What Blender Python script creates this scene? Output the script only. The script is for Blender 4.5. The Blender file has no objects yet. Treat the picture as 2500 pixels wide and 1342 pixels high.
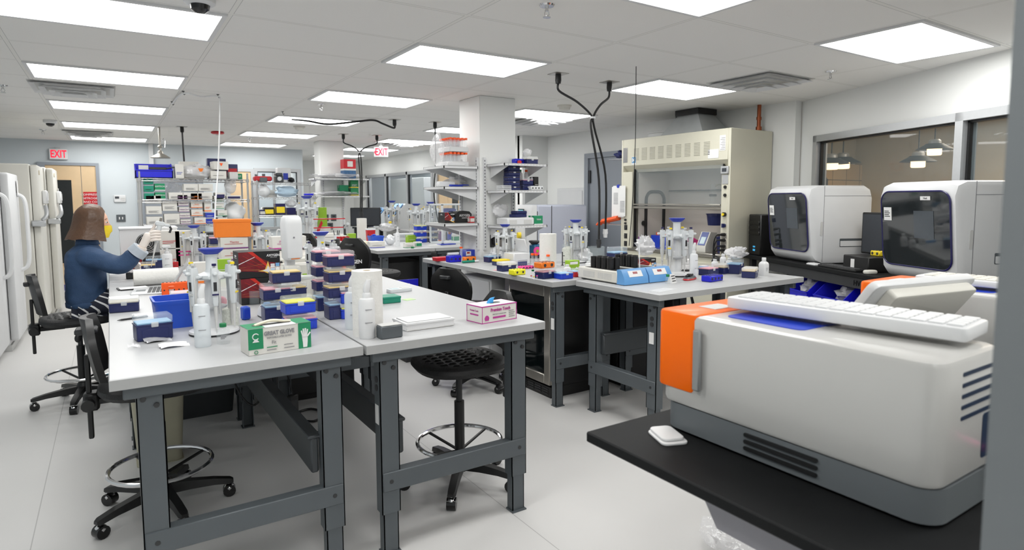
import bpy, bmesh, math, random
from mathutils import Vector as V, Matrix as MX
random.seed(11)
SC=bpy.context.scene; COL=SC.collection; PI=math.pi
# ---------------------------------------------------------------- camera model
F,CY=1499.3,612.9; HZ=1.46; CE=2.424; TZ=.90
RM=MX(((0.83711779,-0.54701122,-0.00354086),(-0.0492603,-0.06893561,-0.99640419),(0.54480018,0.83428209,-0.08465316)))
CAM=V((0,0,HZ))
def ray(x,y): return RM.transposed()@V(((x-1250)/F,(y-CY)/F,1))
def at(x,y,z=TZ): d=ray(x,y); return CAM+d*((z-HZ)/d.z)
def atx(x,y,X): d=ray(x,y); return CAM+d*(X/d.x)
def aty(x,y,Y): d=ray(x,y); return CAM+d*(Y/d.y)
def mp(p): return (RM.row[2].dot(V(p)-CAM))/F      # metres per photo pixel at p
# ---------------------------------------------------------------- materials
MATS={}
def lin(c): return tuple(((v/255)/12.92 if v/255<=.04045 else ((v/255+.055)/1.055)**2.4) for v in c)
def mat(name,col=(200,200,200),rough=.5,metal=0,alpha=1,emit=0,noise=0,nscale=40,bump=0,bscale=80,spec=.5,coat=0,trans=0):
    if name in MATS: return MATS[name]
    m=bpy.data.materials.new(name); m.use_nodes=True; nt=m.node_tree; b=nt.nodes['Principled BSDF']
    c=(*lin(col),1)
    b.inputs['Base Color'].default_value=c; b.inputs['Roughness'].default_value=rough
    b.inputs['Metallic'].default_value=metal; b.inputs['Alpha'].default_value=alpha
    b.inputs['Specular IOR Level'].default_value=spec; b.inputs['Coat Weight'].default_value=coat
    b.inputs['Transmission Weight'].default_value=trans
    if emit:
        b.inputs['Emission Color'].default_value=c; b.inputs['Emission Strength'].default_value=emit
    tc=nt.nodes.new('ShaderNodeTexCoord')
    if noise:
        n=nt.nodes.new('ShaderNodeTexNoise'); n.inputs['Scale'].default_value=nscale; n.inputs['Detail'].default_value=3
        r=nt.nodes.new('ShaderNodeMix'); r.data_type='RGBA'
        r.inputs[6].default_value=(*[max(0,v*(1-noise)) for v in c[:3]],1); r.inputs[7].default_value=(*[min(1,v*(1+noise)) for v in c[:3]],1)
        nt.links.new(tc.outputs['Object'],n.inputs['Vector']); nt.links.new(n.outputs['Fac'],r.inputs[0]); nt.links.new(r.outputs[2],b.inputs['Base Color'])
    if bump:
        n=nt.nodes.new('ShaderNodeTexNoise'); n.inputs['Scale'].default_value=bscale; n.inputs['Detail'].default_value=2
        bp=nt.nodes.new('ShaderNodeBump'); bp.inputs['Strength'].default_value=bump; bp.inputs['Distance'].default_value=.01
        nt.links.new(tc.outputs['Object'],n.inputs['Vector']); nt.links.new(n.outputs['Fac'],bp.inputs['Height']); nt.links.new(bp.outputs['Normal'],b.inputs['Normal'])
    MATS[name]=m; return m
def M(n): return MATS[n]
mat('white_plastic',(218,219,220),.35,noise=.03,nscale=8); mat('offwhite',(214,212,204),.4,noise=.03,nscale=8)
mat('white_paint',(216,217,218),.55,noise=.03,nscale=6); mat('paper',(226,226,225),.8,noise=.03,nscale=30)
mat('towel_paper',(224,223,219),.9,bump=.25,bscale=60)
mat('navy',(30,38,88),.35,noise=.12,nscale=10); mat('blue_plastic',(28,62,190),.35,noise=.08,nscale=6); mat('royal',(22,24,190),.35,noise=.1,nscale=10)
mat('tote_blue',(38,84,200),.4,noise=.06,nscale=6); mat('dish_blue',(38,58,170),.35,noise=.08,nscale=10)
mat('sky_blue',(120,175,220),.4,noise=.08,nscale=10); mat('device_blue',(98,155,210),.35,noise=.05,nscale=6)
mat('clear',(232,238,242),.12,alpha=.22,spec=.6,noise=.02); mat('frost',(238,240,242),.35,alpha=.55,noise=.02); mat('milky',(240,242,244),.35,alpha=.82,noise=.02)
mat('film',(240,240,242),.12,alpha=.30,spec=1,bump=.8,bscale=30); mat('film2',(236,236,238),.2,alpha=.6,spec=1,bump=.9,bscale=25)
mat('glass',(210,220,222),.03,alpha=.12,spec=.8,noise=.02); mat('dark_glass',(38,42,44),.06,spec=.9,coat=.4,noise=.08,nscale=3)
mat('window_glass',(150,165,170),.02,alpha=.16,spec=1,noise=.02); mat('cooler_glass',(16,24,26),.05,alpha=.55,spec=.8,noise=.05)
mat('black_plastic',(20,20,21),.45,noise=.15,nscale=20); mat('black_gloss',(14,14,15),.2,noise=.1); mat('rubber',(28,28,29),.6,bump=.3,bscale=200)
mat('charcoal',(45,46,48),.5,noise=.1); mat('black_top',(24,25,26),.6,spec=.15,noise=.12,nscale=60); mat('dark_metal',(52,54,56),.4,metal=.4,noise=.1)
mat('steel_grey',(86,92,96),.42,metal=.15,noise=.06,nscale=12); mat('steel_dark',(62,66,69),.45,metal=.15,noise=.08,nscale=12)
mat('bench_top',(181,182,183),.38,noise=.012,nscale=90,spec=.45); mat('bench_edge',(166,167,167),.5,noise=.03)
mat('chrome',(215,215,216),.12,metal=1,noise=.03); mat('stainless',(176,172,164),.3,metal=.85,noise=.06,nscale=5); mat('wire',(198,198,198),.25,metal=.8,noise=.04)
mat('alu',(188,190,192),.35,metal=.5,noise=.04); mat('duct',(196,200,202),.38,metal=.55,noise=.12,nscale=8); mat('copper',(150,80,48),.4,metal=.6,noise=.3,nscale=12)
mat('jamb',(98,103,106),.45,noise=.04,nscale=4); mat('door_grey',(140,146,154),.5,noise=.02,nscale=3)
mat('yellow_tray',(238,206,122),.5,noise=.1,nscale=200); mat('pink_tray',(235,160,172),.5,noise=.1,nscale=200); mat('blue_tray',(150,195,228),.5,noise=.1,nscale=200); mat('cream',(240,232,206),.5,noise=.05,nscale=100)
mat('yellow',(240,212,40),.45,noise=.06); mat('lemon',(240,236,40),.45,noise=.05); mat('orange',(238,122,30),.4,noise=.06); mat('neon_orange',(252,92,22),.45,noise=.05); mat('carton_orange',(240,128,34),.6,noise=.04)
mat('inst_orange',(252,108,0),.35,spec=.25,coat=.05,noise=.04,nscale=5); mat('red',(190,24,36),.4,noise=.08); mat('dark_red',(140,20,30),.4,noise=.08); mat('green',(18,120,70),.45,noise=.08); mat('carton_green',(24,132,88),.6,noise=.06); mat('lime',(140,180,40),.55,noise=.08); mat('teal',(16,132,106),.45,noise=.06)
mat('pink',(232,70,150),.45,noise=.06); mat('magenta',(176,52,140),.6,noise=.05); mat('purple',(122,66,128),.6,noise=.06); mat('carton_white',(214,212,206),.7,noise=.03,nscale=20); mat('carton_grey',(200,200,198),.7,noise=.04); mat('kraft',(196,176,140),.8,noise=.06)
mat('ink',(40,40,44),.7,noise=.1); mat('ink_grey',(130,130,134),.7,noise=.05); mat('print_white',(228,228,228),.6,noise=.02)
mat('bin_beige',(176,172,150),.5,noise=.04); mat('hood_beige',(206,203,186),.45,noise=.025,nscale=5); mat('hood_in',(214,208,200),.5,noise=.04,nscale=3)
mat('wood',(214,186,148),.5,noise=.09,nscale=6); mat('glove_blue',(54,150,215),.5,noise=.08); mat('glove_orange',(228,84,24),.55,noise=.12,nscale=14); mat('teal_cover',(40,150,180),.6,noise=.1)
mat('tips',(242,242,228),.5,bump=.9,bscale=90,noise=.05,nscale=90)
mat('lcd',(168,190,196),.3,noise=.05); mat('led',(120,12,16),.3,emit=.4,noise=.05); mat('screen',(58,62,68),.15,noise=.05); mat('exit_red',(245,30,60),.5,emit=.9)
# ---------------------------------------------------------------- mesh builder
class MB:
    def __init__(s): s.v=[]; s.f=[]; s.mi=[]; s.m=0; s.M=MX(); 
    def add(s,vs,fs):
        o=len(s.v); s.v+=[s.M@V(p) for p in vs]; s.f+=[tuple(i+o for i in f) for f in fs]; s.mi+=[s.m]*len(fs); return s
    def box(s,x0,x1,y0,y1,z0,z1,b=0,m=None):
        if m is not None: s.m=m
        if x0>x1:x0,x1=x1,x0
        if y0>y1:y0,y1=y1,y0
        if z0>z1:z0,z1=z1,z0
        b=min(b,(x1-x0)*.45,(y1-y0)*.45,(z1-z0)*.45)
        if b<=0:
            return s.add([(x0,y0,z0),(x1,y0,z0),(x1,y1,z0),(x0,y1,z0),(x0,y0,z1),(x1,y0,z1),(x1,y1,z1),(x0,y1,z1)],[(3,2,1,0),(4,5,6,7),(0,1,5,4),(1,2,6,5),(2,3,7,6),(3,0,4,7)])
        vs=[];idx={}
        X=(x0,x1);Y=(y0,y1);Z=(z0,z1);ins=lambda A,i:A[i]+(b if i==0 else -b)
        for i in (0,1):
            for j in (0,1):
                for k in (0,1):
                    for a in range(3):
                        p=[ins(X,i),ins(Y,j),ins(Z,k)]; p[a]=(X,Y,Z)[a][(i,j,k)[a]]
                        idx[i,j,k,a]=len(vs); vs.append(tuple(p))
        fs=[]
        for a in range(3):
            u,w=[(1,2),(2,0),(0,1)][a]
            for e in (0,1):
                q=[]
                for (p,r) in ((0,0),(1,0),(1,1),(0,1)):
                    c=[0,0,0];c[a]=e;c[u]=p;c[w]=r; q.append(idx[c[0],c[1],c[2],a])
                fs.append(tuple(q if e else q[::-1]))
        for a in range(3):       # edges along axis a
            u,w=[(1,2),(2,0),(0,1)][a]
            for p in (0,1):
                for r in (0,1):
                    c0=[0,0,0];c1=[0,0,0];c0[a]=0;c1[a]=1
                    for c in (c0,c1): c[u]=p;c[w]=r
                    q=[idx[(*c0,u)],idx[(*c1,u)],idx[(*c1,w)],idx[(*c0,w)]]
                    fs.append(tuple(q[::-1] if p==r else q))
        for i in (0,1):
            for j in (0,1):
                for k in (0,1):
                    q=[idx[i,j,k,0],idx[i,j,k,1],idx[i,j,k,2]]
                    fs.append(tuple(q if (i+j+k)%2 else q[::-1]))
        return s.add(vs,fs)
    def cbox(s,cx,cy,cz,sx,sy,sz,b=0,m=None): return s.box(cx-sx/2,cx+sx/2,cy-sy/2,cy+sy/2,cz-sz/2,cz+sz/2,b,m)
    def loft(s,rings,cap=True,closed=True,m=None):
        if m is not None: s.m=m
        n=len(rings[0]); vs=[p for r in rings for p in r]; fs=[]
        for i in range(len(rings)-1):
            for j in range(n if closed else n-1):
                k=(j+1)%n; fs.append((i*n+j,i*n+k,(i+1)*n+k,(i+1)*n+j))
        if cap and closed:
            fs.append(tuple(range(n-1,-1,-1))); L=(len(rings)-1)*n; fs.append(tuple(range(L,L+n)))
        return s.add(vs,fs)
    def lathe(s,prof,cx=0,cy=0,cz=0,n=20,m=None,cap=True,sx=1,sy=1):
        return s.loft([[(cx+r*sx*math.cos(2*PI*j/n),cy+r*sy*math.sin(2*PI*j/n),cz+z) for j in range(n)] for r,z in prof],cap,True,m)
    def cyl(s,p0,p1,r0,r1=None,n=12,m=None,cap=True):
        p0=V(p0);p1=V(p1); r1=r0 if r1 is None else r1; d=(p1-p0).normalized()
        a=d.orthogonal().normalized(); b=d.cross(a)
        ring=lambda p,r:[tuple(p+(a*math.cos(2*PI*j/n)+b*math.sin(2*PI*j/n))*r) for j in range(n)]
        return s.loft([ring(p0,r0),ring(p1,r1)],cap,True,m)
    def tube(s,pts,r,n=6,m=None,closed=False,smooth=0):
        P=[V(p) for p in pts]
        if smooth: P=curve(P,smooth,closed)
        rings=[];N=len(P); up=None
        for i,p in enumerate(P):
            d=(P[(i+1)%N]-P[i-1]) if closed else (P[min(i+1,N-1)]-P[max(i-1,0)])
            d=d.normalized() if d.length>1e-9 else V((0,0,1))
            if up is None: up=d.orthogonal().normalized()
            a=(up-d*up.dot(d)); a=a.normalized() if a.length>1e-6 else d.orthogonal().normalized(); up=a; b=d.cross(a)
            rr=r(i/(N-1)) if callable(r) else r
            rings.append([tuple(p+(a*math.cos(2*PI*j/n)+b*math.sin(2*PI*j/n))*rr) for j in range(n)])
        if closed: rings.append(rings[0])
        return s.loft(rings,not closed,True,m)
    def prism(s,poly,h0,h1,ax='z',m=None):
        f={'z':lambda u,w,h:(u,w,h),'y':lambda u,w,h:(u,h,w),'x':lambda u,w,h:(h,u,w)}[ax]
        return s.loft([[f(u,w,h0) for u,w in poly],[f(u,w,h1) for u,w in poly]],True,True,m)
    def rprism(s,x0,x1,y0,y1,r,h0,h1,ax='z',seg=4,bev=0,m=None):
        f={'z':lambda u,w,h:(u,w,h),'y':lambda u,w,h:(u,h,w),'x':lambda u,w,h:(h,u,w)}[ax]
        if bev:
            hs=[(h0,bev),(h0+bev*.3,bev*.3),(h0+bev,0),(h1-bev,0),(h1-bev*.3,bev*.3),(h1,bev)] if h1>h0 else [(h0,bev),(h0-bev*.3,bev*.3),(h0-bev,0),(h1+bev,0),(h1+bev*.3,bev*.3),(h1,bev)]
        else: hs=[(h0,0),(h1,0)]
        return s.loft([[f(u,w,h) for u,w in rrect(x0+i,x1-i,y0+i,y1-i,max(r-i,.0005),seg)] for h,i in hs],True,True,m)
    def sphere(s,c,r,u=14,v=9,m=None):
        rx,ry,rz=(r,r,r) if not isinstance(r,(tuple,list)) else r
        rings=[[(c[0]+rx*max(math.sin(PI*i/v),.02)*math.cos(2*PI*j/u),c[1]+ry*max(math.sin(PI*i/v),.02)*math.sin(2*PI*j/u),c[2]-rz*math.cos(PI*i/v)) for j in range(u)] for i in range(v+1)]
        return s.loft(rings,True,True,m)
    def sheet(s,fn,nu,nv,m=None):
        if m is not None: s.m=m
        return s.add([fn(i/nu,j/nv) for j in range(nv+1) for i in range(nu+1)],[(j*(nu+1)+i,j*(nu+1)+i+1,(j+1)*(nu+1)+i+1,(j+1)*(nu+1)+i) for j in range(nv) for i in range(nu)])
    def quad(s,a,b,c,d,m=None):
        if m is not None: s.m=m
        return s.add([a,b,c,d],[(0,1,2,3)])
    def text(s,txt,size,mtx,m=None,depth=.0004,sx=1.0,align='CENTER',bold=0):
        if m is not None: s.m=m
        c=bpy.data.curves.new('t','FONT'); c.body=txt; c.size=size; c.align_x=align; c.align_y='CENTER'; c.extrude=depth; c.resolution_u=2; c.offset=bold
        o=bpy.data.objects.new('t',c); COL.objects.link(o)
        dg=bpy.context.evaluated_depsgraph_get(); me=bpy.data.meshes.new_from_object(o.evaluated_get(dg))
        old=s.M; s.M=old@mtx@MX.Diagonal((sx,1,1,1))
        s.add([tuple(v.co) for v in me.vertices],[tuple(p.vertices) for p in me.polygons]); s.M=old
        bpy.data.objects.remove(o); bpy.data.meshes.remove(me); bpy.data.curves.remove(c); return s
    def build(s,name,mats,parent=None,loc=None,sharp=38,smooth=True):
        me=bpy.data.meshes.new(name); me.from_pydata([tuple(v) for v in s.v],[],s.f)
        mats=mats if isinstance(mats,(list,tuple)) else [mats]
        for x in mats: me.materials.append(M(x) if isinstance(x,str) else x)
        if len(mats)>1: me.polygons.foreach_set('material_index',s.mi)
        bm=bmesh.new(); bm.from_mesh(me); bmesh.ops.recalc_face_normals(bm,faces=bm.faces)
        if smooth:
            for f in bm.faces: f.smooth=True
            lim=math.radians(sharp)
            for e in bm.edges:
                if len(e.link_faces)==2 and e.calc_face_angle(0)>lim: e.smooth=False
        bm.to_mesh(me); bm.free()
        o=bpy.data.objects.new(name,me); COL.objects.link(o)
        if parent: o.parent=parent
        if loc is not None: o.location=loc
        return o
def curve(P,k,closed=False):
    out=[];n=len(P)
    for i in range(n if closed else n-1):
        p0,p1,p2,p3=(P[(i-1)%n],P[i],P[(i+1)%n],P[(i+2)%n]) if closed else (P[max(i-1,0)],P[i],P[i+1],P[min(i+2,n-1)])
        for j in range(k):
            t=j/k; out.append(.5*((2*p1)+(p2-p0)*t+(2*p0-5*p1+4*p2-p3)*t*t+(3*p1-p0-3*p2+p3)*t**3))
    if not closed: out.append(P[-1])
    return out
def rrect(x0,x1,y0,y1,r,seg=4):
    r=min(r,(x1-x0)/2-1e-5,(y1-y0)/2-1e-5); out=[]
    for cx,cy,a in ((x1-r,y1-r,0),(x0+r,y1-r,90),(x0+r,y0+r,180),(x1-r,y0+r,270)):
        for i in range(seg+1):
            t=math.radians(a+90*i/seg); out.append((cx+r*math.cos(t),cy+r*math.sin(t)))
    return out
def FACE(side,x,y,z):      # matrix that lays text on a face: side '-y','+y','-x','+x','+z'
    R={'-y':MX.Rotation(PI/2,4,'X'),'+x':MX.Rotation(PI/2,4,'Z')@MX.Rotation(PI/2,4,'X'),'-x':MX.Rotation(-PI/2,4,'Z')@MX.Rotation(PI/2,4,'X'),'+y':MX.Rotation(PI,4,'Z')@MX.Rotation(PI/2,4,'X'),'+z':MX()}[side]
    return MX.Translation((x,y,z))@R
def tag(o,label=None,cat=None,group=None,kind=None):
    if label: o['label']=label
    if cat: o['category']=cat
    if group: o['group']=group
    if kind: o['kind']=kind
    return o
def thing(name,label,cat,loc=(0,0,0),rz=0,group=None):
    o=bpy.data.objects.new(name,None); o.empty_display_size=.05; COL.objects.link(o); o.location=loc; o.rotation_euler=(0,0,rz)
    return tag(o,label,cat,group)
def struct(name,mb,mats,**k): return tag(mb.build(name,mats,**k),kind='structure')
def solo(name,mb,mats,label,cat,loc=(0,0,0),rz=0,group=None,**k):
    o=mb.build(name,mats,**k); o.location=loc; o.rotation_euler=(0,0,rz); return tag(o,label,cat,group)
def dup(root,loc,rz,label=None,group=None,scale=None):
    r=root.copy(); COL.objects.link(r); r.location=loc; r.rotation_euler=(0,0,rz)
    if scale: r.scale=scale if isinstance(scale,(tuple,list)) else (scale,)*3
    if label: r['label']=label
    if group: r['group']=group
    for ch in list(root.children):
        c=ch.copy(); COL.objects.link(c); c.parent=r
        for g in list(ch.children): d=g.copy(); COL.objects.link(d); d.parent=c
    return r
PROTO={}
def place(key,mk,loc,rz,label,group=None,scale=None):
    """first call builds the thing, later calls copy it with its parts"""
    if key not in PROTO:
        o=mk(); PROTO[key]=o; o.location=loc; o.rotation_euler=(0,0,rz)
        if scale: o.scale=scale if isinstance(scale,(tuple,list)) else (scale,)*3
        else: o.scale=(1,1,1)
        return tag(o,label,None,group)
    r=dup(PROTO[key],loc,rz,label,None,scale or 1)
    if group: r['group']=group
    elif 'group' in r: del r['group']
    return r
# ================================================================= the room
mat('wall_cool',(200,207,211),.6,noise=.015,nscale=3); mat('wall_warm',(232,233,231),.6,noise=.015,nscale=3)  # wall_cool: slight blue of the colder lights put into the wall colour
mat('taupe_wall',(176,164,142),.6,noise=.04,nscale=3); mat('tile_wall',(176,160,134),.4,noise=.05,nscale=2)
def floor_material():
    m=bpy.data.materials.new('vinyl_floor'); m.use_nodes=True; nt=m.node_tree; b=nt.nodes['Principled BSDF']
    tc=nt.nodes.new('ShaderNodeTexCoord'); n=nt.nodes.new('ShaderNodeTexNoise'); n.inputs['Scale'].default_value=1.3; n.inputs['Detail'].default_value=6
    n2=nt.nodes.new('ShaderNodeTexNoise'); n2.inputs['Scale'].default_value=220
    br=nt.nodes.new('ShaderNodeTexBrick'); br.offset=0; br.inputs['Scale'].default_value=1; br.inputs['Brick Width'].default_value=1.85; br.inputs['Row Height'].default_value=20; br.inputs['Mortar Size'].default_value=.0022; br.inputs['Mortar Smooth'].default_value=0
    a=(*lin((206,205,204)),1); c=(*lin((214,213,211)),1)
    mp_=nt.nodes.new('ShaderNodeMapping'); mp_.inputs['Location'].default_value=(.35,3,0)
    mx=nt.nodes.new('ShaderNodeMix'); mx.data_type='RGBA'; mx.inputs[6].default_value=a; mx.inputs[7].default_value=c
    mm=nt.nodes.new('ShaderNodeMix'); mm.data_type='RGBA'; mm.inputs[7].default_value=(*lin((176,175,174)),1)
    nt.links.new(tc.outputs['Object'],n.inputs['Vector']); nt.links.new(tc.outputs['Object'],n2.inputs['Vector']); nt.links.new(tc.outputs['Object'],mp_.inputs['Vector']); nt.links.new(mp_.outputs['Vector'],br.inputs['Vector'])
    nt.links.new(n.outputs['Fac'],mx.inputs[0]); nt.links.new(br.outputs['Fac'],mm.inputs[0]); nt.links.new(mx.outputs[2],mm.inputs[6]); nt.links.new(mm.outputs[2],b.inputs['Base Color'])
    rr=nt.nodes.new('ShaderNodeMapRange'); rr.inputs[3].default_value=.34; rr.inputs[4].default_value=.5
    nt.links.new(n2.outputs['Fac'],rr.inputs[0]); nt.links.new(rr.outputs[0],b.inputs['Roughness']); b.inputs['Specular IOR Level'].default_value=.35
    MATS['vinyl_floor']=m
floor_material()
GX=lambda c:1.052*c-.4746
GY=lambda r:.640*r+3.554
def ceiling_material():
    m=bpy.data.materials.new('ceiling_tile'); m.use_nodes=True; nt=m.node_tree; b=nt.nodes['Principled BSDF']
    tc=nt.nodes.new('ShaderNodeTexCoord'); mp_=nt.nodes.new('ShaderNodeMapping'); mp_.inputs['Location'].default_value=(-GX(-4),-GY(-10),0)
    br=nt.nodes.new('ShaderNodeTexBrick'); br.offset=0; br.inputs['Scale'].default_value=1; br.inputs['Brick Width'].default_value=1.052; br.inputs['Row Height'].default_value=.640; br.inputs['Mortar Size'].default_value=.011; br.inputs['Mortar Smooth'].default_value=0
    br2=nt.nodes.new('ShaderNodeTexBrick'); br2.offset=0; br2.inputs['Scale'].default_value=1; br2.inputs['Brick Width'].default_value=1.052; br2.inputs['Row Height'].default_value=.640; br2.inputs['Mortar Size'].default_value=.0135; br2.inputs['Mortar Smooth'].default_value=0
    n=nt.nodes.new('ShaderNodeTexNoise'); n.inputs['Scale'].default_value=160
    mx=nt.nodes.new('ShaderNodeMix'); mx.data_type='RGBA'; mx.inputs[6].default_value=(*lin((230,229,226)),1); mx.inputs[7].default_value=(*lin((235,234,231)),1)
    m2=nt.nodes.new('ShaderNodeMix'); m2.data_type='RGBA'; m2.inputs[7].default_value=(*lin((176,176,174)),1)
    m3=nt.nodes.new('ShaderNodeMix'); m3.data_type='RGBA'; m3.inputs[7].default_value=(*lin((230,229,225)),1)
    L=nt.links.new
    L(tc.outputs['Object'],mp_.inputs['Vector']); L(mp_.outputs['Vector'],br.inputs['Vector']); L(mp_.outputs['Vector'],br2.inputs['Vector']); L(tc.outputs['Object'],n.inputs['Vector'])
    L(n.outputs['Fac'],mx.inputs[0]); L(br2.outputs['Fac'],m2.inputs[0]); L(mx.outputs[2],m2.inputs[6]); L(br.outputs['Fac'],m3.inputs[0]); L(m2.outputs[2],m3.inputs[6]); L(m3.outputs[2],b.inputs['Base Color'])
    b.inputs['Roughness'].default_value=.9
    MATS['ceiling_tile']=m
ceiling_material()
XL=-1.72; YF=-4.6; YB=12.3; XM=5.78; YQ=3.56; SK=.46
xs=lambda y:5.84-(YQ-y)*SK     # the skewed right wall
struct('floor',MB().box(XL-.1,9,YF-.1,16,-.1,0),'vinyl_floor')
struct('ceiling',MB().box(XL-.1,9,YF-.1,16,CE,CE+.08),'ceiling_tile')
struct('wall_left',MB().box(XL-.1,XL,YF,YB+.1,0,CE),'wall_cool')
struct('wall_front',MB().box(XL,3.6,YF-.1,YF,0,CE),'wall_warm')
# back wall with the window opening x 2.28..3.06, z 0.95..2.03 and the doorways
b=MB()
for x0,x1,z0,z1 in ((XL,2.30,0,CE),(3.08,3.18,0,CE),(2.30,3.08,2.03,CE),(2.30,3.08,0,.9)): b.box(x0,x1,YB,YB+.1,z0,z1)
struct('wall_back',b,'wall_cool')
struct('wall_back_recess',MB().box(3.08,3.18,YB+.1,15.6,0,CE).box(3.08,5.45,15.6,15.7,0,CE),'wall_warm')
# the far right wall, with three panes and a door
b=MB(); XW=5.3
for y0,y1,z0,z1 in ((7.9,9.75,0,CE),(10.75,10.9,0,CE),(9.75,10.75,2.06,CE),(10.9,14.6,2.02,CE),(10.9,14.6,0,.85),(14.6,15.6,0,CE)): b.box(XW,XW+.12,y0,y1,z0,z1)
struct('wall_right_far',b,'wall_warm')
struct('wall_right_pilaster',MB().box(XW,XM+.1,7.82,7.9,0,CE).box(XW,XW+.12,7.9,7.95,0,CE),'wall_warm')
struct('wall_right_middle',MB().box(XM,XM+.1,YQ+.1,7.82,0,CE),'wall_warm')
def skewbox(b,y0,y1,t0,t1,z0,z1,m=None):   # a block along the skewed wall; t = depth behind its face
    if m is not None: b.m=m
    nx,ny=.908,-.418
    P=lambda y,t:(xs(y)+nx*t,y+ny*t)
    return b.loft([[(*P(y0,t0),z),(*P(y1,t0),z),(*P(y1,t1),z),(*P(y0,t1),z)] for z in (z0,z1)])
b=MB(); WY0,WY1,WM=-.4,3.46,1.96   # window band, mullion
skewbox(b,YF-.1,3.68,0,.12,0,1.05); skewbox(b,YF-.1,3.68,0,.12,2.06,CE); skewbox(b,YF-.1,WY0,0,.12,1.05,2.06); skewbox(b,WY1,3.68,0,.12,1.05,2.06)
struct('wall_right',b,'wall_warm')
b=MB()
for y0,y1 in ((WY0,WY0+.05),(WM-.03,WM+.03),(WY1-.05,WY1)): skewbox(b,y0,y1,-.02,.10,1.05,2.06)
skewbox(b,WY0,WY1,-.02,.10,2.0,2.06); skewbox(b,WY0,WY1,-.02,.10,1.05,1.11)
w=struct('window_1',b,'alu')
b=MB()
for y0,y1 in ((WY0+.05,WM-.03),(WM+.03,WY1-.05)):
    skewbox(b,y0,y0+.018,.02,.07,1.11,2.0); skewbox(b,y1-.018,y1,.02,.07,1.11,2.0); skewbox(b,y0,y1,.02,.07,1.985,2.0)
b.build('window_gasket','black_plastic',w)
b=MB(); skewbox(b,WY0+.05,WM-.03,.045,.05,1.11,2.0); b.build('window_pane','window_glass',w)
b=MB(); skewbox(b,WM+.03,WY1-.05,.045,.05,1.11,2.0); b.build('window_pane','window_glass',w)
# the room seen through it
def tile_material():
    m=bpy.data.materials.new('tiles'); m.use_nodes=True; nt=m.node_tree; bb=nt.nodes['Principled BSDF']
    tc=nt.nodes.new('ShaderNodeTexCoord'); br=nt.nodes.new('ShaderNodeTexBrick'); br.offset=0; br.inputs['Scale'].default_value=1; br.inputs['Brick Width'].default_value=.34; br.inputs['Row Height'].default_value=.34; br.inputs['Mortar Size'].default_value=.006
    br.inputs['Color1'].default_value=(*lin((186,160,122)),1); br.inputs['Color2'].default_value=(*lin((194,170,134)),1); br.inputs['Mortar'].default_value=(*lin((110,100,84)),1)
    mp_=nt.nodes.new('ShaderNodeMapping'); mp_.inputs['Rotation'].default_value=(PI/2,0,0)
    nt.links.new(tc.outputs['Object'],mp_.inputs['Vector']); nt.links.new(mp_.outputs['Vector'],br.inputs['Vector']); nt.links.new(br.outputs['Color'],bb.inputs['Base Color']); bb.inputs['Roughness'].default_value=.25
    MATS['tiles']=m
tile_material()
struct('wall_far_room_tiled',MB().box(5.9,9,4.6,4.7,0,1.92),'tiles')
struct('wall_far_room_back',MB().box(5.9,9,4.7,4.76,0,CE).box(8.9,9,-4.6,4.7,0,CE),'taupe_wall')
solo('wall_cabinet',MB().box(6.75,7.6,4.35,4.59,1.38,1.72,.01).box(6.76,7.17,4.335,4.35,1.4,1.70,.004).box(7.18,7.59,4.335,4.35,1.4,1.70,.004),'charcoal','dark wall cabinet hanging on the tiles seen through the right window','cabinet')
def mk_pendant():
    t=thing('pendant_lamp','','lamp')
    MB().cyl((0,0,0),(0,0,1.2),.008,n=8).build('stem','charcoal',t)
    MB().lathe([(.05,0),(.07,-.02),(.07,-.06),(.035,-.07)],n=20).build('socket','alu',t)
    MB().lathe([(.10,-.055),(.105,-.065),(.20,-.12),(.205,-.13),(.19,-.125),(.09,-.075)],n=28).build('lamp_shade','charcoal',t)
    MB().lathe([(.075,-.1),(.08,-.115),(.08,-.19),(.07,-.2)],n=20).build('diffuser',mat('lamp_glow',(255,214,160),.5,emit=3.2),t)
    return t
for px,py,d,l in ((2030,400,7.2,'pendant lamp farthest left behind the right window, half hidden'),(2058,398,7.9,'pendant lamp second from the left behind the right window'),(2242,395,5.9,'lower pendant lamp of the right-hand pair behind the window'),(2282,365,5.4,'largest and highest pendant lamp behind the right window')):
    r=ray(px,py-12); p=CAM+r*(d); p=V((p.x,p.y,p.z+.06*d/7)); place('pendant',mk_pendant,p,0,l,None,d/7*.9)
# ---- columns
def column(name,x0,x1,y0,y1): return struct(name,MB().box(x0,x1,y0,y1,0,CE,.006),'wall_warm')
column('column_near',2.93,3.33,5.03,5.43); column('column_far',2.92,3.32,10.22,10.55)
# ---- baseboards
struct('baseboard_back',MB().box(0,2.2,YB-.012,YB,0,.1).box(XL,-.85,YB-.012,YB,0,.1),mat('base_purple',(78,78,140),.5,noise=.04))
struct('baseboard_right',MB().box(XM-.012,XM,5.5,7.8,0,.1),'charcoal')
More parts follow.
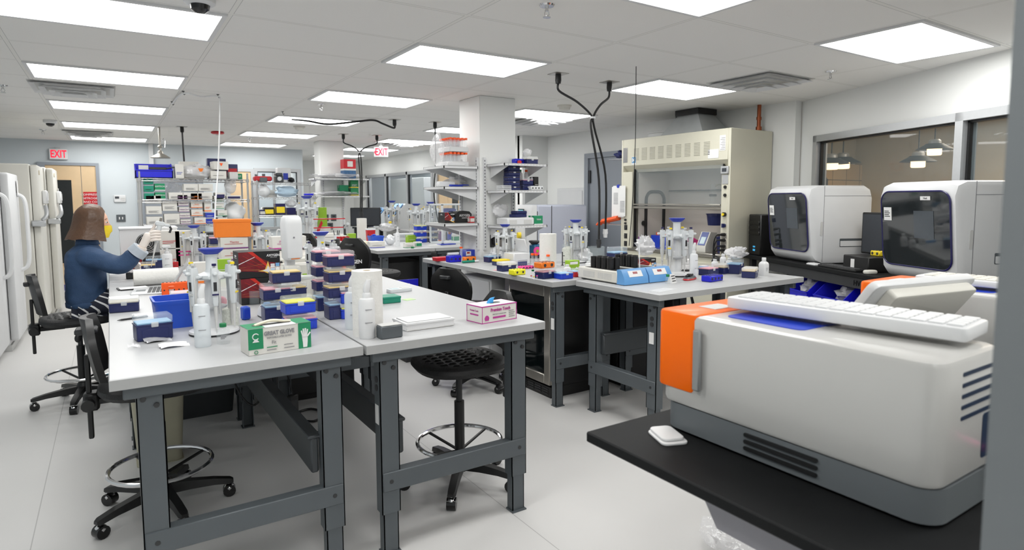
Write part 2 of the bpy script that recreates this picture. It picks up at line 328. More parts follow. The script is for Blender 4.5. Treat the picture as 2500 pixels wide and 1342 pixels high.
# ---- doors
b=MB(); DX0,DX1,DH=-.83,-.12,2.03
b.box(DX0-.1,DX0,YB-.05,YB,0,DH+.04).box(DX1-.045,DX1,YB-.05,YB,0,DH+.04).box(DX0,DX1-.045,YB-.05,YB,DH-.005,DH+.04)
d=struct('door_1',b,'door_grey')
MB().box(DX0,-.37,YB-.03,YB-.004,.1,DH-.005).build('door_leaf','wood',d)
MB().box(-.362,DX1-.045,YB-.03,YB-.004,.02,DH-.005).build('door_leaf','wood',d)
MB().box(-.72,-.50,YB-.04,YB-.031,.45,1.79).build('door_glass',mat('door_glass',(34,38,40),.08,noise=.1),d)
MB().box(-.735,-.72,YB-.042,YB-.031,.435,1.805).box(-.50,-.485,YB-.042,YB-.031,.435,1.805).box(-.72,-.5,YB-.042,YB-.031,1.79,1.805).box(-.72,-.5,YB-.042,YB-.031,.435,.45).build('glass_frame','wood',d)
MB().cyl((-.41,YB-.03,.98),(-.41,YB-.09,.98),.012).cyl((-.41,YB-.085,.98),(-.52,YB-.085,.98),.012).build('door_handle','chrome',d)
MB().box(DX0,-.37,YB-.035,YB-.003,0,.1).build('kick_plate','base_purple',d)
t=thing('door_sign','red compressed nitrogen storage sign on the wooden door','sign',(-.245,YB-.036,1.47))
MB().box(-.105,.105,-.004,0,-.13,.13,.002).build('sign_plate','red',t)
b=MB()
for i,s in enumerate(('COMPRESSED','NITROGEN','AND CO 2','STORAGE')): b.text(s,.047,FACE('-y',0,-.005,.085-.06*i))
b.build('lettering','print_white',t)
# grey door frame behind rack
b=MB().box(.40,.50,YB-.05,YB,0,2.06).box(1.32,1.42,YB-.05,YB,0,2.06).box(.5,1.32,YB-.05,YB,1.98,2.06)
d=struct('door_2',b,'door_grey'); MB().box(.5,1.32,YB-.03,YB-.004,0,1.98).build('door_leaf','door_grey',d); MB().cyl((.41,YB-.05,1.0),(.41,YB-.1,1.0),.02).sphere((.41,YB-.11,1.0),.03).build('door_handle','chrome',d)
# wood door beside it
b=MB().box(1.80,1.86,YB-.05,YB,0,2.03).box(2.22,2.28,YB-.05,YB,0,2.03).box(1.86,2.22,YB-.05,YB,1.98,2.03)
d=struct('door_3',b,'alu'); MB().box(1.86,2.22,YB-.03,YB-.004,0,1.98).build('door_leaf','wood',d)
# back-left window
b=MB().box(2.28,2.34,YB-.03,YB+.1,.9,2.05).box(3.06,3.12,YB-.03,YB+.1,.9,2.05).box(2.34,3.06,YB-.03,YB+.1,1.99,2.05).box(2.34,3.06,YB-.03,YB+.1,.9,.95).box(2.62,2.64,YB,YB+.06,.95,1.99)
w=struct('window_2',b,'alu'); MB().box(2.34,3.06,YB+.03,YB+.036,.95,1.99).build('window_pane','window_glass',w)
MB().box(2.34,2.352,YB-.01,YB+.02,.95,1.99).box(3.048,3.06,YB-.01,YB+.02,.95,1.99).box(2.34,3.06,YB-.01,YB+.02,1.975,1.99).build('window_gasket','black_plastic',w)
struct('wall_beyond_window',MB().box(1.8,3.07,14.3,14.4,0,CE),'wall_cool')
# windows of the far right wall
b=MB()
for y in (10.9,12.1,13.3,14.55): b.box(XW-.03,XW+.08,y,y+.07,.85,2.04)
b.box(XW-.03,XW+.08,10.9,14.6,1.98,2.04).box(XW-.03,XW+.08,10.9,14.6,.85,.9)
w=struct('window_3',b,'alu')
for y0,y1 in ((10.97,12.1),(12.17,13.3),(13.37,14.55)): MB().box(XW+.03,XW+.036,y0,y1,.9,1.98).build('window_pane','window_glass',w)
b=MB()
for y0,y1 in ((10.97,12.1),(12.17,13.3),(13.37,14.55)): b.box(XW-.01,XW+.02,y0,y0+.03,.9,1.98).box(XW-.01,XW+.02,y1-.03,y1,.9,1.98)
b.build('window_gasket','black_plastic',w)
struct('wall_beyond_right',MB().box(6.9,7,7.9,15.6,0,CE),'wall_cool')
b=MB().box(XW-.03,XW+.05,9.75,9.81,0,2.08).box(XW-.03,XW+.05,10.69,10.75,0,2.08).box(XW-.03,XW+.05,9.81,10.69,2.02,2.08)
d=struct('door_4',b,'alu'); MB().box(XW,XW+.04,9.81,10.3,0,2.02).build('door_leaf','wood',d); MB().box(XW,XW+.04,10.31,10.69,0,2.02).build('door_leaf','wood',d)
MB().box(XW-.008,XW-.001,9.9,10.12,.95,1.72).build('door_glass','door_glass',d)
# grey door right of the near column
b=MB().box(XM-.06,XM,6.78,6.86,0,2.10).box(XM-.06,XM,5.58,5.66,0,2.10).box(XM-.06,XM,5.66,6.78,2.03,2.10)
d=struct('door_5',b,'door_grey'); MB().box(XM-.03,XM-.004,5.66,6.78,.01,2.03).build('door_leaf','door_grey',d)
MB().box(XM-.05,XM-.03,6.74,6.78,1.68,1.86).box(XM-.05,XM-.03,6.74,6.78,.3,.48).build('door_hinge','dark_metal',d)
# access panel on the wall
solo('wall_access_panel',MB().box(XM-.02,XM,6.9,7.55,1.05,1.62,.006).box(XM-.03,XM-.02,6.94,7.51,1.09,1.58,.004),'white_paint','white access panel on the wall behind the grey autoclave','panel')
# near jamb at the right edge of the view
pj=[]
for px,py in ((2436,671),):
    d=ray(px,py); pj.append(CAM+d*.62)
jx,jy=pj[0].x,pj[0].y
rgt=V((RM[0][0],RM[0][1],0)).normalized(); fw=V((RM[2][0],RM[2][1],0)).normalized()
b=MB(); q=lambda a,c:(jx+rgt.x*a+fw.x*c,jy+rgt.y*a+fw.y*c)
b.prism([q(0,0),q(.22,0),q(.22,.10),q(.095,.10)],0,CE)
struct('trim_1',b,'jamb')
# ================================================================= ceiling things
mat('panel_glow',(254,254,252),.5,emit=1)
MATS['panel_glow'].node_tree.nodes['Principled BSDF'].inputs['Emission Strength'].default_value=10.5
def mk_panel():
    t=thing('ceiling_light','','ceiling light'); w,d=.5,.30
    b=MB(); b.box(-w-.012,w+.012,-d-.012,-d+.012,-.012,0).box(-w-.012,w+.012,d-.012,d+.012,-.012,0).box(-w-.012,-w+.012,-d+.012,d-.012,-.012,0).box(w-.012,w+.012,-d+.012,d-.012,-.012,0)
    b.build('frame','white_paint',t)
    MB().quad((-w+.012,-d+.012,-.006),(-w+.012,d-.012,-.006),(w-.012,d-.012,-.006),(w-.012,-d+.012,-.006)).build('diffuser','panel_glow',t)
    return t
ORD={0:'nearest',3:'second nearest',6:'third',9:'fourth',12:'farthest',15:'farthest'}
for c,nm,rows in ((0,'left',(-12,-9,-6,-3,0,3,6,9,12)),(2,'middle',(-12,-9,-6,-3,0,3,6,9,12)),(4,'right',(-3,0,3,6,9,12,15))):
    for r in rows:
        vis=[q for q in rows if q>=(-3 if c else 0)]
        if r in vis:
            i=vis.index(r); l=f"bright ceiling light panel, {['nearest the camera','second from the camera','third from the camera','fourth from the camera','fifth from the camera','sixth from the camera','farthest from the camera'][i]} in the {nm} row"
        else: l='bright ceiling light panel behind the photographer'
        place('panel',mk_panel,(GX(c)+.526,GY(r)+.32,CE),0,l,'recessed ceiling light panels')
def mk_vent():
    t=thing('ceiling_vent','','air vent')
    b=MB()
    for k,(a,z) in enumerate(((.29,0),(.23,-.02),(.165,-.035),(.1,-.045))):
        i=a-.035
        for s in ([(-a,-a),(a,-a),(i,-i),(-i,-i)],[(a,-a),(a,a),(i,i),(i,-i)],[(a,a),(-a,a),(-i,i),(i,i)],[(-a,a),(-a,-a),(-i,-i),(-i,i)]):
            b.add([(s[0][0],s[0][1],z-.022),(s[1][0],s[1][1],z-.022),(s[2][0],s[2][1],z),(s[3][0],s[3][1],z)],[(0,1,2,3)])
    b.build('louver','white_paint',t); MB().box(-.3,.3,-.3,.3,-.004,0).build('backing_plate','carton_grey',t)
    return t
for px,py,l in ((180,215,'square ceiling air vent beside the second light of the left row'),(215,323,'square ceiling air vent near the far end of the left row of lights'),(1855,197,'square ceiling air vent in the right row near the fume hood'),(1318,293,'square ceiling air vent right of the near column'),(990,349,'small looking ceiling air vent beyond the exit sign with the arrow')):
    place('vent',mk_vent,at(px,py,CE),0,l,'square ceiling air vents')
def mk_sprinkler():
    t=thing('sprinkler','','sprinkler')
    MB().lathe([(.0,-.008),(.035,-.008),(.04,0)],n=18).build('escutcheon','chrome',t)
    MB().cyl((0,0,-.008),(0,0,-.03),.009).tube([(-.008,0,-.028),(-.014,0,-.045),(0,0,-.06)],.003).tube([(.008,0,-.028),(.014,0,-.045),(0,0,-.06)],.003).build('body','chrome',t)
    MB().lathe([(.0,-.062),(.02,-.062),(.02,-.059),(0,-.059)],n=12).build('deflector','chrome',t); return t
for px,py,l in ((1335,12,'chrome ceiling sprinkler at the top centre of the photo'),(2028,174,'chrome ceiling sprinkler beside the largest right light panel'),(784,254,'chrome ceiling sprinkler below the second light of the middle row'),(6,208,'chrome ceiling sprinkler at the far left edge'),(104,316,'chrome ceiling sprinkler left of the far left lights'),(609,336,'chrome ceiling sprinkler near the far middle lights')):
    place('sprinkler',mk_sprinkler,at(px,py,CE),0,l,'ceiling sprinklers')
def mk_smoke():
    t=thing('smoke_detector','','smoke detector')
    MB().lathe([(.075,0),(.075,-.015),(.06,-.02)],n=22).build('base','offwhite',t); MB().lathe([(.06,-.02),(.058,-.045),(.04,-.055),(0,-.055)],n=22).build('cover','offwhite',t); return t
place('smoke',mk_smoke,at(731,308,CE),0,'round white smoke detector on the ceiling below the black ceiling cable')
place('smoke',mk_smoke,at(1378,257,CE),0,'round white smoke detector on the ceiling by the forked near cable')
def mk_dome(px,py,l):
    t=thing('dome_camera',l,'security camera',at(px,py,CE))
    MB().lathe([(.07,0),(.07,-.03),(.055,-.04)],n=22).build('housing','white_paint',t); MB().lathe([(.045,-.04),(.04,-.06),(.02,-.075),(0,-.078)],n=18).build('dome','black_gloss',t)
mk_dome(122,293,'small white ceiling dome camera near the left exit sign'); mk_dome(487,-8,'ceiling dome camera cut by the top edge of the photo')
t=thing('alarm_strobe','red fire alarm strobe on the ceiling behind the white cord','fire alarm',at(531,321,CE))
MB().lathe([(.075,0),(.09,-.02),(.07,-.035)],n=22).build('housing','red',t); MB().lathe([(.03,-.035),(.028,-.055),(0,-.06)],n=14).build('lens','clear',t)
# exit signs
def mk_exit(loc,rz,l,arrow):
    t=thing('exit_sign',l,'exit sign',loc,rz)
    MB().box(-.12,.12,-.025,.025,-.085,.085,.006).build('housing','white_paint',t); MB().box(-.03,.03,-.02,.02,.085,.105).build('canopy','alu',t)
    b=MB().text('EXIT',.165,FACE('-y',.01 if arrow else 0,-.026,-.004),sx=.62,bold=.004)
    if arrow: b.text('‹',.09,FACE('-y',-.098,-.026,0),bold=.003)
    b.build('lettering','exit_red',t)
    if arrow: MB().cyl((0,0,.105),(0,0,.19),.006).build('stem','alu',t)
mk_exit((-.645,YB-.026,2.20),0,'white exit sign with red letters above the wooden double door',0)
e=aty(930,371,10.0); mk_exit(tuple(e),-.4,'hanging exit sign with a red arrow beside the far column',1)
# power drops
def outlet(name,px,py,l,g=None):
    p=at(px,py,CE); t=thing('ceiling_outlet',l,'outlet',p,0,g)
    MB().box(-.06,.06,-.06,.06,-.004,0).build('cover_plate','stainless',t); MB().lathe([(.022,-.004),(.024,-.05),(.02,-.075),(0,-.075)],n=12).build('plug','black_plastic',t); return p
def cable(pts,r,l,m='black_plastic',name='power_cable',cat='cable',k=6,group=None,n=6):
    return solo(name,MB().tube(pts,r,n,smooth=k),m,l,cat,group=group)
def fork(o1,o2,j,end,r,l,dz=0):
    a=outlet('o',*o1); c=outlet('o',*o2); m=(a+c)/2
    jy=m.y; J=aty(j[0],j[1],jy); E=[]
    b=MB()
    b.tube([a+V((0,0,-.07)),a+V((.01,0,-.13)),a.lerp(J,.55)+V((0,0,-.03)),J+V((-.01,0,.01)),J+V((-.018,0,-.08)),aty(end[0][0],(j[1]+end[0][1])/2,jy),aty(end[0][0],end[0][1],jy)],r,6,smooth=6)
    b.tube([c+V((0,0,-.07)),c+V((-.01,0,-.13)),c.lerp(J,.55)+V((0,0,-.03)),J+V((.01,0,.01)),J+V((.018,0,-.08)),aty(end[1][0],(j[1]+end[1][1])/2,jy),aty(end[1][0],end[1][1],jy)],r,6,smooth=6)
    t=thing('power_cable',l,'cable'); b.build('cord','black_plastic',t)
    MB().cyl(J+V((0,0,.008)),J+V((0,0,-.008)),r*2.3,n=10).build('cable_tie','white_plastic',t)
    for x,y in end:
        p=aty(x,y,jy); MB().cyl(p+V((0,0,.02)),p+V((0,0,-.05)),r*2.2,r*1.7,n=10).cyl(p+V((0,0,0)),p+V((0,0,-.02)),r*2.3,n=10).build('connector','charcoal' if x!=1478 else 'white_plastic',t)
fork((1363,180,'black ceiling outlet feeding the left branch of the near forked cable'),(1488,200,'black ceiling outlet feeding the right branch of the near forked cable'),(1447,287),((1462,590),(1478,565)),.0095,'thick black forked power cable hanging over the right bench')
fork((838,327,'small black ceiling outlet left of the far forked cable'),(920,330,'small black ceiling outlet right of the far forked cable'),(878,372),((880,520),(884,522)),.010,'black forked power cable hanging beside the far column')
p=at(1553,162,CE); cable([p,p+V((.003,0,-.5)),aty(1545,480,p.y),aty(1536,600,p.y)],.0032,'thin black cord hanging straight down in front of the fume hood')
p=outlet('o',1062,298,'black ceiling outlet above the single cable left of the near column'); cable([p+V((0,0,-.07)),p+V((0,0,-.5)),aty(1060,480,p.y),aty(1074,560,p.y)],.009,'single black power cable hanging left of the near column')
p=outlet('o',444,309,'black ceiling outlet above the left wire rack'); cable([p+V((0,0,-.07)),aty(447,360,p.y),aty(450,400,p.y+.02),aty(452,436,p.y+.05)],.011,'black power cable dropping behind the left wire rack')
p=outlet('o',963,292,'black ceiling outlet at the right end of the draped cable'); q=at(712,285,CE)
cable([p+V((0,0,-.06)),p+V((-.01,0,-.10)),aty(935,302,p.y),at(910,289,CE)+V((0,0,-.02)),aty(860,298,7.2),aty(800,303,7.3),aty(750,295,7.4),q+V((0,0,-.03))],.012,'black cable draped along the ceiling between two hooks')
h1=at(447,222,CE);h2=at(532,230,CE);h3=at(690,272,CE);h0=at(420,248,CE)
cable([h0+V((0,0,-.02)),h1+V((0,0,-.02)),h1.lerp(h2,.5)+V((0,0,-.035)),h2+V((0,0,-.02)),aty(537,260,h2.y),aty(533,400,h2.y),aty(526,500,h2.y-.1),aty(524,572,h2.y-.2)],.007,'white cord hooked to the ceiling and hanging over the bench','white_plastic','hanging_cord','cord')
for p,l in ((h0,'tiny metal ceiling hook lowest on the white cord'),(h1,'tiny metal ceiling hook at the left bend of the white cord'),(h2,'tiny metal ceiling hook where the white cord drops'),(h3,'tiny metal ceiling hook at the left end of the black draped cable')):
    place('hook',lambda:solo('ceiling_hook',MB().tube([(0,0,0),(0,0,-.02),(.008,0,-.032),(.016,0,-.022)],.003,smooth=3).cyl((0,0,-.001),(0,0,-.006),.012),'steel_dark','','hook'),p,0,l,'ceiling hooks')
# emergency shower
p=aty(392,386,9.4); t=thing('emergency_shower','chrome emergency shower head hanging from the ceiling by the back wall','shower',p)
MB().lathe([(.115,0),(.118,.008),(.08,.035),(.035,.06),(.03,.09),(.014,.1),(.014,.12)],n=26).build('shower_head','stainless',t)
MB().cyl((0,0,.12),(0,0,CE-p.z),.014).sphere((0,0,.15),(.03,.03,.022)).build('pipe','stainless',t); MB().tube([(.0,0,.2),(.05,0,.26),(.06,0,.2),(.055,0,.14)],.005,smooth=4).build('pull_chain','chrome',t)
solo('conduit',MB().box(.60,.67,YB-.07,YB,2.03,CE,.005),'white_paint','white vertical conduit box on the back wall behind the shower','conduit')
# thermostat and switch
t=thing('wall_keypad','white alarm keypad on the back wall','keypad',(.15,YB-.012,1.49)); MB().box(-.085,.085,-.012,.012,-.06,.06,.006).build('housing','white_plastic',t); MB().box(-.07,-.01,-.015,-.011,.0,.035).build('display','screen',t)
b=MB()
for i in range(4):
    for j in range(2): b.box(.01+i*.017,.022+i*.017,-.016,-.011,-.03+j*.03,-.012+j*.03)
b.build('keys','carton_grey',t,smooth=False)
t=thing('wall_outlet','grey double outlet plate on the back wall left of the rack','outlet',(.15,YB-.006,1.16)); MB().box(-.065,.065,-.006,.006,-.06,.06,.003).build('cover_plate','steel_grey',t); MB().box(-.03,-.015,-.008,-.005,-.02,.02).box(.015,.03,-.008,-.005,-.02,.02).build('socket','print_white',t)
# ================================================================= freezers along the left
def freezer(name,l,xf,y0,y1,h,kind):
    t=thing(name,l,'freezer',(0,0,0)); d=.72; xb=xf-d
    MB().box(xb,xf-.07,y0,y1,.06,h,.012).build('cabinet','white_paint' if kind else 'offwhite',t)
    MB().rprism(y0+.005,y1-.005,.10,h-.01,.03,xf-.065,xf,'x',bev=.012).build('freezer_door','white_paint' if kind else 'offwhite',t)
    MB().box(xb+.03,xf-.06,y0+.02,y1-.02,0,.06).build('plinth','carton_grey',t)
    if kind:
        yh=y1-.12 if kind==1 else y1-.16
        MB().tube([(xf-.005,yh,.74),(xf+.05,yh,.78),(xf+.07,yh,.9),(xf+.072,yh,1.15),(xf+.07,yh,1.38),(xf+.05,yh,1.49),(xf-.005,yh,1.53)],.019,8,smooth=5).build('door_handle','white_plastic',t)
    else:
        MB().box(xf-.08,xf+.05,y0-.06,y0+.01,1.17,1.24,.01).tube([(xf+.02,y0-.04,1.24),(xf+.06,y0-.02,1.3),(xf+.05,y0+.04,1.4)],.022,8,smooth=4).build('latch','alu',t)
        MB().box(xf,xf+.05,y0+.35,y0+.52,1.42,1.58,.012).box(xf+.05,xf+.056,y0+.38,y0+.49,1.46,1.55).build('control_panel','white_plastic',t)
        MB().cyl((xf,y0+.18,1.78),(xf+.006,y0+.18,1.78),.028,n=16).build('badge',mat('badge',(190,176,150),.4,noise=.1),t)
    return t
freezer('upright_freezer','white upright freezer with a curved handle, nearest the left edge',-.86,6.72,7.45,1.74,1)
freezer('upright_freezer','white upright freezer with a long curved handle, second from the left edge',-.80,7.56,8.30,1.74,2)
freezer('tall_freezer','tall beige freezer with a metal latch, between the handles and the far freezer',-.66,8.70,9.42,1.87,0)
freezer('tall_freezer','tall beige freezer farthest from the camera, beside the wooden door',-.57,9.50,10.25,1.87,0)
for (x,y,z,l) in ((-.855,7.40,1.6,'white paper note taped to the nearest freezer'),(-.795,8.2,1.6,'white paper note taped to the second freezer'),(-.565,10.2,1.55,'white paper note on the farthest freezer')):
    solo('paper_note',MB().box(x+.004,x+.006,y-.10,y,z-.09,z+.07),'paper',l,'note')
# ================================================================= benches
def leg(x,y,sx,sy,h,faceY=True):
    """C-channel outer leg and the inner adjustable leg; sx,sy point outwards"""
    b=MB(); w=.08;t=.004;d=.06
    # web on the outer face, two flanges
    def ch(w,d,z0,z1,m):
        if faceY: b.box(x-w/2,x+w/2,y,y-sy*t,z0,z1,0,m).box(x-w/2,x-w/2+t,y,y-sy*d,z0,z1).box(x+w/2-t,x+w/2,y,y-sy*d,z0,z1)
        else: b.box(x,x-sx*t,y-w/2,y+w/2,z0,z1,0,m).box(x,x-sx*d,y-w/2,y-w/2+t,z0,z1).box(x,x-sx*d,y+w/2-t,y+w/2,z0,z1)
    ch(w,d,.175,h,0)
    o=.006
    if faceY: y-=sy*o
    else: x-=sx*o
    ch(w-.016,d-.014,.006,.26,0)
    if faceY: b.box(x-w/2+.002,x+w/2-.002,y+sy*.012,y-sy*(d-.01),0,.006)
    else: b.box(x+sx*.012,x-sx*(d-.01),y-w/2+.002,y+w/2-.002,0,.006)
    return b
def bolts(b,x,y,z,sx,sy,faceY):
    for dx,dz in ((-.02,0),(.018,-.025)):
        p=V((x+dx,y,z+dz)) if faceY else V((x,y+dx,z+dz)); n=V((0,sy,0)) if faceY else V((sx,0,0))
        b.cyl(p,p+n*.006,.009,n=8)
def bench(l,x0,x1,y0,y1,faceY=True,poly=None,beam=True,outlet_leg=None,group=None,bs=1):
    t=thing('lab_bench',l,'bench',(0,0,0),0,group); th=.037
    b=MB(); b.m=0
    P=poly or [(x0,y0),(x1,y0),(x1,y1),(x0,y1)]
    e=.003
    cx,cy=(x0+x1)/2,(y0+y1)/2
    sh=lambda P:[(x+(e if x<cx else -e),y+(e if y<cy else -e)) for x,y in P]
    b.loft([[(*p,TZ-th) for p in P],[(*p,TZ-e) for p in P]],False); b.m=1; b.loft([[(*p,TZ-e) for p in P],[(*p,TZ) for p in sh(P)]],True)
    b.build('worktop',['bench_edge','bench_top'],t)
    i=.035; zt=TZ-th
    X0,X1,Y0,Y1=x0+i,x1-i,y0+i,y1-i
    if faceY: 
        for y,s in ((Y0,1),(Y1,-1)): MB().box(X0,X1,y,y+s*.03,zt-.045,zt,.004).build('rail','steel_grey',t)
    else:
        for x,s in ((X0,1),(X1,-1)): MB().box(x,x+s*.03,Y0,Y1,zt-.045,zt,.004).build('rail','steel_grey',t)
    for sx in (-1,1):
        for sy in (-1,1):
            if faceY: lx=X0+.075 if sx<0 else X1-.075; ly=Y0+.02 if sy<0 else Y1-.02
            else: lx=X0+.02 if sx<0 else X1-.02; ly=Y0+.075 if sy<0 else Y1-.075
            lb=leg(lx,ly,sx,sy,zt-.01,faceY); L=lb.build('leg','steel_grey',t,smooth=False)
            for dx,dz in ((-.02,zt-.055),(.018,zt-.08),(0,.31)):
                p_=V((lx+dx,ly,dz)) if faceY else V((lx,ly+dx,dz)); n_=V((0,sy,0)) if faceY else V((sx,0,0))
                MB().cyl(p_,p_+n_*.007,.009,n=8).build('bolt','charcoal',L)
            if outlet_leg==(sx,sy):
                nb=MB()
                if faceY: nb.box(lx+sx*.042,lx+sx*.041,ly-sy*.015,ly-sy*.052,.55,.63)
                else: nb.box(lx+sx*.0045,lx,ly-.018,ly+.018,.58,.65)
                nb.build('warning_label','paper',L)
                nb=MB()
                for z in (.70,.735):
                    if faceY: nb.cyl((lx+sx*.04,ly-sy*.034,z),(lx+sx*.043,ly-sy*.034,z),.014,n=12)
                    else: nb.cyl((lx,ly,z),(lx+sx*.004,ly,z),.014,n=12)
                nb.build('knockout','charcoal',L)
    if faceY:
        for y,s in ((Y0+.02,1),(Y1-.02,-1)): MB().box(X0+.04,X1-.04,y-s*.006,y+s*.045,.27,.35,.003).build('stretcher','steel_grey',t)
    else:
        for x,s in ((X0+.02,1),(X1-.02,-1)): MB().box(x-s*.006,x+s*.045,Y0+.04,Y1-.04,.27,.35,.003).build('stretcher','steel_grey',t)
    if beam:
        bx=X1-.135 if bs>0 else X0+.135
        if faceY: MB().box(bx-.015,bx+.015,Y0+.06,Y1-.06,.40,.54,.006).box(bx-.025,bx+.025,Y0+.06,Y1-.06,.535,.55,.004).build('beam','steel_dark',t)
        else: MB().box(X0+.06,X1-.06,Y1-.15,Y1-.12,.40,.54,.006).box(X0+.06,X1-.06,Y1-.16,Y1-.11,.535,.55,.004).build('beam','steel_dark',t)
    return t
bench('white lab bench nearest the camera at the lower left',-.03,.79,2.26,4.255,outlet_leg=(1,-1))
bench('white lab bench at the centre with the pink glove box',.80,1.65,2.25,4.255,bs=-1,outlet_leg=(-1,-1))
bench('white lab bench where the seated person works',-.03,.79,4.265,6.26)
bench('white lab bench behind the centre bench, under the white machines',.80,1.65,4.265,6.26,beam=False)
bench('long white lab bench left of the near column, over the steel cooler',2.48,3.13,3.30,5.36,beam=False,poly=[(2.48,3.30),(3.13,3.30),(3.13,5.0),(2.91,5.0),(2.91,5.36),(2.48,5.36)],outlet_leg=(-1,-1))
bench('white lab bench carrying the heating blocks in front of the fume hood',2.66,4.115,2.50,3.27,faceY=False,outlet_leg=(-1,-1))
bench('white lab bench on the hood side of the near column',3.14,3.95,3.30,5.0,beam=False)
bench('far white lab bench with the blue ice bucket',2.43,3.13,6.42,8.42,beam=False)
bench('far white lab bench on the right side of the far island',3.14,3.85,6.42,8.42,beam=False)
bench('rearmost white lab bench running up to the far column',2.43,2.90,8.44,10.5,beam=False)
# ================================================================= stools
def mk_stool():
    t=thing('drafting_stool','','stool')
    b=MB().lathe([(.0,.07),(.045,.07),(.05,.10),(.04,.13),(.03,.15)],n=14); t_hub=b.build('hub','black_plastic',t)
    for k in range(5):
        a=2*PI*k/5+.35; c,s=math.cos(a),math.sin(a)
        rings=[]
        for r,w,z0,z1 in ((.03,.026,.075,.125),(.12,.024,.078,.118),(.22,.022,.075,.105),(.29,.021,.066,.09),(.305,.014,.068,.082)):
            rings.append([(c*r-s*w,s*r+c*w,z0),(c*r+s*w,s*r-c*w,z0),(c*r+s*w*.8,s*r-c*w*.8,z1),(c*r-s*w*.8,s*r+c*w*.8,z1)])
        L=MB().loft(rings).build('base_leg','black_plastic',t)
        w=MB(); x,y=c*.285,s*.285
        w.cyl((x-s*.022,y+c*.022,.029),(x+s*.022,y-c*.022,.029),.029,n=14).build('caster','black_gloss',L)
        MB().cyl((x,y,.05),(x,y,.075),.008).sphere((x,y,.042),(.025,.025,.02),10,6).build('caster_hood','chrome',L)
    MB().cyl((0,0,.13),(0,0,.42),.026,n=14).build('column_sleeve','black_plastic',t); MB().cyl((0,0,.42),(0,0,.585),.016,n=12).build('gas_lift','charcoal',t)
    R=.215; z=.215
    b=MB().tube([(R*math.cos(2*PI*k/36),R*math.sin(2*PI*k/36),z) for k in range(36)],.0105,8,closed=True); b.build('foot_ring','chrome',t)
    b=MB()
    for k in range(4):
        a=PI/2*k+.5; b.tube([(.03*math.cos(a),.03*math.sin(a),.17),(R*math.cos(a),R*math.sin(a),z-.004)],.008,6)
    b.build('ring_spoke','black_plastic',t)
    # seat: rounded, thick, dipped
    def outline(s,n=32): return [((.225*s+.008)*math.copysign(abs(math.cos(q))**.75,math.cos(q)),(.225*s+.01)*math.copysign(abs(math.sin(q))**.75,math.sin(q))) for q in [2*PI*i/n for i in range(n)]]
    b=MB().loft([[(x,y,zz) for x,y in outline(s)] for s,zz in ((.72,.585),(.93,.592),(1.0,.612),(.985,.632),(.90,.643),(.5,.640),(.05,.636))]); b.build('seat','rubber',t)
    def pad(u,v):
        x,y=2*u-1,2*v-1; k=.186; X=k*x*math.sqrt(1-y*y/2); Y=k*y*math.sqrt(1-x*x/2)
        a=(X/.05)%1; c=(Y/.05+.25*(int(math.floor(X/.05))%2))%1; st=(1 if .15<a<.85 and .3<c<.62 else 0)
        return (X,Y,.6405+.007*st-.004*max(0,(max(abs(x),abs(y))-.9)*10))
    MB().sheet(pad,44,44).build('seat_pad','black_plastic',t,sharp=80)
    MB().box(-.09,.09,-.08,.08,.565,.588,.006).build('tilt_plate','charcoal',t)
    MB().tube([(0,-.05,.575),(-.02,-.20,.565),(-.03,-.235,.53)],.007,6,smooth=4).sphere((-.032,-.24,.515),(.02,.012,.03),10,6).build('lever','black_plastic',t)
    MB().tube([(-.03,.07,.57),(-.12,.2,.54)],.007,6).sphere((-.13,.215,.532),(.022,.02,.014),10,6).build('lever','black_plastic',t)
    # back post and mount
    MB().box(-.255,-.08,-.03,.03,.555,.585,.006).box(-.285,-.225,-.04,.04,.53,.61,.01).cyl((-.265,-.075,.565),(-.265,.075,.565),.026,n=12).build('back_mount','black_plastic',t)
    MB().box(-.273,-.253,-.017,.017,.40,.78,.004).build('back_post','black_plastic',t)
    rings=[]
    for u in range(9):
        v=u/8; zz=.68+.27*v; hw=.10+.10*math.sin(PI*min(1,v*.62+.18))-(.07*max(0,v-.7)/.3)
        rings.append([(-.240-.03*(y/.2)**2*-1.0-.045*v+(.028 if s else 0),y*hw/.2,zz) for s,ys in ((0,(-.2,-.1,0,.1,.2)),(1,(.2,.1,0,-.1,-.2))) for y in ys])
    b=MB().loft(rings); b.build('backrest','black_plastic',t,sharp=60)
    MB().box(-.300,-.217,-.045,.045,.875,.90,.006).build('grip_slot','charcoal',t)
    return t
stools=[((-.225,5.36,0),.12,'black stool the person sits on, with the chrome foot ring','st1',1),
 ((.145,3.26,0),-.04,'black drafting stool under the near left bench corner','st2',1),
 ((1.45,2.72,0),PI-.12,'black drafting stool tucked under the centre bench, chrome foot ring in full view','st3',(1,1,1.03)),
 ((2.31,4.12,0),.32,'black drafting stool in the aisle in front of the steel cooler','st4',1.0),
 ((2.23,6.02,0),.35,'large black stool back in the aisle left of the blue ice bucket','st5',(1.05,1.15,1.14)),
 ((1.77,6.56,0),2.6,'dark grey stool back overlapping another stool in the middle aisle','st6',(1,1,1.1)),
 ((1.70,7.25,0),3.6,'black stool back right of the tall white dispenser stand','st7',(1,1,1.12)),
 ((4.25,7.5,0),2.6,'black stool behind the far pipette stands by the grey thermal cyclers','st8',(1,1,1.15))]
for p,rz,l,k,s in stools:
    o=place('stool',mk_stool,p,rz,l,'black drafting stools',s)
    sw={'st2':-.41,'st3':-.55,'st1':.3}.get(k,random.uniform(0,1.2))
    for ch in o.children:
        if ch.name.startswith('base_leg'): ch.rotation_euler=(0,0,sw)
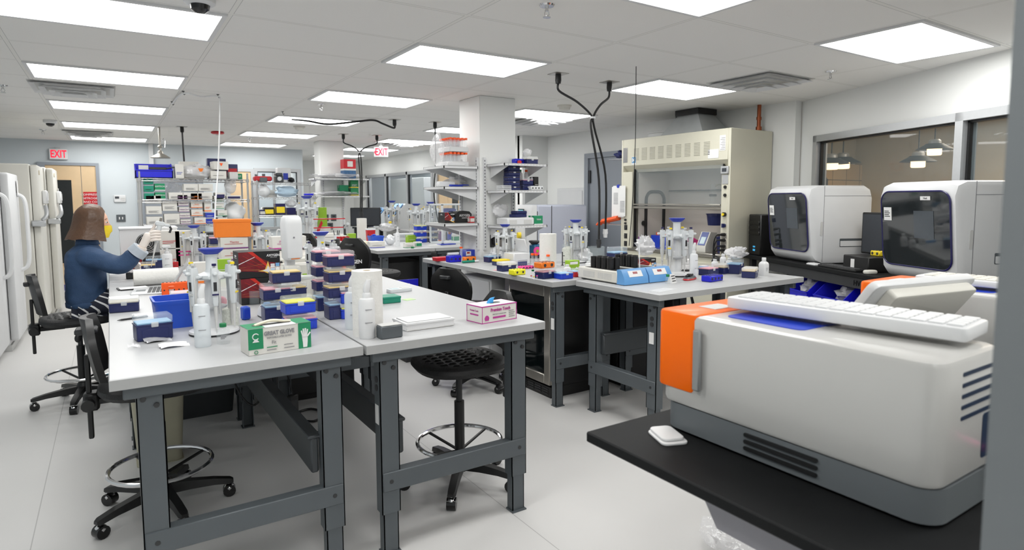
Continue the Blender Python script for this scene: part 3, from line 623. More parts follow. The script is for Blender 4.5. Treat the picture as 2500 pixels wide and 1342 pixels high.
# ================================================================= fume hood
t=thing('fume_hood','large beige fume hood with a glass sash against the right wall','fume hood',(0,0,0))
hx,hb,h0,h1,ht=5.10,5.765,3.90,5.43,2.145
b=MB().box(hx,hb,h0,h0+.03,.0,ht,.004).box(hx,hx+.09,h0+.03,h0+.10,.88,1.77,.004); b.build('right_panel','hood_beige',t)
b=MB().box(hx,hb,h1-.03,h1,.0,ht,.004).box(hx,hx+.09,h1-.18,h1-.03,.88,1.77,.004); b.build('left_panel','hood_beige',t)
b=MB().box(hx,hx+.02,h0+.03,h1-.03,1.84,ht,.003).prism([(hx,1.84),(hx+.02,1.84),(hx+.10,1.765),(hx+.08,1.765)],h0+.03,h1-.03,'y'); b.build('fascia','hood_beige',t)
MB().box(hx+.02,hb,h0+.03,h1-.03,ht-.02,ht).build('roof','hood_beige',t)
mat('hood_shadow',(160,158,144),.5,noise=.03)
for i in range(9):
    y=h0+.25+i*.125; b=MB().box(hx-.0012,hx,y-.003,y+.078,1.895,2.036)
    for j in range(9): b.box(hx-.003,hx-.001,y,y+.075,1.90+j*.0155,1.907+j*.0155,0,1)
    b.m=0; b.build('vent_louver',['hood_beige','hood_shadow'],t,smooth=False)
MB().box(hb-.06,hb-.02,h0+.03,h1-.03,.9,ht-.02).build('back_baffle','hood_in',t)
MB().box(hx+.01,hb-.02,h0+.03,h1-.03,.855,.895,.006).build('work_surface','stainless',t)
MB().box(hx+.03,hb-.02,h0+.03,h1-.03,0,.85,.004).build('base_cabinet','hood_beige',t)
for a,c in ((h0+.06,h0+.72),(h0+.75,h1-.06)): 
    d=MB().box(hx+.012,hx+.03,a,c,.08,.80,.004).build('cabinet_door','hood_beige',t)
    MB().cyl((hx,c-.06 if a<4.2 else a+.06,.55),(hx,c-.06 if a<4.2 else a+.06,.70),.006).build('handle','stainless',d)
s=MB().box(hx+.045,hx+.05,h0+.10,h1-.18,1.37,1.80).build('sash_glass','glass',t)
MB().box(hx+.02,hx+.06,h0+.10,h1-.18,1.345,1.375,.004).box(hx+.0,hx+.03,h0+.11,h1-.19,1.385,1.40,.003).build('sash_handle','stainless',t)
MB().box(hx+.03,hx+.07,h0+.10,h0+.112,.9,1.8).box(hx+.03,hx+.07,h1-.192,h1-.18,.9,1.8).build('sash_track','black_plastic',t)
# oval inspection frame on the inner left wall
b=MB(); yy=h1-.20
rr=[(hx+.36+ (x),1.24+z) for x,z in rrect(-.15,.15,-.30,.30,.10,5)]
b.tube([(x,yy,z) for x,z in rr],.02,8,closed=True); b.build('port_frame','rubber',t)
MB().box(hx+.1,hb-.06,yy+.005,yy+.02,.9,1.76).build('inner_wall','hood_in',t); MB().cyl((hx+.17,yy,1.17),(hx+.17,yy-.03,1.17),.03,n=12).build('port_knob','rubber',t)
b=MB().cyl((hb-.12,h0+.05,1.55),(hb-.12,h1-.25,1.55),.008).cyl((hb-.1,h0+.1,1.36),(hb-.1,h0+.75,1.36),.007).cyl((hb-.1,h0+.1,1.05),(hb-.1,h0+.75,1.05),.007); b.build('lattice_rod','charcoal',t)
# right post fittings
b=MB()
for z in (1.57,1.49): b.cyl((hx,h0+.05,z),(hx-.012,h0+.05,z),.016,n=12)
b.build('button','black_plastic',t)
MB().cyl((hx,h0+.05,1.30),(hx-.025,h0+.05,1.30),.022,n=10).box(hx-.035,hx-.02,h0+.042,h0+.058,1.29,1.312).build('valve_knob','black_plastic',t); MB().cyl((hx-.025,h0+.05,1.30),(hx-.036,h0+.05,1.30),.014,n=10).build('valve_cap','yellow',t)
MB().cyl((hx,h0+.05,1.19),(hx-.02,h0+.05,1.19),.02,n=8).box(hx-.04,hx-.018,h0+.043,h0+.057,1.17,1.21).build('valve_knob','navy',t)
for z in (1.09,1.03,.975,.93): MB().box(hx-.004,hx,h0+.02,h0+.085,z-.028,z+.028,.002).build('outlet_plate','stainless',t)
b=MB()
for z in (1.10,1.045,.985,.945): b.cyl((hx,h0+.045,z),(hx-.05,h0+.055,z),.017,.012,n=10)
b.build('plug','black_plastic',t)
b=MB()
for z,e in ((1.10,.62),(1.045,.66),(.985,.7),(.945,.74)): b.tube([(hx-.04,h0+.05,z),(hx-.07,h0+.09,z-.01),(hx-.06,h0+.13,z-.12),(hx-.04,h0+.14,e+.1),(hx-.03,h0+.12,e)],.006,6,smooth=5)
b.build('power_cord','black_plastic',t)
MB().box(hx-.02,hx,h0+.01,h0+.10,1.70,1.775,.004).build('alarm_box','alu',t); MB().box(hx-.023,hx-.02,h0+.03,h0+.08,1.72,1.755).build('alarm_display','screen',t); MB().box(hx-.004,hx,h0+.02,h0+.09,1.60,1.69).build('rating_plate','alu',t)
b=MB()
for z in (1.12,1.02,.93): b.box(hx-.003,hx,h1-.11,h1-.06,z-.03,z+.03).cyl((hx,h1-.085,z),(hx-.012,h1-.085,z),.018,n=10)
for z in (1.21,1.17): b.cyl((hx,h1-.085,z),(hx-.02,h1-.085,z),.013,n=10)
b.build('gas_fitting','charcoal',t)
MB().box(hx-.003,hx,h1-.10,h1-.03,1.88,2.05).build('steel_plate','chrome',t)
MB().box(hx-.003,hx,h0+.06,h0+.13,1.93,2.08).box(hx-.003,hx,h0+.14,h0+.27,1.86,1.95).build('paper_label','paper',t)
b=MB()
for i in range(8): b.box(hx-.004,hx-.003,h0+.065,h0+.12-.01*(i%3),1.94+i*.016,1.944+i*.016)
b.build('label_print','ink_grey',t,smooth=False)
MB().box(hx-.003,hx,h1-.24,h1-.17,1.85,1.94,.002).build('maker_badge','print_white',t)
MB().box(hx-.005,hx-.003,h1-.235,h1-.175,1.87,1.935,.002).build('badge_square',mat('badge_blue',(20,130,190),.4,noise=.04),t)
MB().text('H',.06,FACE('-x',hx-.006,h1-.205,1.90),bold=.004).build('badge_letter','print_white',t)
# above the hood
t=thing('exhaust_duct','galvanised tapered exhaust duct on top of the fume hood','duct',(hx+.33,4.62,ht))
R4=lambda a,c,z:[(a*x,c*y,z) for x,y in ((-1,-1),(1,-1),(1,1),(-1,1))]
MB().loft([R4(.24,.30,0),R4(.13,.14,.22)]).build('transition','duct',t,smooth=False); MB().loft([R4(.15,.16,.215),R4(.15,.16,.275)]).build('collar','black_plastic',t,smooth=False)
solo('copper_pipe',MB().cyl((5.70,4.02,2.0+.145),(5.70,4.02,CE),.02,n=12).cyl((5.70,4.02,2.16),(5.70,4.02,2.20),.03,n=12).cyl((5.70,4.02,2.27),(5.70,4.02,2.30),.026,n=12),'copper','insulated copper pipe running from the hood top to the ceiling','pipe')
solo('junction_box',MB().box(5.45,5.6,5.05,5.35,ht,ht+.09,.008).box(5.44,5.61,5.04,5.36,ht+.085,ht+.1,.004),'white_paint','white junction box on top of the fume hood','box')
solo('threaded_rod',MB().cyl((5.5,4.96,ht),(5.5,4.96,CE),.008).cyl((5.5,4.96,ht),(5.5,4.96,ht+.02),.02),'steel_dark','thin steel rod between hood top and ceiling','rod')
# things hung on the left of the hood
t=thing('glove_shelf','small wire shelf holding gloves on the hood left side','shelf',(5.2,h1,1.93)); b=MB()
for i in range(9): b.cyl((-.1+i*.03,0,0),(-.1+i*.03,.22,0),.003,n=5)
b.cyl((-.1,.22,0),(.14,.22,0),.004,n=5).cyl((-.1,.01,0),(.14,.01,0),.004,n=5); b.build('wire_grid','wire',t)
def blob(sx,sy,sz,amp,seed,freq=2.5,u=18,v=10):
    rn=random.Random(seed); ph=[(rn.uniform(0,6),rn.uniform(.5,1.5)*freq,rn.uniform(.5,1.5)*freq) for _ in range(5)]
    b=MB(); rings=[]
    for i in range(v+1):
        th=PI*i/v; ring=[]
        for j in range(u):
            a=2*PI*j/u; k=1+amp*sum(math.sin(p+f*a*1.0+g*th*2) if True else 0 for p,f,g in [(p,round(f),g) for p,f,g in ph])/2.2
            r=max(math.sin(th),.03); ring.append((sx*r*math.cos(a)*k,sy*r*math.sin(a)*k,sz*(1-math.cos(th))*(1 if i<v else 1)*(.5+.5*k)/1.0))
        rings.append(ring)
    return b.loft(rings)
solo('work_glove',blob(.09,.08,.045,.35,3),'navy','crumpled dark blue glove on the wire shelf at the hood top left','glove',(5.22,h1+.12,1.935))
def mk_glove(m,l,loc,rz,sc=1):
    b=MB(); b.loft([[(x*1,y,z) for x,y,z in [(q,w*.045*math.cos(2*PI*k/10),.03*math.sin(2*PI*k/10)) for k in range(10)]] for q,w in ((-.12,1.25),(-.05,1.0),(0,1.05),(.05,1.2),(.09,1.1),(.115,.6))])
    for i,(y,L) in enumerate(((-.04,.09),(-.014,.11),(.014,.105),(.038,.085))): b.tube([(.09,y,0),(.09+L*.6,y*1.1,-.008),(.09+L,y*1.2,-.03)],lambda u:.0145-.003*u,8)
    b.tube([(.0,-.05,0),(.05,-.085,-.005),(.09,-.1,-.02)],lambda u:.016-.004*u,8)
    o=solo('rubber_glove',b,m,l,'glove',loc,rz); o.scale=(sc,)*3; return o
g=mk_glove('glove_orange','orange rubber glove hanging from a rod left of the fume hood',(5.06,5.575,1.205),PI/2,1.0); g.rotation_euler=(0,.2,PI/2+.25)
solo('glove_rod',MB().cyl((5.12,h1,1.145),(5.06,h1+.25,1.15),.008).cyl((5.12,h1,1.145),(5.12,h1+.012,1.145),.02),'wire','thin rod under the orange glove on the hood side','rod')
solo('glove_clip_rack',MB().box(5.12,5.2,h1,h1+.16,1.38,1.388).cyl((5.12,h1+.05,1.385),(5.12,h1+.05,1.43),.004).cyl((5.12,h1+.1,1.385),(5.12,h1+.1,1.43),.004).cyl((5.12,h1+.15,1.385),(5.12,h1+.15,1.43),.004),'clear','small clear holder on the hood side beside the hanging papers','holder')
t=thing('hanging_papers','printed sheets hanging from a blue clip on the hood corner','papers',(hx-.012,h1-.03,1.60))
t.scale=(1,1.25,1.2)
MB().box(-.004,-.002,-.03,.14,-.30,.0).box(-.008,-.006,-.05,.12,-.29,.01).build('sheets','paper',t); MB().cyl((-.012,.05,.005),(.01,.05,.005),.018,n=10).build('clip','dish_blue',t)
b=MB()
for j in range(2):
    for i in range(9): b.box(-.0095,-.0082,-.04+j*.09,.02+j*.09,-.25+i*.013+j*.08,-.245+i*.013+j*.08)
b.build('print','ink_grey',t,smooth=False)
# inside the hood
t=thing('reagent_tub','blue tub with orange-capped tubes inside the fume hood','tub',(5.35,4.98,.896))
MB().rprism(-.09,.09,-.13,.13,.03,0,.14).build('tub','blue_plastic',t); b=MB()
for i in range(4): b.cyl((.0,-.09+i*.06,.14),(.0,-.09+i*.06,.17),.022,n=10)
b.build('cap','neon_orange',t)
def mk_tuberack(m,l,loc,rz,w=.22,d=.09,h=.055,nx=6,ny=2,r=.012,cat='tube rack',name='tube_rack',tilt=None,side=True):
    t=thing(name,l,cat,loc,rz)
    MB().box(-w/2,w/2,-d/2,d/2,0,h,.006).build('rack_body',m,t)
    b=MB()
    for i in range(nx):
        for j in range(ny): b.cyl((-w/2+w*(i+.5)/nx,-d/2+d*(j+.5)/ny,h),(-w/2+w*(i+.5)/nx,-d/2+d*(j+.5)/ny,h+.0012),r,n=10)
    if side:
        for i in range(max(2,nx-2)): b.cyl((-w/2+w*(i+.5)/max(2,nx-2),-d/2,h*.5),(-w/2+w*(i+.5)/max(2,nx-2),-d/2-.001,h*.5),min(r*1.1,h*.3),n=10)
    b.build('tube_holes','charcoal',t)
    if tilt: t.rotation_euler=(tilt,0,rz)
    return t
mk_tuberack('pink','bright pink tube rack leaning inside the fume hood',(5.48,4.72,.95),1.2,.26,.10,.06,6,2,.013,tilt=.5)
solo('warning_wedge',MB().box(-.02,.02,-.06,.06,0,.17,.01),mat('hazard',(200,170,30),.5,noise=.5,nscale=18),'yellow and black striped block at the back of the hood','block',(5.55,4.55,.896))
solo('pink_sealed_bag',blob(.06,.12,.075,.08,4),'film2','clear zip bag with a pink seal inside the hood beside the right post','bag',(5.42,4.11,1.045))
solo('ice_bucket',MB().lathe([(.07,0),(.085,.15),(.095,.155),(.095,.16)],n=22).lathe([(.02,.16),(.09,.16),(.03,.18)],n=18),'navy','navy bucket with a lid inside the hood by the right post','bucket',(5.33,4.12,.896))
solo('hood_bucket',MB().lathe([(.085,0),(.10,.12),(.11,.125),(.1,.11),(.08,.01)],n=22),'navy','dark blue funnel bucket clamped high inside the hood','bucket',(5.45,4.33,1.17))
t=thing('mini_centrifuge','small white bench meter with a blue panel inside the hood','bench meter',(5.30,4.32,.896))
MB().prism([(-.10,0),(.08,0),(.08,.20),(-.02,.21),(-.10,.06)],-.06,.06,'y').build('housing','offwhite',t); MB().prism([(-.0965,.07),(-.0235,.205),(-.0245,.207),(-.0975,.072)],-.045,.045,'y').build('panel',mat('panel_blue',(70,84,150),.4,noise=.04),t); MB().prism([(-.0895,.085),(-.0505,.155),(-.0518,.157),(-.0908,.087)],-.03,.03,'y').build('display','lcd',t)
solo('red_roll',MB().cyl((5.55,4.1,.95),(5.55,4.42,.95),.05,n=16).cyl((5.55,4.42,.95),(5.55,4.425,.95),.03,n=12),'red','red roll lying at the back of the fume hood','roll')
t=thing('condenser','glass condenser with tubing clamped inside the hood','condenser',(5.5,4.42,1.36)); MB().cyl((0,0,0),(0,0,.25),.03,n=14).build('tube','glass',t); MB().cyl((0,0,.12),(0,0,.145),.04,n=14).build('clamp','charcoal',t); MB().tube([(0,-.03,.23),(.0,-.1,.24),(.0,-.16,.12),(0,-.17,0)],.009,smooth=5).build('hose','bin_beige',t)
# ================================================================= black bench along the skewed right wall
QL=V((5.84,3.56,0)); QR=math.atan2(-.908,-.418)
def ql(x,y,z=.9): return V((5.84-.418*x+.908*y,3.56-.908*x-.418*y,z))
t=thing('black_bench','long black bench along the right wall under the window','bench',QL,QR)
MB().box(-.08,3.4,-.62,-.03,.865,.9,.004).build('worktop','black_top',t)
MB().box(.3,3.3,-.60,-.585,.785,.865).build('apron','charcoal',t)
b=MB()
for x in (-.02,.62,2.2,3.3): b.box(x-.025,x+.025,-.56,-.51,0,.865).box(x-.025,x+.025,-.12,-.07,0,.865)
b.build('frame','charcoal',t); MB().box(0,3.3,-.6,-.1,.56,.58,.003).build('shelf','charcoal',t)
MB().text('HV',.055,FACE('-y',1.55,-.602,.822),bold=.001).build('marking','black_gloss',t)
def analyzer(l,x,y,note,note2):
    t=thing('pcr_analyzer',l,'analyzer',ql(x,y),QR); w,d,h=.315,.60,.665
    # body: a rounded shell whose front bends in at the bottom; front at -y
    prof=lambda i,o:[(-w+i,o),(w-i,o)]
    rings=[]
    yz=[(-.05,0),(-.46,0),(-.52,.025),(-.555,.075),(-.600,.575),(-.58,.64),(-.52,h),(-.07,h),(-.02,h-.03),(0,h-.10),(0,.02)]
    b=MB(); xs_=[(-w,.03),(-w+.01,.008),(-w+.035,0),(w-.035,0),(w-.01,.008),(w,.03)]
    cy,cz=-.3,.34
    for xx,ins in xs_: rings.append([(xx,yy+(ins if yy<cy else -ins),zz+(ins if zz<cz else -ins)) for yy,zz in yz])
    b.loft(rings); b.build('shell','white_plastic',t,sharp=30)
    # glass door on the front
    g=MB(); pts=rrect(-w+.03,w-.03,.10,.60,.07,6)
    fy=lambda z: -.561-.045*(z-.075)/.5
    zl=[.10,.106,.12,.14,.17,.22,.3,.4,.5,.53,.56,.58,.594,.60]
    def hw(z):
        q=max(0,.17-z,z-.53); return w-.03-(.07-math.sqrt(max(0,.0049-q*q)))
    g.sheet(lambda u,v:((2*u-1)*hw(zl[round(v*13)]),fy(zl[round(v*13)])-.003,zl[round(v*13)]),8,13); D=g.build('door_glass','dark_glass',t)
    r=MB().tube([(x,fy(z)-.001,z) for x,z in pts],.006,6,closed=True); r.build('door_rim',mat('rim',(28,24,80),.3,noise=.05),t)
    g=MB(); g.M=MX.Translation((0,-.5652,.075))@MX.Rotation(.0898,4,'X'); g.box(-.0,.16,-.0006,.0,.22,.40); g.build('inner_screen',mat('faint_screen',(74,80,86),.1,noise=.05),D)
    nM=MX.Translation((0,-.5665,.075))@MX.Rotation(.0898,4,'X'); g=MB(); g.M=nM; g.box(-w+.055,-w+.125,-.001,.0,.33,.42); g.build('note','paper',D); g=MB(); g.M=nM; g.box(.06,.14,-.001,.0,.47,.495); g.build('note','paper',D)
    n=MB(); n.M=nM
    for i in range(4): n.box(-w+.062,-w+.11-.008*(i%2),-.0018,-.001,.355+i*.012,.36+i*.012)
    n.text(note2,.016,FACE('-y',.10,-.0016,.482)); n.build('lettering','ink',D,smooth=False)
    s=MB().box(w-.001,w+.0015,-.458,-.455,.02,h-.005).box(w-.001,w+.0015,-.458,-.02,.575,.578); s.build('seam','ink_grey',t)
    MB().rprism(-.485,-.462,.24,.36,.01,w-.002,w+.004,'x').build('grip_slot','carton_grey',t)
    s=MB().rprism(-.30,-.06,.145,.215,.006,w-.002,w+.002,'x').build('drawer_slot','steel_grey',t); MB().rprism(-.295,-.065,.15,.195,.004,w+.001,w+.006,'x').build('drawer','white_plastic',s)
    MB().box(-w+.04,w-.04,-.46,-.06,-.0,.002).build('foot_pad','charcoal',t)
    return t
analyzer('white analyzer with a dark glass door, farther along the black bench',.62,.0,'','Viia7')
analyzer('white analyzer with a dark glass door, nearer the right edge of the photo',2.05,.0,'','Viia6')
t=thing('pc_tower','black desktop tower on the black bench beside the fume hood','computer',ql(.035,-.14),QR)
MB().box(-.11,.11,-.42,.08,.0,.40,.008).build('case','black_plastic',t); b=MB()
for i in range(3): b.box(-.095,.095,-.428,-.42,.30-.05*i,.335-.05*i,.003)
b.build('drive_bay','black_gloss',t); MB().box(-.02,.02,-.4215,-.42,.04,.06).box(-.02,.02,-.4215,-.42,.075,.09).build('status_light',mat('blue_led',(60,160,210),.4,emit=.6),t)
def monitor(l,loc,rz,w,h,tilt=0,m='black_plastic'):
    t=thing('monitor',l,'monitor',loc,rz); MB().box(-w/2,w/2,-.02,.02,.10,.10+h,.008).build('housing',m,t); MB().box(-w/2+.015,w/2-.015,-.0215,-.02,.115,.085+h).build('screen','screen',t); MB().box(-.03,.03,.0,.03,.01,.2,.004).build('stand','charcoal',t); MB().rprism(-.11,.11,-.08,.09,.03,0,.012).build('base','charcoal',t); return t
monitor('black monitor seen edge-on between tower and left analyzer',ql(.24,-.30),QR+1.5,.16,.30)
monitor('black monitor standing between the two white analyzers',ql(1.26,-.14),QR+.12,.44,.34)
t=thing('mini_pc','small black computer with a white sticker between the analyzers','computer',ql(1.42,-.40),QR); MB().box(-.14,.14,-.12,.12,0,.115,.006).build('case','black_plastic',t); MB().box(-.05,-.01,-.1215,-.12,.025,.09).build('sticker','paper',t)
mk_tuberack('yellow','small yellow rack on top of the black mini computer',ql(1.46,-.36,1.016),QR,.10,.06,.04,3,2,.01)
def keyboard(l,loc,rz,m,w=.42,d=.14,h=.02,sc=1,rx=0):
    t=thing('keyboard',l,'keyboard',loc,rz); MB().rprism(-w/2,w/2,-d/2,d/2,.012,0,h,bev=.004).build('case',m[0],t); b=MB()
    for j in range(5):
        for i in range(15): b.box(-w/2+.012+i*(w-.03)/15,-w/2+.012+(i+.86)*(w-.03)/15,-d/2+.012+j*(d-.026)/5,-d/2+.012+(j+.84)*(d-.026)/5,h-.001,h+.004,.0015)
    b.build('keys',m[1],t); t.rotation_euler=(rx,0,rz); return t
keyboard('black keyboard on the black bench in front of the mini computer',ql(1.30,-.535),QR,('black_plastic','charcoal'),.44,.13)
solo('computer_mouse',MB().rprism(-.03,.03,-.05,.05,.028,0,.03,bev=.012),'offwhite','white mouse at the end of the black keyboard','mouse',ql(1.62,-.55),QR)
solo('white_tray',MB().rprism(-.06,.06,-.035,.035,.01,0,.012,bev=.003).rprism(-.05,.05,-.028,.028,.008,.012,.016),'white_plastic','small flat white case on the black bench front edge','case',ql(.98,-.56),QR)
for i,(px,py,l) in enumerate(((1955,735,'blue parts bin leftmost under the black bench, with clear bags'),(2035,752,'big blue parts bin in the middle under the black bench'),(2128,765,'blue parts bin behind the white screen under the black bench'))):
    x=(.86,1.30,1.76)[i]; t=thing('parts_bin',l,'bin',ql(x,-.45,.581),QR,'blue parts bins under the black bench')
    b=MB(); w,d,h=.175,.20,.20
    b.box(-w,w,-d,d,0,.006).box(-w,w,d-.006,d,0,h).prism([(-d,0),(-d,.10),(-d+.1,h*.95),(d,h),(d,0)],-w,-w+.006,'x').prism([(-d,0),(-d,.10),(-d+.1,h*.95),(d,h),(d,0)],w-.006,w,'x').box(-w,w,-d-.004,-d+.004,0,.10).box(-w,w,-d-.012,-d+.004,.09,.10)
    b.build('bin_body','royal',t,smooth=False)
    solo('plastic_bag',blob(.105,.115,.085,.22,20+i,3.2),'film2','crumpled clear bag of parts inside '+('the leftmost blue bin','the middle blue bin','the blue bin behind the white screen')[i],'bag',ql(x,-.45,.60),QR)
# ================================================================= foreground counter and orange instruments
t=thing('black_counter','black counter in the right foreground carrying the orange instruments','counter',(0,0,0))
MB().box(1.02,2.72,-1.35,1.21,.822,.85,.004).build('worktop','black_top',t)
MB().prism([(-1.3,.822),(.90,.822),(.84,.735),(-1.3,.735)],1.085,1.10,'x').build('apron',mat('apron_lilac',(150,148,154),.5,noise=.04),t)
b=MB()
for x in (1.95,2.6):
    for y in (-1.2,.6): b.box(x-.03,x+.03,y-.03,y+.03,0,.822)
b.build('leg','steel_dark',t)
mat('handle_grey',(140,142,142),.45,noise=.04)
def instrument(l,x0,y0,kb):
    t=thing('lab_instrument',l,'instrument',(x0,y0,.85)); w,L,h=.285,.665,.315
    MB().rprism(.006,w-.006,.0,L-.01,.05,.008,.075,seg=6).build('base','jamb',t)
    MB().rprism(0,w,0,L,.045,.075,h,seg=6,bev=.012).build('body',mat('inst_white',(190,189,186),.3,coat=.2,noise=.015,nscale=4),t)
    fz=[(z,y) for y,z in ((L-.125,.10),(L+.003,.10))]
    c=MB(); c.rprism(-.004,w+.004,L-.125,L+.004,.02,.115,h+.004,seg=5,bev=.008); c.build('front_cover','inst_orange',t)
    MB().box(-.016,-.004,L-.147,L-.123,.13,.285,.004).build('cover_handle','handle_grey',t)
    MB().box(.10,.18,L-.10,L-.045,h+.004,h+.0055).build('top_label','carton_grey',t)
    MB().rprism(.06,w-.05,.30,L-.16,.02,h-.002,h+.002).build('top_inset','blue_plastic',t)
    b=MB()
    for i in range(5): b.rprism(.09,w-.03,h-.12+i*.021,h-.112+i*.021,.003,-.001,.004,'y')
    b.build('rear_vent',mat('vent_navy',(24,44,70),.4,noise=.1),t)
    b=MB()
    for i in range(3): b.rprism(.22,.40,.022+i*.016,.031+i*.016,.004,.002,.007,'x')
    b.build('side_vent','black_plastic',t)
    MB().rprism(.19,w-.02,.10,.19,.008,-.001,.004,'y').build('socket_recess','vent_navy',t)
    b=MB()
    for x in (.05,w-.05):
        for y in (.07,L-.08): b.cyl((x,y,0),(x,y,.01),.018,n=10)
    b.build('foot','black_plastic',t)
    return t
instrument('large white instrument with an orange end cover in the right foreground',1.215,.475,0)
instrument('white and orange instrument half hidden behind the tilted white screen',2.20,.46,1)
keyboard('white keyboard lying on top of the foreground orange instrument',(1.425,.765,1.178),PI/2+.10,('white_plastic','white_plastic'),.52,.15,.028,rx=0)
keyboard('white keyboard on the second orange instrument at the right edge',(2.36,.76,1.178),PI/2+.05,('white_plastic','offwhite'),.46,.15,.02)
solo('pink_strap',MB().tube([(1.44,.47,.96),(1.47,.44,.95),(1.50,.40,.94),(1.55,.36,.93)],.007,smooth=4),'pink','bright pink cable plugged into the back of the foreground instrument','cable')
t=thing('tilted_screen','tilted white display seen from behind, between the orange instruments','display',(1.86,.85,.85),-.17)
MX_=MX.Translation((0,0,.275))@MX.Rotation(-.95,4,'X'); b=MB(); b.M=MX_; b.rprism(-.21,.21,-.14,.16,.02,-.012,.012,seg=4,bev=.004)
b.build('housing','white_plastic',t); b=MB(); b.M=MX_; b.rprism(-.16,.18,-.13,-.02,.012,-.045,-.011,seg=4,bev=.006); b.build('rear_ledge','offwhite',t)
b=MB(); b.M=MX_; b.box(-.19,.19,-.12,.14,.012,.0135); b.build('screen','screen',t)
MB().box(-.05,.05,.03,.07,.01,.22,.006).build('stand','offwhite',t); MB().rprism(-.1,.1,-.08,.09,.02,0,.012).build('base','offwhite',t)
solo('folded_film',MB().rprism(-.05,.05,-.035,.035,.015,0,.006,bev=.002).rprism(-.04,.05,-.03,.03,.015,.007,.014,bev=.003),'print_white','small pale folded sleeve on the black counter under the foreground instrument','sleeve',(1.165,1.06,.85),1.2)
solo('floor_bag',blob(.20,.16,.07,.25,8,3),'film','crumpled clear plastic bag on the floor under the black counter','bag',tuple(at(1830,1350,.0)))
solo('black_floor_box',MB().box(-.3,.3,-.3,.3,0,.30,.01).box(-.31,.31,-.31,.31,.30,.32,.006),'charcoal','dark box on the floor under the black counter','box',(2.3,.1,.0))
# ================================================================= wire racks
def wire_rack(l,x0,x1,y0,y1,shelves,h,base):
    t=thing('wire_rack',l,'rack',(0,0,0))
    for x in (x0+.02,x1-.02):
        for y in (y0+.02,y1-.02):
            b=MB().cyl((x,y,base),(x,y,h),.0125,n=8).lathe([(.02,0),(.02,.03)],x,y,base,n=8)
            for z in shelves: b.cyl((x,y,z-.035),(x,y,z+.004),.02,n=8)
            b.build('post','chrome' if 0 else 'wire',t)
    for z in shelves:
        b=MB()
        for y in (y0+.02,y1-.02):
            b.cyl((x0+.02,y,z),(x1-.02,y,z),.004,n=5).cyl((x0+.02,y,z-.03),(x1-.02,y,z-.03),.004,n=5); n=22
            for i in range(n):
                xa=x0+.02+(x1-x0-.04)*i/n; xb=x0+.02+(x1-x0-.04)*(i+1)/n
                b.cyl((xa,y,z if i%2 else z-.03),(xb,y,z-.03 if i%2 else z),.003,n=4)
        for x in (x0+.02,x1-.02): b.cyl((x,y0+.02,z),(x,y1-.02,z),.004,n=5).cyl((x,y0+.02,z-.03),(x,y1-.02,z-.03),.004,n=5)
        m=int((x1-x0)/.035)
        for i in range(1,m): b.cyl((x0+(x1-x0)*i/m,y0+.02,z+.002),(x0+(x1-x0)*i/m,y1-.02,z+.002),.0022,n=4)
        b.build('wire_shelf','wire',t)
    return t
RY=8.5; RS=(1.16,1.465,1.72)
wire_rack('tall chrome wire rack full of cartons behind the seated person',.29,1.52,RY,RY+.46,(.35,.80)+RS,1.80,0)
wire_rack('chrome wire rack in front of the back window, with bags and devices',2.02,3.02,10.75,11.2,(.5,1.20,1.50,1.745),1.78,0)
# ================================================================= wine-cooler style fridge below the left side bench
t=thing('glass_door_cooler','stainless under-bench cooler with a glass door','cooler',(2.62,3.50,0))
MB().box(.05,.6,.02,.62,.08,.835,.006).build('cabinet','black_plastic',t); MB().box(.02,.58,.03,.61,.0,.08).build('plinth','black_plastic',t)
b=MB().box(0,.045,.02,.09,.10,.83,.004).box(0,.045,.55,.62,.10,.83,.004).box(0,.045,.09,.55,.10,.17,.004).box(0,.045,.09,.55,.75,.83,.004); D=b.build('door_frame','stainless',t)
MB().box(.015,.025,.09,.55,.17,.75).build('door_glass','cooler_glass',D); MB().cyl((-.035,.585,.3),(-.035,.585,.72),.009,n=10).cyl((-.035,.585,.32),(0,.585,.32),.006).cyl((-.035,.585,.70),(0,.585,.70),.006).build('door_handle','stainless',D)
b=MB()
for i in range(6):
    for j in range(3): b.box(.015,.021,.06+i*.09,.13+i*.09,.02+j*.018,.03+j*.018)
b.build('grille','charcoal',t,smooth=False); b=MB()
for z in (.33,.52,.66): b.box(.06,.5,.09,.55,z,z+.006)
b.build('shelf','wire',t)
for i,(y,z,m,l) in enumerate(((3.62,.34,'green','green'),(3.80,.34,'red','red'),(3.97,.34,'blue_plastic','blue'),(3.62,.53,'green','dark green'),(3.82,.53,'blue_plastic','bright blue'),(3.65,.17,'orange','orange'),(3.88,.17,'lime','lime green'))):
    tt=thing('reagent_box',l+' reagent box '+('on the lower shelf' if z<.3 else 'on the middle shelf' if z<.5 else 'on the upper shelf')+' inside the glass-door cooler','box',(2.80,y,z)); MB().box(-.08,.08,-.065,.065,0,.10,.004).build('box',m,tt); MB().box(-.083,.083,-.068,.068,.085,.115,.004).build('lid',m,tt)
solo('white_under_bench_unit',MB().box(2.60,3.05,4.30,4.78,.02,.80,.008).box(2.59,2.60,4.32,4.76,.05,.78,.004),'white_paint','plain white cabinet under the left-hand bench beyond the steel cooler','cabinet')
t=thing('blue_tote_tower','stacked blue and white containers under the far end of the side bench','container',(2.70,5.02,0)); t.scale=(.82,.82,1); MB().rprism(-.2,.2,-.2,.2,.03,.02,.55).build('tub','royal',t); MB().rprism(-.18,.18,-.18,.18,.03,.55,.72).rprism(-.21,.21,-.21,.21,.03,.53,.56).build('lid','white_plastic',t); b=MB()
for i in range(3): b.cyl((-.1+.09*i,-.181,.63),(-.1+.09*i,-.184,.63),.018,n=10)
b.build('hole','charcoal',t)
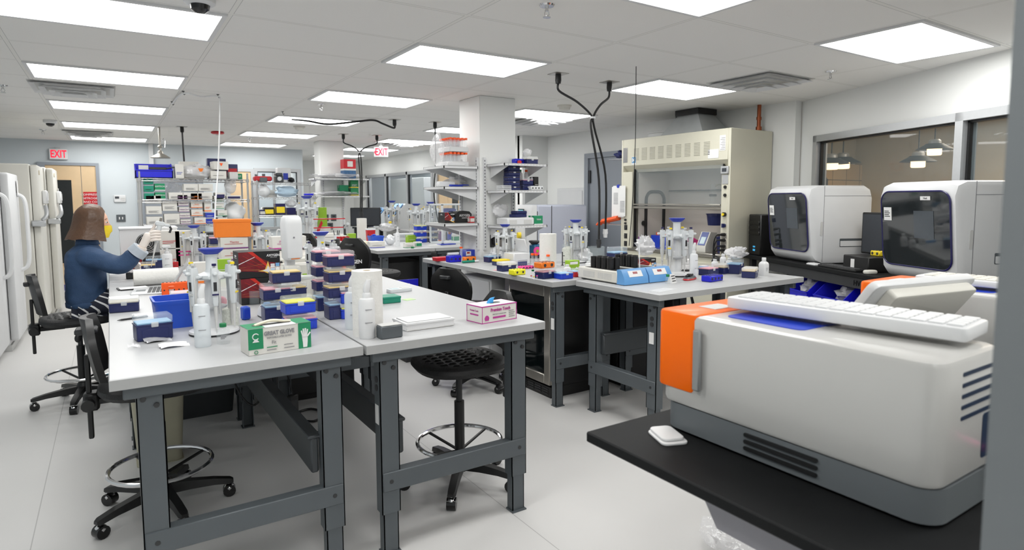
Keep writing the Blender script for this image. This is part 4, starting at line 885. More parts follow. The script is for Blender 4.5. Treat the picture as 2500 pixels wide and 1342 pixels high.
t=thing('parts_bin','open blue bin with white and pink items left of the bench leg','bin',(2.30,5.22,0)); MB().rprism(-.16,.16,-.2,.2,.02,.40,.44).rprism(-.15,.15,-.19,-.18,.01,.44,.62).rprism(-.15,.15,.18,.19,.01,.44,.70).rprism(-.16,-.15,-.19,.19,.004,.44,.62).build('bin_body','royal',t); MB().box(-.14,.14,-.17,.17,0,.40).build('pedestal','charcoal',t); 
solo('white_foam_rack',MB().box(-.09,.09,-.12,.12,0,.05,.006).box(-.09,-.07,-.12,.12,.05,.22,.006).box(-.09,.09,.1,.12,.05,.22,.006),'white_plastic','white angled foam rack in the open blue bin','rack',(2.31,5.24,.445),.4)
solo('pink_pad',blob(.05,.06,.05,.15,31),'pink','pink pad in the open blue bin','pad',(2.22,5.08,.445))
# bins under the near bench
t=thing('waste_bin','beige waste bin on the floor under the near left bench','bin',(.17,3.93,0)); MB().rprism(-.115,.115,-.10,.10,.03,0,.005).loft([[(x*s,y*s,z) for x,y in rrect(-.13,.13,-.115,.115,.04,4)] for s,z in ((.82,.0),(1,.42),(1.05,.425),(1.05,.445),(.97,.445),(.95,.42),(.8,.02))],True).build('bin_body','bin_beige',t); MB().loft([[(x*s,y*s,z) for x,y in rrect(-.13,.13,-.115,.115,.04,4)] for s,z in ((1.0,.446),(1.06,.45),(1.02,.47))]).build('liner','milky',t)
t=thing('storage_tub','dark grey storage tub under the near bench beside the waste bin','tub',(.47,4.75,0)); MB().loft([[(x*s,y*s,z) for x,y in rrect(-.21,.21,-.24,.24,.04,4)] for s,z in ((.86,0),(1,.30))]).build('tub','steel_dark',t); MB().rprism(-.22,.22,-.25,.25,.04,.30,.33).build('lid','charcoal',t)
# cords below
cords=[([(.58,4.02,.84),(.56,3.98,.5),(.60,3.92,.3),(.68,3.9,.22),(.75,3.92,.35),(.74,3.98,.6),(.70,4.0,.84)],.006,'thick black cable looping to the floor under the near bench'),
([(.45,4.1,.84),(.50,4.05,.78),(.52,4.0,.7),(.48,4.0,.62),(.42,4.0,.6),(.40,4.05,.7),(.41,4.1,.84)],.003,'thin dark wire loop under the near bench edge'),
([(.62,4.22,.84),(.60,4.1,.76),(.66,4.05,.74),(.72,4.15,.80),(.74,4.22,.84)],.005,'short black cable sagging below the bench rail'),
([(.95,4.1,.02),(1.05,4.0,.012),(1.15,4.1,.012),(1.1,4.25,.012),(.98,4.2,.012),(.92,4.0,.012),(1.0,3.8,.012),(1.15,3.78,.012),(1.2,3.9,.012)],.008,'black cable coiled on the floor between the centre benches'),
([(1.05,4.2,.83),(1.08,4.2,.6),(1.02,4.15,.5),(1.1,4.1,.47),(1.15,4.2,.52),(1.08,4.25,.55),(1.0,4.2,.5),(1.1,4.12,.46)],.005,'tangle of thin black cable hanging beside the bench beam'),
([(3.3,2.98,.85),(3.28,2.92,.5),(3.4,2.85,.35),(3.5,2.9,.45),(3.45,2.97,.84)],.006,'black cable hanging under the heating-block bench'),
([(3.6,3.1,.84),(3.65,3.0,.4),(3.5,2.9,.2),(3.4,3.0,.05),(3.3,2.9,.012)],.005,'black cable running to the floor under the heating-block bench')]
for pts,r,l in cords: cable(pts,r,l)
t=thing('power_adapter','black power adapter hanging from its cord under the centre bench','adapter',(.86,3.72,.30),.3); MB().box(-.028,.028,-.018,.018,-.13,0,.005).build('brick','black_plastic',t); MB().box(-.02,.02,-.0188,-.018,-.11,-.03).build('label','charcoal',t); MB().tube([(0,0,0),(-.005,.02,.06),(-.02,.1,.3),(-.02,.2,.53)],.004,smooth=4).build('cord','black_plastic',t); MB().cyl((0,0,-.13),(.005,0,-.155),.008,.005).build('cord_end','black_plastic',t)
t=thing('power_strip','black power strip hanging below the centre bench','power strip',(.90,4.18,.42)); MB().box(-.06,.06,-.025,.025,-.02,.02,.004).build('housing','black_plastic',t); MB().tube([(0,0,.02),(.0,.02,.2),(.02,.04,.42)],.005,smooth=3).build('cord','black_plastic',t)
# ================================================================= column shelving
def col_shelves(l,x0,x1,y0,y1,faces,zs,depth,mesh=True):
    """slotted uprights on a column and bracketed shelves: one thing per shelf"""
    out=[]
    for f in faces:
        if f=='-x': p=(x0,y0,y1)
        t=thing('shelf_upright',f'white slotted uprights on {"the left" if f=="-x" else "the front" if f=="-y" else "the right"} face of {l}','upright')
        for s in (0,1):
            b=MB(); sl=MB()
            if f=='-x': yy=y0+.04 if s==0 else y1-.04; b.box(x0-.02,x0,yy-.013,yy+.013,.98,1.85); [sl.box(x0-.021,x0-.0195,yy-.006,yy+.006,1.0+i*.03,1.016+i*.03) for i in range(28)]
            elif f=='-y': xx=x0+.04 if s==0 else x1-.04; b.box(xx-.013,xx+.013,y0-.02,y0,.98,1.85); [sl.box(xx-.006,xx+.006,y0-.021,y0-.0195,1.0+i*.03,1.016+i*.03) for i in range(28)]
            else: yy=y0+.04 if s==0 else y1-.04; b.box(x1,x1+.02,yy-.013,yy+.013,.98,1.85); [sl.box(x1+.0195,x1+.021,yy-.006,yy+.006,1.0+i*.03,1.016+i*.03) for i in range(28)]
            U=b.build('upright','white_paint',t); sl.build('slots','ink_grey',U,smooth=False)
    return out
def bshelf(l,x0,x1,y0,y1,z,side,lip=None):
    """white ventilated shelf with two sloping brackets; side = direction it sticks out"""
    t=thing('bracket_shelf',l,'shelf'); b=MB().box(x0,x1,y0,y1,z-.004,z,.001)
    b.box(x0,x1,y0,y0+.008,z-.022,z).box(x0,x1,y1-.008,y1,z-.022,z).box(x0,x0+.008,y0,y1,z-.022,z).box(x1-.008,x1,y0,y1,z-.022,z)
    b.build('shelf_board','white_paint',t,smooth=False)
    s=MB(); n=14
    for i in range(n):
        if side in('-x','+x'): a=y0+(y1-y0)*(i+.2)/n; c=y0+(y1-y0)*(i+.75)/n; s.box(x0+.02,x1-.02,a,c,z+.0002,z+.0008); s.box(x0-.001,x0,a,c,z-.016,z-.006)
        else: a=x0+(x1-x0)*(i+.2)/n; c=x0+(x1-x0)*(i+.75)/n; s.box(a,c,y0+.02,y1-.02,z+.0002,z+.0008); s.box(a,c,y0-.001,y0,z-.016,z-.006)
    s.build('slots','carton_grey',t,smooth=False)
    for k in (0,1):
        b=MB()
        if side in ('-x','+x'):
            y=y0+.04 if k==0 else y1-.045; A,B=(x1,x0) if side=='-x' else (x0,x1)
            b.prism([(A,z-.004),(B,z-.004),(B,z-.025),(A,z-.13)],y,y+.005,'y')
        else:
            x=x0+.04 if k==0 else x1-.045; b.prism([(y1,z-.004),(y0,z-.004),(y0,z-.025),(y1,z-.13)],x,x+.005,'x')
        b.build('bracket','white_paint',t,smooth=False)
col_shelves('the near column',2.93,3.33,5.03,5.43,('-x','-y'),None,.3)
for z,n in ((1.765,'top'),(1.575,'second'),(1.235,'lowest')): bshelf(f'white ventilated {n} shelf on the left face of the near column',2.55,2.908,5.03,5.46,z,'-x')
for z,n in ((1.785,'top'),(1.54,'second'),(1.215,'lowest')): bshelf(f'white ventilated {n} shelf on the front face of the near column',2.99,3.47,4.70,5.008,z,'-y')
col_shelves('the far column',2.92,3.32,10.22,10.55,('-y',),None,.3)
for z,n in ((1.80,'top'),(1.52,'lower')): bshelf(f'white ventilated {n} shelf on the front of the far column',2.72,3.62,9.85,10.198,z,'-y')
# ================================================================= bench-top things: makers
def S(px,py,wp,hp,z=TZ):
    p=at(px,py,z); m=mp(p); return p, wp*m/(RM[0][0]-(px-1250)/F*RM[2][0]), hp*m
def fr(p,d,rz=0): return (p.x-math.sin(rz)*d/2,p.y+math.cos(rz)*d/2,p.z)      # centre of a thing whose front foot is at p
def mk_tip(base,tray,lid,tall):
    t=thing('tip_box','','tip box'); w,d=.064,.045; hb,hl=(.046,.022) if not tall else (.066,.030)
    b=MB().box(-w,w,-d,d,0,hb,.004).box(-w-.002,w+.002,-d-.002,d+.002,hb-.006,hb,.0015).box(-w*.72,w*.72,-d-.0015,-d,.008,hb*.7,.001); b.build('base',base,t)
    MB().box(-w+.003,w-.003,-d+.003,d-.003,hb,hb+.007,.001).build('tip_tray',tray,t)
    MB().box(-w-.001,w+.001,-d-.001,d+.001,hb+.001,hb+hl+.004,.005).build('lid',lid,t)
    MB().box(-.013,.013,-d-.004,-d,hb-.012,hb+.008,.002).build('latch','frost',t); return t
TH={0:.0735,1:.1015}
def tip(p,tray,label,rz=0,base='navy',lid='clear',tall=0,group=None,sc=1):
    return place(('tip',base,tray,lid,tall),lambda:mk_tip(base,tray,lid,tall),p,rz,label,group,sc)
def tipstack(px,py,trays,where,rz=0,z=TZ,base='navy',lid='clear',sc=1,jit=.003):
    """bottom box first"""
    p=V(fr(at(px,py,z),.09*sc,rz)); n=len(trays); zz=z
    for i,tr in enumerate(trays):
        bs,td,tl=(tr if isinstance(tr,tuple) else (base,tr,0)); k=n-1-i
        pos='topmost' if k==0 else 'bottom one' if i==0 else ['second from the top','third from the top','fourth from the top'][k-1]
        tip((p.x+random.uniform(-jit,jit),p.y+random.uniform(-jit,jit),zz),td,f'{ {"navy":"navy","blue_plastic":"bright blue","royal":"bright blue"}.get(bs,bs)} tip box, {pos} of {where}',rz+random.uniform(-.03,.03),bs,lid,tl,None,sc); zz+=TH[tl]*sc
def mk_pip(acc):
    t=thing('pipette','','pipette')
    MB().loft([[(x*s,y*q,z) for x,y in rrect(-.013,.013,-.014,.014,.006,3)] for s,q,z in ((.62,.6,-.115),(.8,.8,-.10),(1,1,-.02),(1.05,1.15,.02),(.9,1,.035))]).box(-.008,.008,-.032,-.010,.006,.02,.004).build('body','alu_light',t)
    MB().box(-.006,.006,-.0155,-.0135,-.055,-.02).build('display_window','ink',t)
    MB().box(-.012,.012,-.0157,-.0133,-.072,-.066).cyl((0,0,.043),(0,0,.052),.0085,n=10).build('colour_band',acc,t)
    MB().cyl((0,0,.035),(0,0,.043),.005,n=8).build('plunger','alu',t)
    MB().cyl((0,0,-.115),(0,0,-.16),.0075,.006,n=9).cyl((0,0,-.16),(0,0,-.215),.006,.0025,n=9).build('nozzle','carton_grey',t)
    MB().box(.012,.0165,-.006,.006,-.15,-.0,.002).build('tip_ejector','carton_grey',t); return t
mat('alu_light',(208,212,214),.35,noise=.04)
def mk_carousel():
    t=thing('pipette_carousel','','pipette stand')
    MB().lathe([(.088,0),(.094,.004),(.094,.008)],n=30).build('base_rim','charcoal',t); MB().lathe([(.094,.008),(.092,.016),(.03,.024),(.0,.024)],n=30).build('base','white_plastic',t)
    MB().lathe([(.030,.02),(.030,.215),(.026,.225)],n=20).build('pillar','frost',t); MB().cyl((0,0,.02),(0,0,.25),.008,n=8).build('rod','alu',t)
    b=MB().lathe([(.05,.222),(.056,.228),(.056,.240),(.03,.25)],n=24)
    for k in range(6):
        a=PI/3*k; c,s=math.cos(a),math.sin(a); n=V((-s,c,0)); 
        for sg in (-1,1): b.tube([(c*.045,s*.045,.236),(c*.06+n.x*.016*sg,s*.06+n.y*.016*sg,.236),(c*.085+n.x*.018*sg,s*.085+n.y*.018*sg,.234)],.0055,6)
    b.build('hanger_ring','alu_light',t)
    b=MB().lathe([(.032,.10),(.05,.105),(.052,.112),(.032,.118)],n=20); b.build('lower_ring','alu',t)
    MB().lathe([(.028,.248),(.022,.262),(.0215,.315),(.028,.322)],n=18).build('neck','alu_light',t)
    MB().lathe([(.024,.320),(.045,.338),(.047,.345),(.040,.345),(.0,.340)],n=26).build('dish','dish_blue',t); return t
def pos(p,a):      # which of the six hooks, as the photographer sees the stand
    v=V((p[0],p[1],0)).normalized(); d=V((math.cos(a),math.sin(a),0)); an=round(math.degrees(math.atan2(v.x*d.y-v.y*d.x,v.dot(d)))%360)
    return ('back','back left','front left','front','front right','back right')[int(((an+30)%360)//60)]
ACC=('yellow','rim','carton_grey')
def carousel(px,py,z,label,short,hpx,rz=0,skip=(),n=6,dxy=None):
    p=dxy or at(px,py,z); sc=hpx*mp(p)/.345; place('carousel',mk_carousel,p,rz,label,'pipette carousels',sc)
    for k in range(6):
        if k in skip: continue
        a=PI/3*k+rz; acc=ACC[(k*2+int(px))%3]; r=.082*sc
        q=place(('pip',acc),lambda:(mk_pip(acc)),(p[0]+math.cos(a)*r,p[1]+math.sin(a)*r,p[2]+.238*sc),a-PI/2+PI,f'{pos(p,a)} pipette on {short}, with a {dict(yellow="yellow",rim="navy",carton_grey="pale grey")[acc]} band','pipettes on '+short,sc*1.0); q['category']='pipette'
mat('frosty',(226,232,236),.35,alpha=.7,noise=.02)
def mk_dispenser(l,p,h,r,m='milky',head='slant'):
    t=thing('dispenser_bottle',l,'bottle',p); hb=h*.70
    MB().lathe([(r*.92,0),(r,.006),(r,hb*.90),(r*.85,hb*.97),(r*.42,hb)],n=24).build('bottle',m,t)
    MB().lathe([(r*.5,hb*.99),(r*.5,hb+h*.06),(r*.42,hb+h*.08)],n=18).build('collar','white_plastic',t)
    b=MB()
    if head=='slant': b.loft([[(x*s+o,y*s,z) for x,y in rrect(-r*.42,r*.42,-r*.36,r*.36,r*.2,3)] for s,o,z in ((.75,0,hb+h*.07),(.95,-.0,hb+h*.14),(.9,r*.1,hb+h*.22),(.62,r*.3,hb+h*.30))])
    else:
        b.cyl((0,0,hb+h*.05),(0,0,hb+h*.2),r*.26,n=10).box(-r*.95,r*.75,-r*.27,r*.27,hb+h*.18,hb+h*.29,.006).prism([(-r*.95,hb+h*.18),(-r*.6,hb+h*.18),(-r*.85,hb+h*.10),(-r*1.05,hb+h*.11)],-r*.2,r*.2,'y').tube([(r*.05,0,hb+h*.18),(r*.55,0,hb+h*.1),(r*.6,0,hb+h*.0)],r*.1,6)
    b.build('pump_head','white_plastic',t)
    b=MB()
    for i,(z,w) in enumerate(((hb*.72,.5),(hb*.40,.55))): b.box(-w*r,w*r*.6,-r-.0008,-r*.80,z,z+.002)
    b.build('print','ink_grey',t,smooth=False); return t
def mk_bottle(l,p,h,r,body,cap,name='reagent_bottle',square=False,sc=1,label=True):
    t=thing(name,l,'bottle',p)
    if square: MB().loft([[(x*s,y*s,z) for x,y in rrect(-r,r,-r,r,r*.35,4)] for s,z in ((.95,0),(1,.004),(1,h*.62),(.85,h*.72),(.42,h*.80),(.42,h*.84))]).build('bottle',body,t)
    else: MB().lathe([(r*.95,0),(r,.004),(r,h*.62),(r*.85,h*.72),(r*.45,h*.80),(r*.45,h*.84)],n=20).build('bottle',body,t)
    MB().lathe([(r*.52,h*.82),(r*.54,h*.84),(r*.54,h*.98),(r*.48,h)],n=18).build('cap',cap,t)
    if label:
        b=MB()
        for i in range(3): b.box(-r*.5,r*.5-.2*r*i,-r-.001,-r*.7,h*(.42-.07*i),h*(.42-.07*i)+.002)
        b.build('print','ink_grey',t,smooth=False)
    return t
def carton(l,p,w,d,h,m,rz=0,panel=None,txt=None,txtm='ink',stripe=None,name='carton',cat='box',group=None,ts=None,lines=3,tape=True,flap=False):
    """closed carton: body, lid seam or tape, and what is printed on it"""
    t=thing(name,l,cat,p,rz,group); MB().box(-w/2,w/2,-d/2,d/2,0,h,.0025).build('body',m,t)
    if tape: MB().box(-w/2-.0006,w/2+.0006,-.012,.012,h*.75,h+.0008).build('tape','frost',t)
    else: MB().box(-w/2-.002,w/2+.002,-d/2-.002,d/2+.002,h*.82,h+.001,.002).build('lid',m,t)
    b=MB(); ms=[panel or 'print_white',stripe or 'print_white',txtm]
    if panel: b.box(-w*.42,w*.42,-d/2-.003,-d/2,h*.18,h*.72,0,0).box(-w/2-.003,-w/2,-d*.38,d*.38,h*.18,h*.72)
    if stripe: b.box(-w/2-.0012,w/2+.0012,-d/2-.0032,d/2,h*.0,h*.10,0,1); 
    b.m=2
    if txt: b.text(txt,ts or h*.24,FACE('-y',0,-d/2-.0036,h*.58),2,sx=.9)
    for i in range(lines): b.box(-w*.36,w*(.30-.12*(i%2)),-d/2-.0038,-d/2-.003,h*(.40-.10*i),h*(.40-.10*i)+max(.002,h*.03),0,2)
    if b.v: b.build('print',ms,t,smooth=False)
    return t
# ---------------------------------------------------------------- near left bench (front to back)
def glovebox():
    p,w,h=S(686,858,128,60); w,h,d=.228,.098,.10; rz=.10
    t=thing('glove_carton','green and white latex glove carton at the front of the near left bench','glove box',fr(p,d,rz),rz)
    MB().box(-w/2,w/2,-d/2,d/2,0,h,.002).build('body','carton_white',t)
    b=MB(); f=-d/2-.0012; b.m=0
    b.box(-w/2,-w/2+.052,f,-d/2,.022,h,0,0).box(w/2-.048,w/2,f,-d/2,0,h).box(-w/2-.001,w/2+.001,f,-d/2+.05,h-.001,h+.0008,0,1).box(-w/2-.001,-w/2+.06,f,d/2,h,h+.001,0,0).box(w/2-.055,w/2+.001,f,d/2,h,h+.001,0,0)
    b.text('GREAT GLOVE',.021,FACE('-y',-.004,f-.0006,.074),2,sx=.80,bold=.0008).text('DISPOSABLE LATEX GLOVES',.0095,FACE('-y',-.004,f-.0006,.058),2,sx=.75).text('Fit',.018,FACE('-y',-.024,f-.0006,.040),2,sx=.9)
    b.box(-.05,-.012,f-.0006,f,.022,.025,0,0).box(.012,.045,f-.0006,f,.024,.0265,0,2).box(-.05,-.016,f-.0006,f,.012,.0145,0,2).box(.012,.05,f-.0006,f,.012,.0145)
    # hand emblem on the right panel, ring emblem on the left
    hx=w/2-.024; b.m=1
    for i,(dx,L,a) in enumerate(((-.012,.024,.25),(-.005,.030,.08),(.002,.031,-.05),(.009,.027,-.2),(.016,.018,-.7))):
        b.tube([(hx+dx*.6,f-.001,.045),(hx+dx*.6-math.sin(a)*L,f-.001,.045+math.cos(a)*L)],.0028,5)
    b.prism([(hx-.011,.048),(hx+.011,.048),(hx+.010,.024),(hx+.008,.004),(hx-.007,.004),(hx-.008,.024)],f-.0012,f,'y')
    b.tube([(-w/2+.026+.011*math.cos(a),f-.0008,.068+.011*math.sin(a)) for a in [.6+i*.42 for i in range(13)]],.0018,5).prism([(-w/2+.014,.048),(-w/2+.038,.048),(-w/2+.034,.053),(-w/2+.03,.058),(-w/2+.022,.058),(-w/2+.018,.053)],f-.001,f,'y')
    b.m=0; b.tube([(-w/2+.026+.006*math.cos(a*.628),f-.0008,.011+.006*math.sin(a*.628)) for a in range(10)],.0012,5,closed=True)
    b.build('print',['carton_green','print_white','ink_grey'],t,smooth=False)
    MB().rprism(-.085,.055,-.014,.016,.012,h+.0006,h+.0016).build('opening','charcoal',t); MB().tube([(-.08,-.008,h+.003),(-.02,.006,h+.012),(.03,.002,h+.006),(.055,.0,h+.003)],.006,6,smooth=4).build('glove','cream',t)
glovebox()
p=at(812-500,757); tip(fr(at(305,762),.09),'cream','navy tip box with a cream lid at the left edge of the near bench',-.06,'navy','frost',0,None,1.0)
o=tip(fr(at(380,830),.09,.12),'blue_tray','tall navy tip box with a pale blue insert beside the foil wrappers',.12,'navy','clear',1,None,1.0)
t=thing('ice_tote','deep blue plastic tote behind the pump bottle on the near bench','tote',fr(at(432,800),.16,.03),.03)
b=MB()
def hollow(b,w,d,h,t_=.004,r=.02,s0=.88,rim=.008):
    R=lambda k,z,i=0:[(x*k,y*k,z) for x,y in rrect(-w/2+i,w/2-i,-d/2+i,d/2-i,r,4)]
    return b.loft([R(s0,0),R(.97,h*.8),R(1,h*.84),R(1.04,h-rim),R(1.05,h),R(1.0,h,t_),R(.97,h*.8,t_),R(s0,t_,t_)],True)
hollow(b,.165,.20,.125).build('tote_body','tote_blue',t,sharp=50)
t=thing('pen','black pen lying near the left edge of the near bench','pen',at(327,776,TZ+.005),.35); MB().cyl((-.055,0,0),(.06,0,0),.0045,n=8).build('barrel','black_plastic',t); MB().cyl((-.055,0,0),(-.072,0,0),.004,.001,n=8).build('tip','charcoal',t); MB().box(.02,.058,-.001,.001,.004,.007).build('clip','alu',t)
def wrapper(px,py,l,m,rz,w=.075,d=.05):
    f=lambda u,v:((u-.5)*w,(v-.5)*d,.004+.012*math.sin(u*2.6+.6)*v+.004*math.sin(v*9+u*5))
    o=solo('wrapper',MB().sheet(f,8,6),m,l,'wrapper',at(px,py),rz); return o
mat('foil',(214,214,216),.3,metal=.45,bump=.4,bscale=60); wrapper(384,832,'crumpled silver foil wrapper beside the tall navy tip box','foil',.25,.09,.06); wrapper(425,845,'white paper wrapper in front of the foil one','print_white',.15,.10,.055)
wrapper(340,772,'white paper scrap under the black pen','paper',.4,.06,.03)
wrapper(327,848,'small clear scrap of film near the bench left edge','film2',.1,.04,.02)
p,_,h=S(496,845,40,152); mk_dispenser('translucent white pump bottle in front of the nearest pipette carousel',p,h,.029,'frosty')
p=at(524,820); carousel(524,812,TZ,'pipette carousel nearest the camera on the left bench','the nearest carousel',207,.5)
t=thing('beaker','large clear beaker half full of pipette tips behind the nearest carousel','beaker',fr(at(561,803),.09)); MB().lathe([(.047,0),(.05,.004),(.05,.165),(.054,.17),(.051,.17),(.047,.16),(.046,.006),(0,.006)],n=26,cap=False).build('glass_wall','glass',t); MB().lathe([(.0,.007),(.045,.007),(.045,.085),(.03,.095),(0,.098)],n=22).build('tips','tips',t); MB().sphere((-.02,.01,.115),(.022,.02,.024),10,7).build('pink_glove','pink_tray',t)
p,_,h=S(546,838,30,50); mk_bottle('small clear bottle with a green cap in front of the nearest carousel',p,h,.024,'glass','green')
t=thing('blue_scoop','bright blue plastic tray standing behind the tip-filled beaker','tray',at(596,780),.2); MB().box(-.01,.025,-.02,.02,0,.062,.006).build('tray','tote_blue',t); MB().box(-.006,.021,-.0215,-.02,.01,.05,.002).build('recess','blue_plastic',t)
t=thing('pen_glass','clear glass holding pens in front of the red and black cartons','glass',at(621,742)); MB().lathe([(.026,0),(.028,.003),(.03,.075),(.028,.075),(.026,.006),(0,.006)],n=20,cap=False).build('glass_wall','glass',t)
for dx,m,l,a in ((-.008,'print_white','white pen leaning left in the pen glass',-.28),(.008,'lime','lime green pen in the pen glass',.22),(.012,'charcoal','grey marker leaning right in the pen glass',.34)):
    q=solo('pen',MB().cyl((0,0,.0),(0,0,.115),.0042,n=8).cyl((0,0,.115),(0,0,.13),.0046,.002,n=8),m,l,'pen',at(621,742)+V((dx-.01*(a<0)*-1*0,0,.008))); q.rotation_euler=(0,a,0)
def axybox(l,p,w,d,h,rz=0,stack=''):
    t=thing('printed_carton',l,'carton',p,rz); MB().box(-w/2,w/2,-d/2,d/2,0,h,.002).build('body','black_plastic',t); f=-d/2-.001
    b=MB(); L=lambda pts,m,k:b.prism([(x*w-w/2,z*h) for x,z in pts],f-.0003*k,-d/2,'y',m)
    L([(.0,.28),(.0,.98),(.30,.99),(.5,.78),(.72,.58),(1,.52),(1,.12),(.62,.18),(.3,.25)],0,1)
    L([(.22,.99),(.34,.99),(.55,.70),(.70,.45),(.86,.30),(.66,.40),(.46,.68)],1,2); L([(.0,.30),(.4,.36),(.7,.30),(.55,.25),(.3,.27)],0,2)
    L([(.45,.25),(.62,.30),(.70,.62),(.75,.33),(1,.10),(1,.04),(.68,.15),(.60,.22)],2,3); L([(.0,.55),(.38,.80),(.385,.78),(.0,.52)],3,3); L([(.56,.26),(.66,.32),(.70,.46),(.73,.29),(.9,.15),(.7,.20)],3,4)
    for i,(x,z) in enumerate(((.76,.37),(.88,.39),(.76,.20),(.88,.22))): b.box(x*w-w/2,(x+.10)*w-w/2,f-.0022,-d/2,z*h,(z+.14)*h,0,4 if i%3 else 3)
    [L([(x0,z0),(x0+.012,z0),(x1,z1),(x1-.008,z1-.006)],1+(i%3==0),3) for i,(x0,z0,x1,z1) in enumerate(((.02,.40,.60,.52),(.05,.70,.50,.40),(.10,.85,.66,.36),(.02,.33,.5,.30),(.28,.92,.74,.40),(.4,.35,.95,.46)))]
    b.text('AXYGEN',h*.125,FACE('-y',w*.33,f-.0014,h*.83),3,sx=.95,bold=.0006).box(w*.26,w*.42,f-.0012,-d/2,h*.745,h*.755,0,3)
    b.text('AXYGEN',h*.10,FACE('-x',-w/2-.001,0,h*.82),3,sx=.8).box(-w/2-.0012,-w/2,-d*.2,d*.2,h*.74,h*.75,0,3)
    b.build('print',[mat('swoosh_red',(112,14,26),.45,noise=.75,nscale=26),mat('swoosh_orange',(196,40,26),.45,noise=.45,nscale=30),mat('flame',(250,196,90),.5,noise=.25,nscale=20),'print_white','sky_blue'],t,smooth=False)
    MB().box(-w/2-.001,w/2+.001,-.002,.002,h-.0005,h+.0006).build('flap_seam','charcoal',t); return t
ap=at(640,741); ap=V((ap.x,ap.y+.075,TZ))
axybox('lower red and black printed carton behind the pen glass',tuple(ap),.205,.15,.142); axybox('upper red and black printed carton stacked behind the pen glass',(ap.x-.006,ap.y,TZ+.1425),.212,.15,.142,.02)
t=thing('vortex_mixer','small white and blue vortex mixer beside the pens','mixer',at(655,772),.1); MB().loft([[(x*s,y*s,z) for x,y in rrect(-.042,.042,-.05,.05,.02,4)] for s,z in ((.95,0),(1,.008))]).build('foot','charcoal',t); MB().loft([[(x*s,y*s+o,z) for x,y in rrect(-.042,.042,-.05,.05,.02,4)] for s,o,z in ((1,0,.008),(.9,.004,.035),(.6,.012,.055))]).build('housing','white_plastic',t); MB().cyl((0,.012,.054),(0,.012,.066),.018,.016,n=16).build('cup','device_blue',t); MB().box(-.02,.02,-.047,-.04,.014,.034,.002).build('panel','device_blue',t)
# stack beside the green glove box
tipstack(739,806,[('blue_plastic','pink_tray',0)],'the bright blue pair behind the green glove carton',0); p=fr(at(739,806),.09); tip((p[0]-.005,p[1],TZ+.0735),'lemon','bright blue tip box with a yellow insert, upper of two behind the green glove carton',.02,'blue_plastic','clear')
q=fr(at(722,776),.09); 
tipstack(716,780,[('navy','blue_tray',1),('navy','yellow_tray',0)],'the navy stack just behind the bright blue pair')
tip((at(716,780).x-.02,at(716,780).y+.047,TZ+.1755),'yellow_tray','navy tip box with a yellow insert, crowning the stack behind the bright blue pair',-.03)
tipstack(682,784,[('navy','blue_tray',1),('navy','pink_tray',0)],'the short navy stack left of the blue pair',0)
# behind: orange rack, tip boxes, laptop
t=mk_tuberack('neon_orange','bright orange rack standing on edge behind the blue tote',fr(at(432,724),.03),0,.15,.035,.085,8,2,.004); 
tip(fr(at(452,745),.09),'pink_tray','tip box with a pink sticker between the blue tote and the orange rack',0,'navy','frost')
t=thing('sample_tube','conical tube with an orange cap leaning by the orange rack','tube',at(420,738),0); MB().cyl((0,0,0),(0,0,.075),.009,.012,n=10).build('tube','frost',t); MB().cyl((0,0,.075),(0,0,.09),.0145,n=12).build('cap','neon_orange',t)
p=at(372,712); t=thing('laptop','silver laptop standing open on the near bench facing the seated person','laptop',(p.x,p.y,TZ),-.10); MB().rprism(-.105,.105,-.15,.15,.012,0,.012,bev=.003).build('keyboard_base','alu',t); b=MB()
for j in range(5):
    for i in range(12): b.box(-.02+j*.022,-.002+j*.022,-.13+i*.022,-.112+i*.022,.0115,.0135)
b.build('keys','charcoal',t,smooth=False); b=MB(); b.M=MX.Translation((.10,0,.012))@MX.Rotation(-1.0,4,'Y'); b.rprism(.0,.205,-.15,.15,.012,0,.007,bev=.002); b.build('screen_lid','alu',t)
MB().box(-.085,-.035,-.04,.04,.0118,.0126).build('trackpad','steel_grey',t)
t=thing('notebook','dark notebook and papers left of the laptop','notebook',at(318,705),.1); MB().box(-.07,.07,-.05,.05,0,.008,.001).build('cover','charcoal',t); MB().box(-.06,.09,-.07,.03,.008,.010).build('sheet','paper',t)
solo('paper_sheet',MB().box(-.12,.12,-.04,.04,0,.0015),'paper','white sheet of paper in front of the laptop','paper',at(325,722),.05)
t=thing('paper_roll','white paper towel roll lying on its side behind the laptop','paper roll',at(384,697)+V((0,.055,.055))); MB().cyl((-.13,0,0),(.13,0,0),.054,n=26).build('paper','towel_paper',t); MB().cyl((-.131,0,0),(-.129,0,0),.02,n=14).build('core','kraft',t)
t=thing('tube_holder','small black block holder by the seated person','holder',at(322,680)); MB().box(-.035,.035,-.025,.025,0,.045,.005).build('block','black_plastic',t); MB().box(-.025,-.008,-.027,.02,.035,.048,.002).box(.008,.025,-.027,.02,.035,.048,.002).build('slot','charcoal',t)
tip(fr(at(357,664),.09),'yellow_tray','navy tip box with a yellow insert under the person\'s pipette',-.04,'navy','clear',0,None,1.05); tip(fr(at(380,656),.09),'blue_tray','tall navy tip box behind the one under the person\'s pipette',0,'navy','clear',1,None,1.05)
t=thing('flask','small clear flask in front of the tip box by the person','flask',at(362,668)); MB().lathe([(.028,0),(.03,.006),(.012,.05),(.011,.07)],n=18).build('glass_wall','glass',t); MB().lathe([(.0,.003),(.026,.003),(.02,.025),(0,.025)],n=14).build('liquid','clear',t)
p,_,h=S(410,664,30,66); mk_dispenser('white spray bottle with a green stripe right of the person',p,h,.036,'milky','spray'); p,_,h=S(440,640,20,62); mk_dispenser('white spray bottle farther back, left of the second carousel',p,h,.03,'milky','spray')
MBx=None
carton('small red carton right of the person, behind the pump bottles',V((.42,5.80,TZ)),.07,.05,.05,'red',lines=1); 
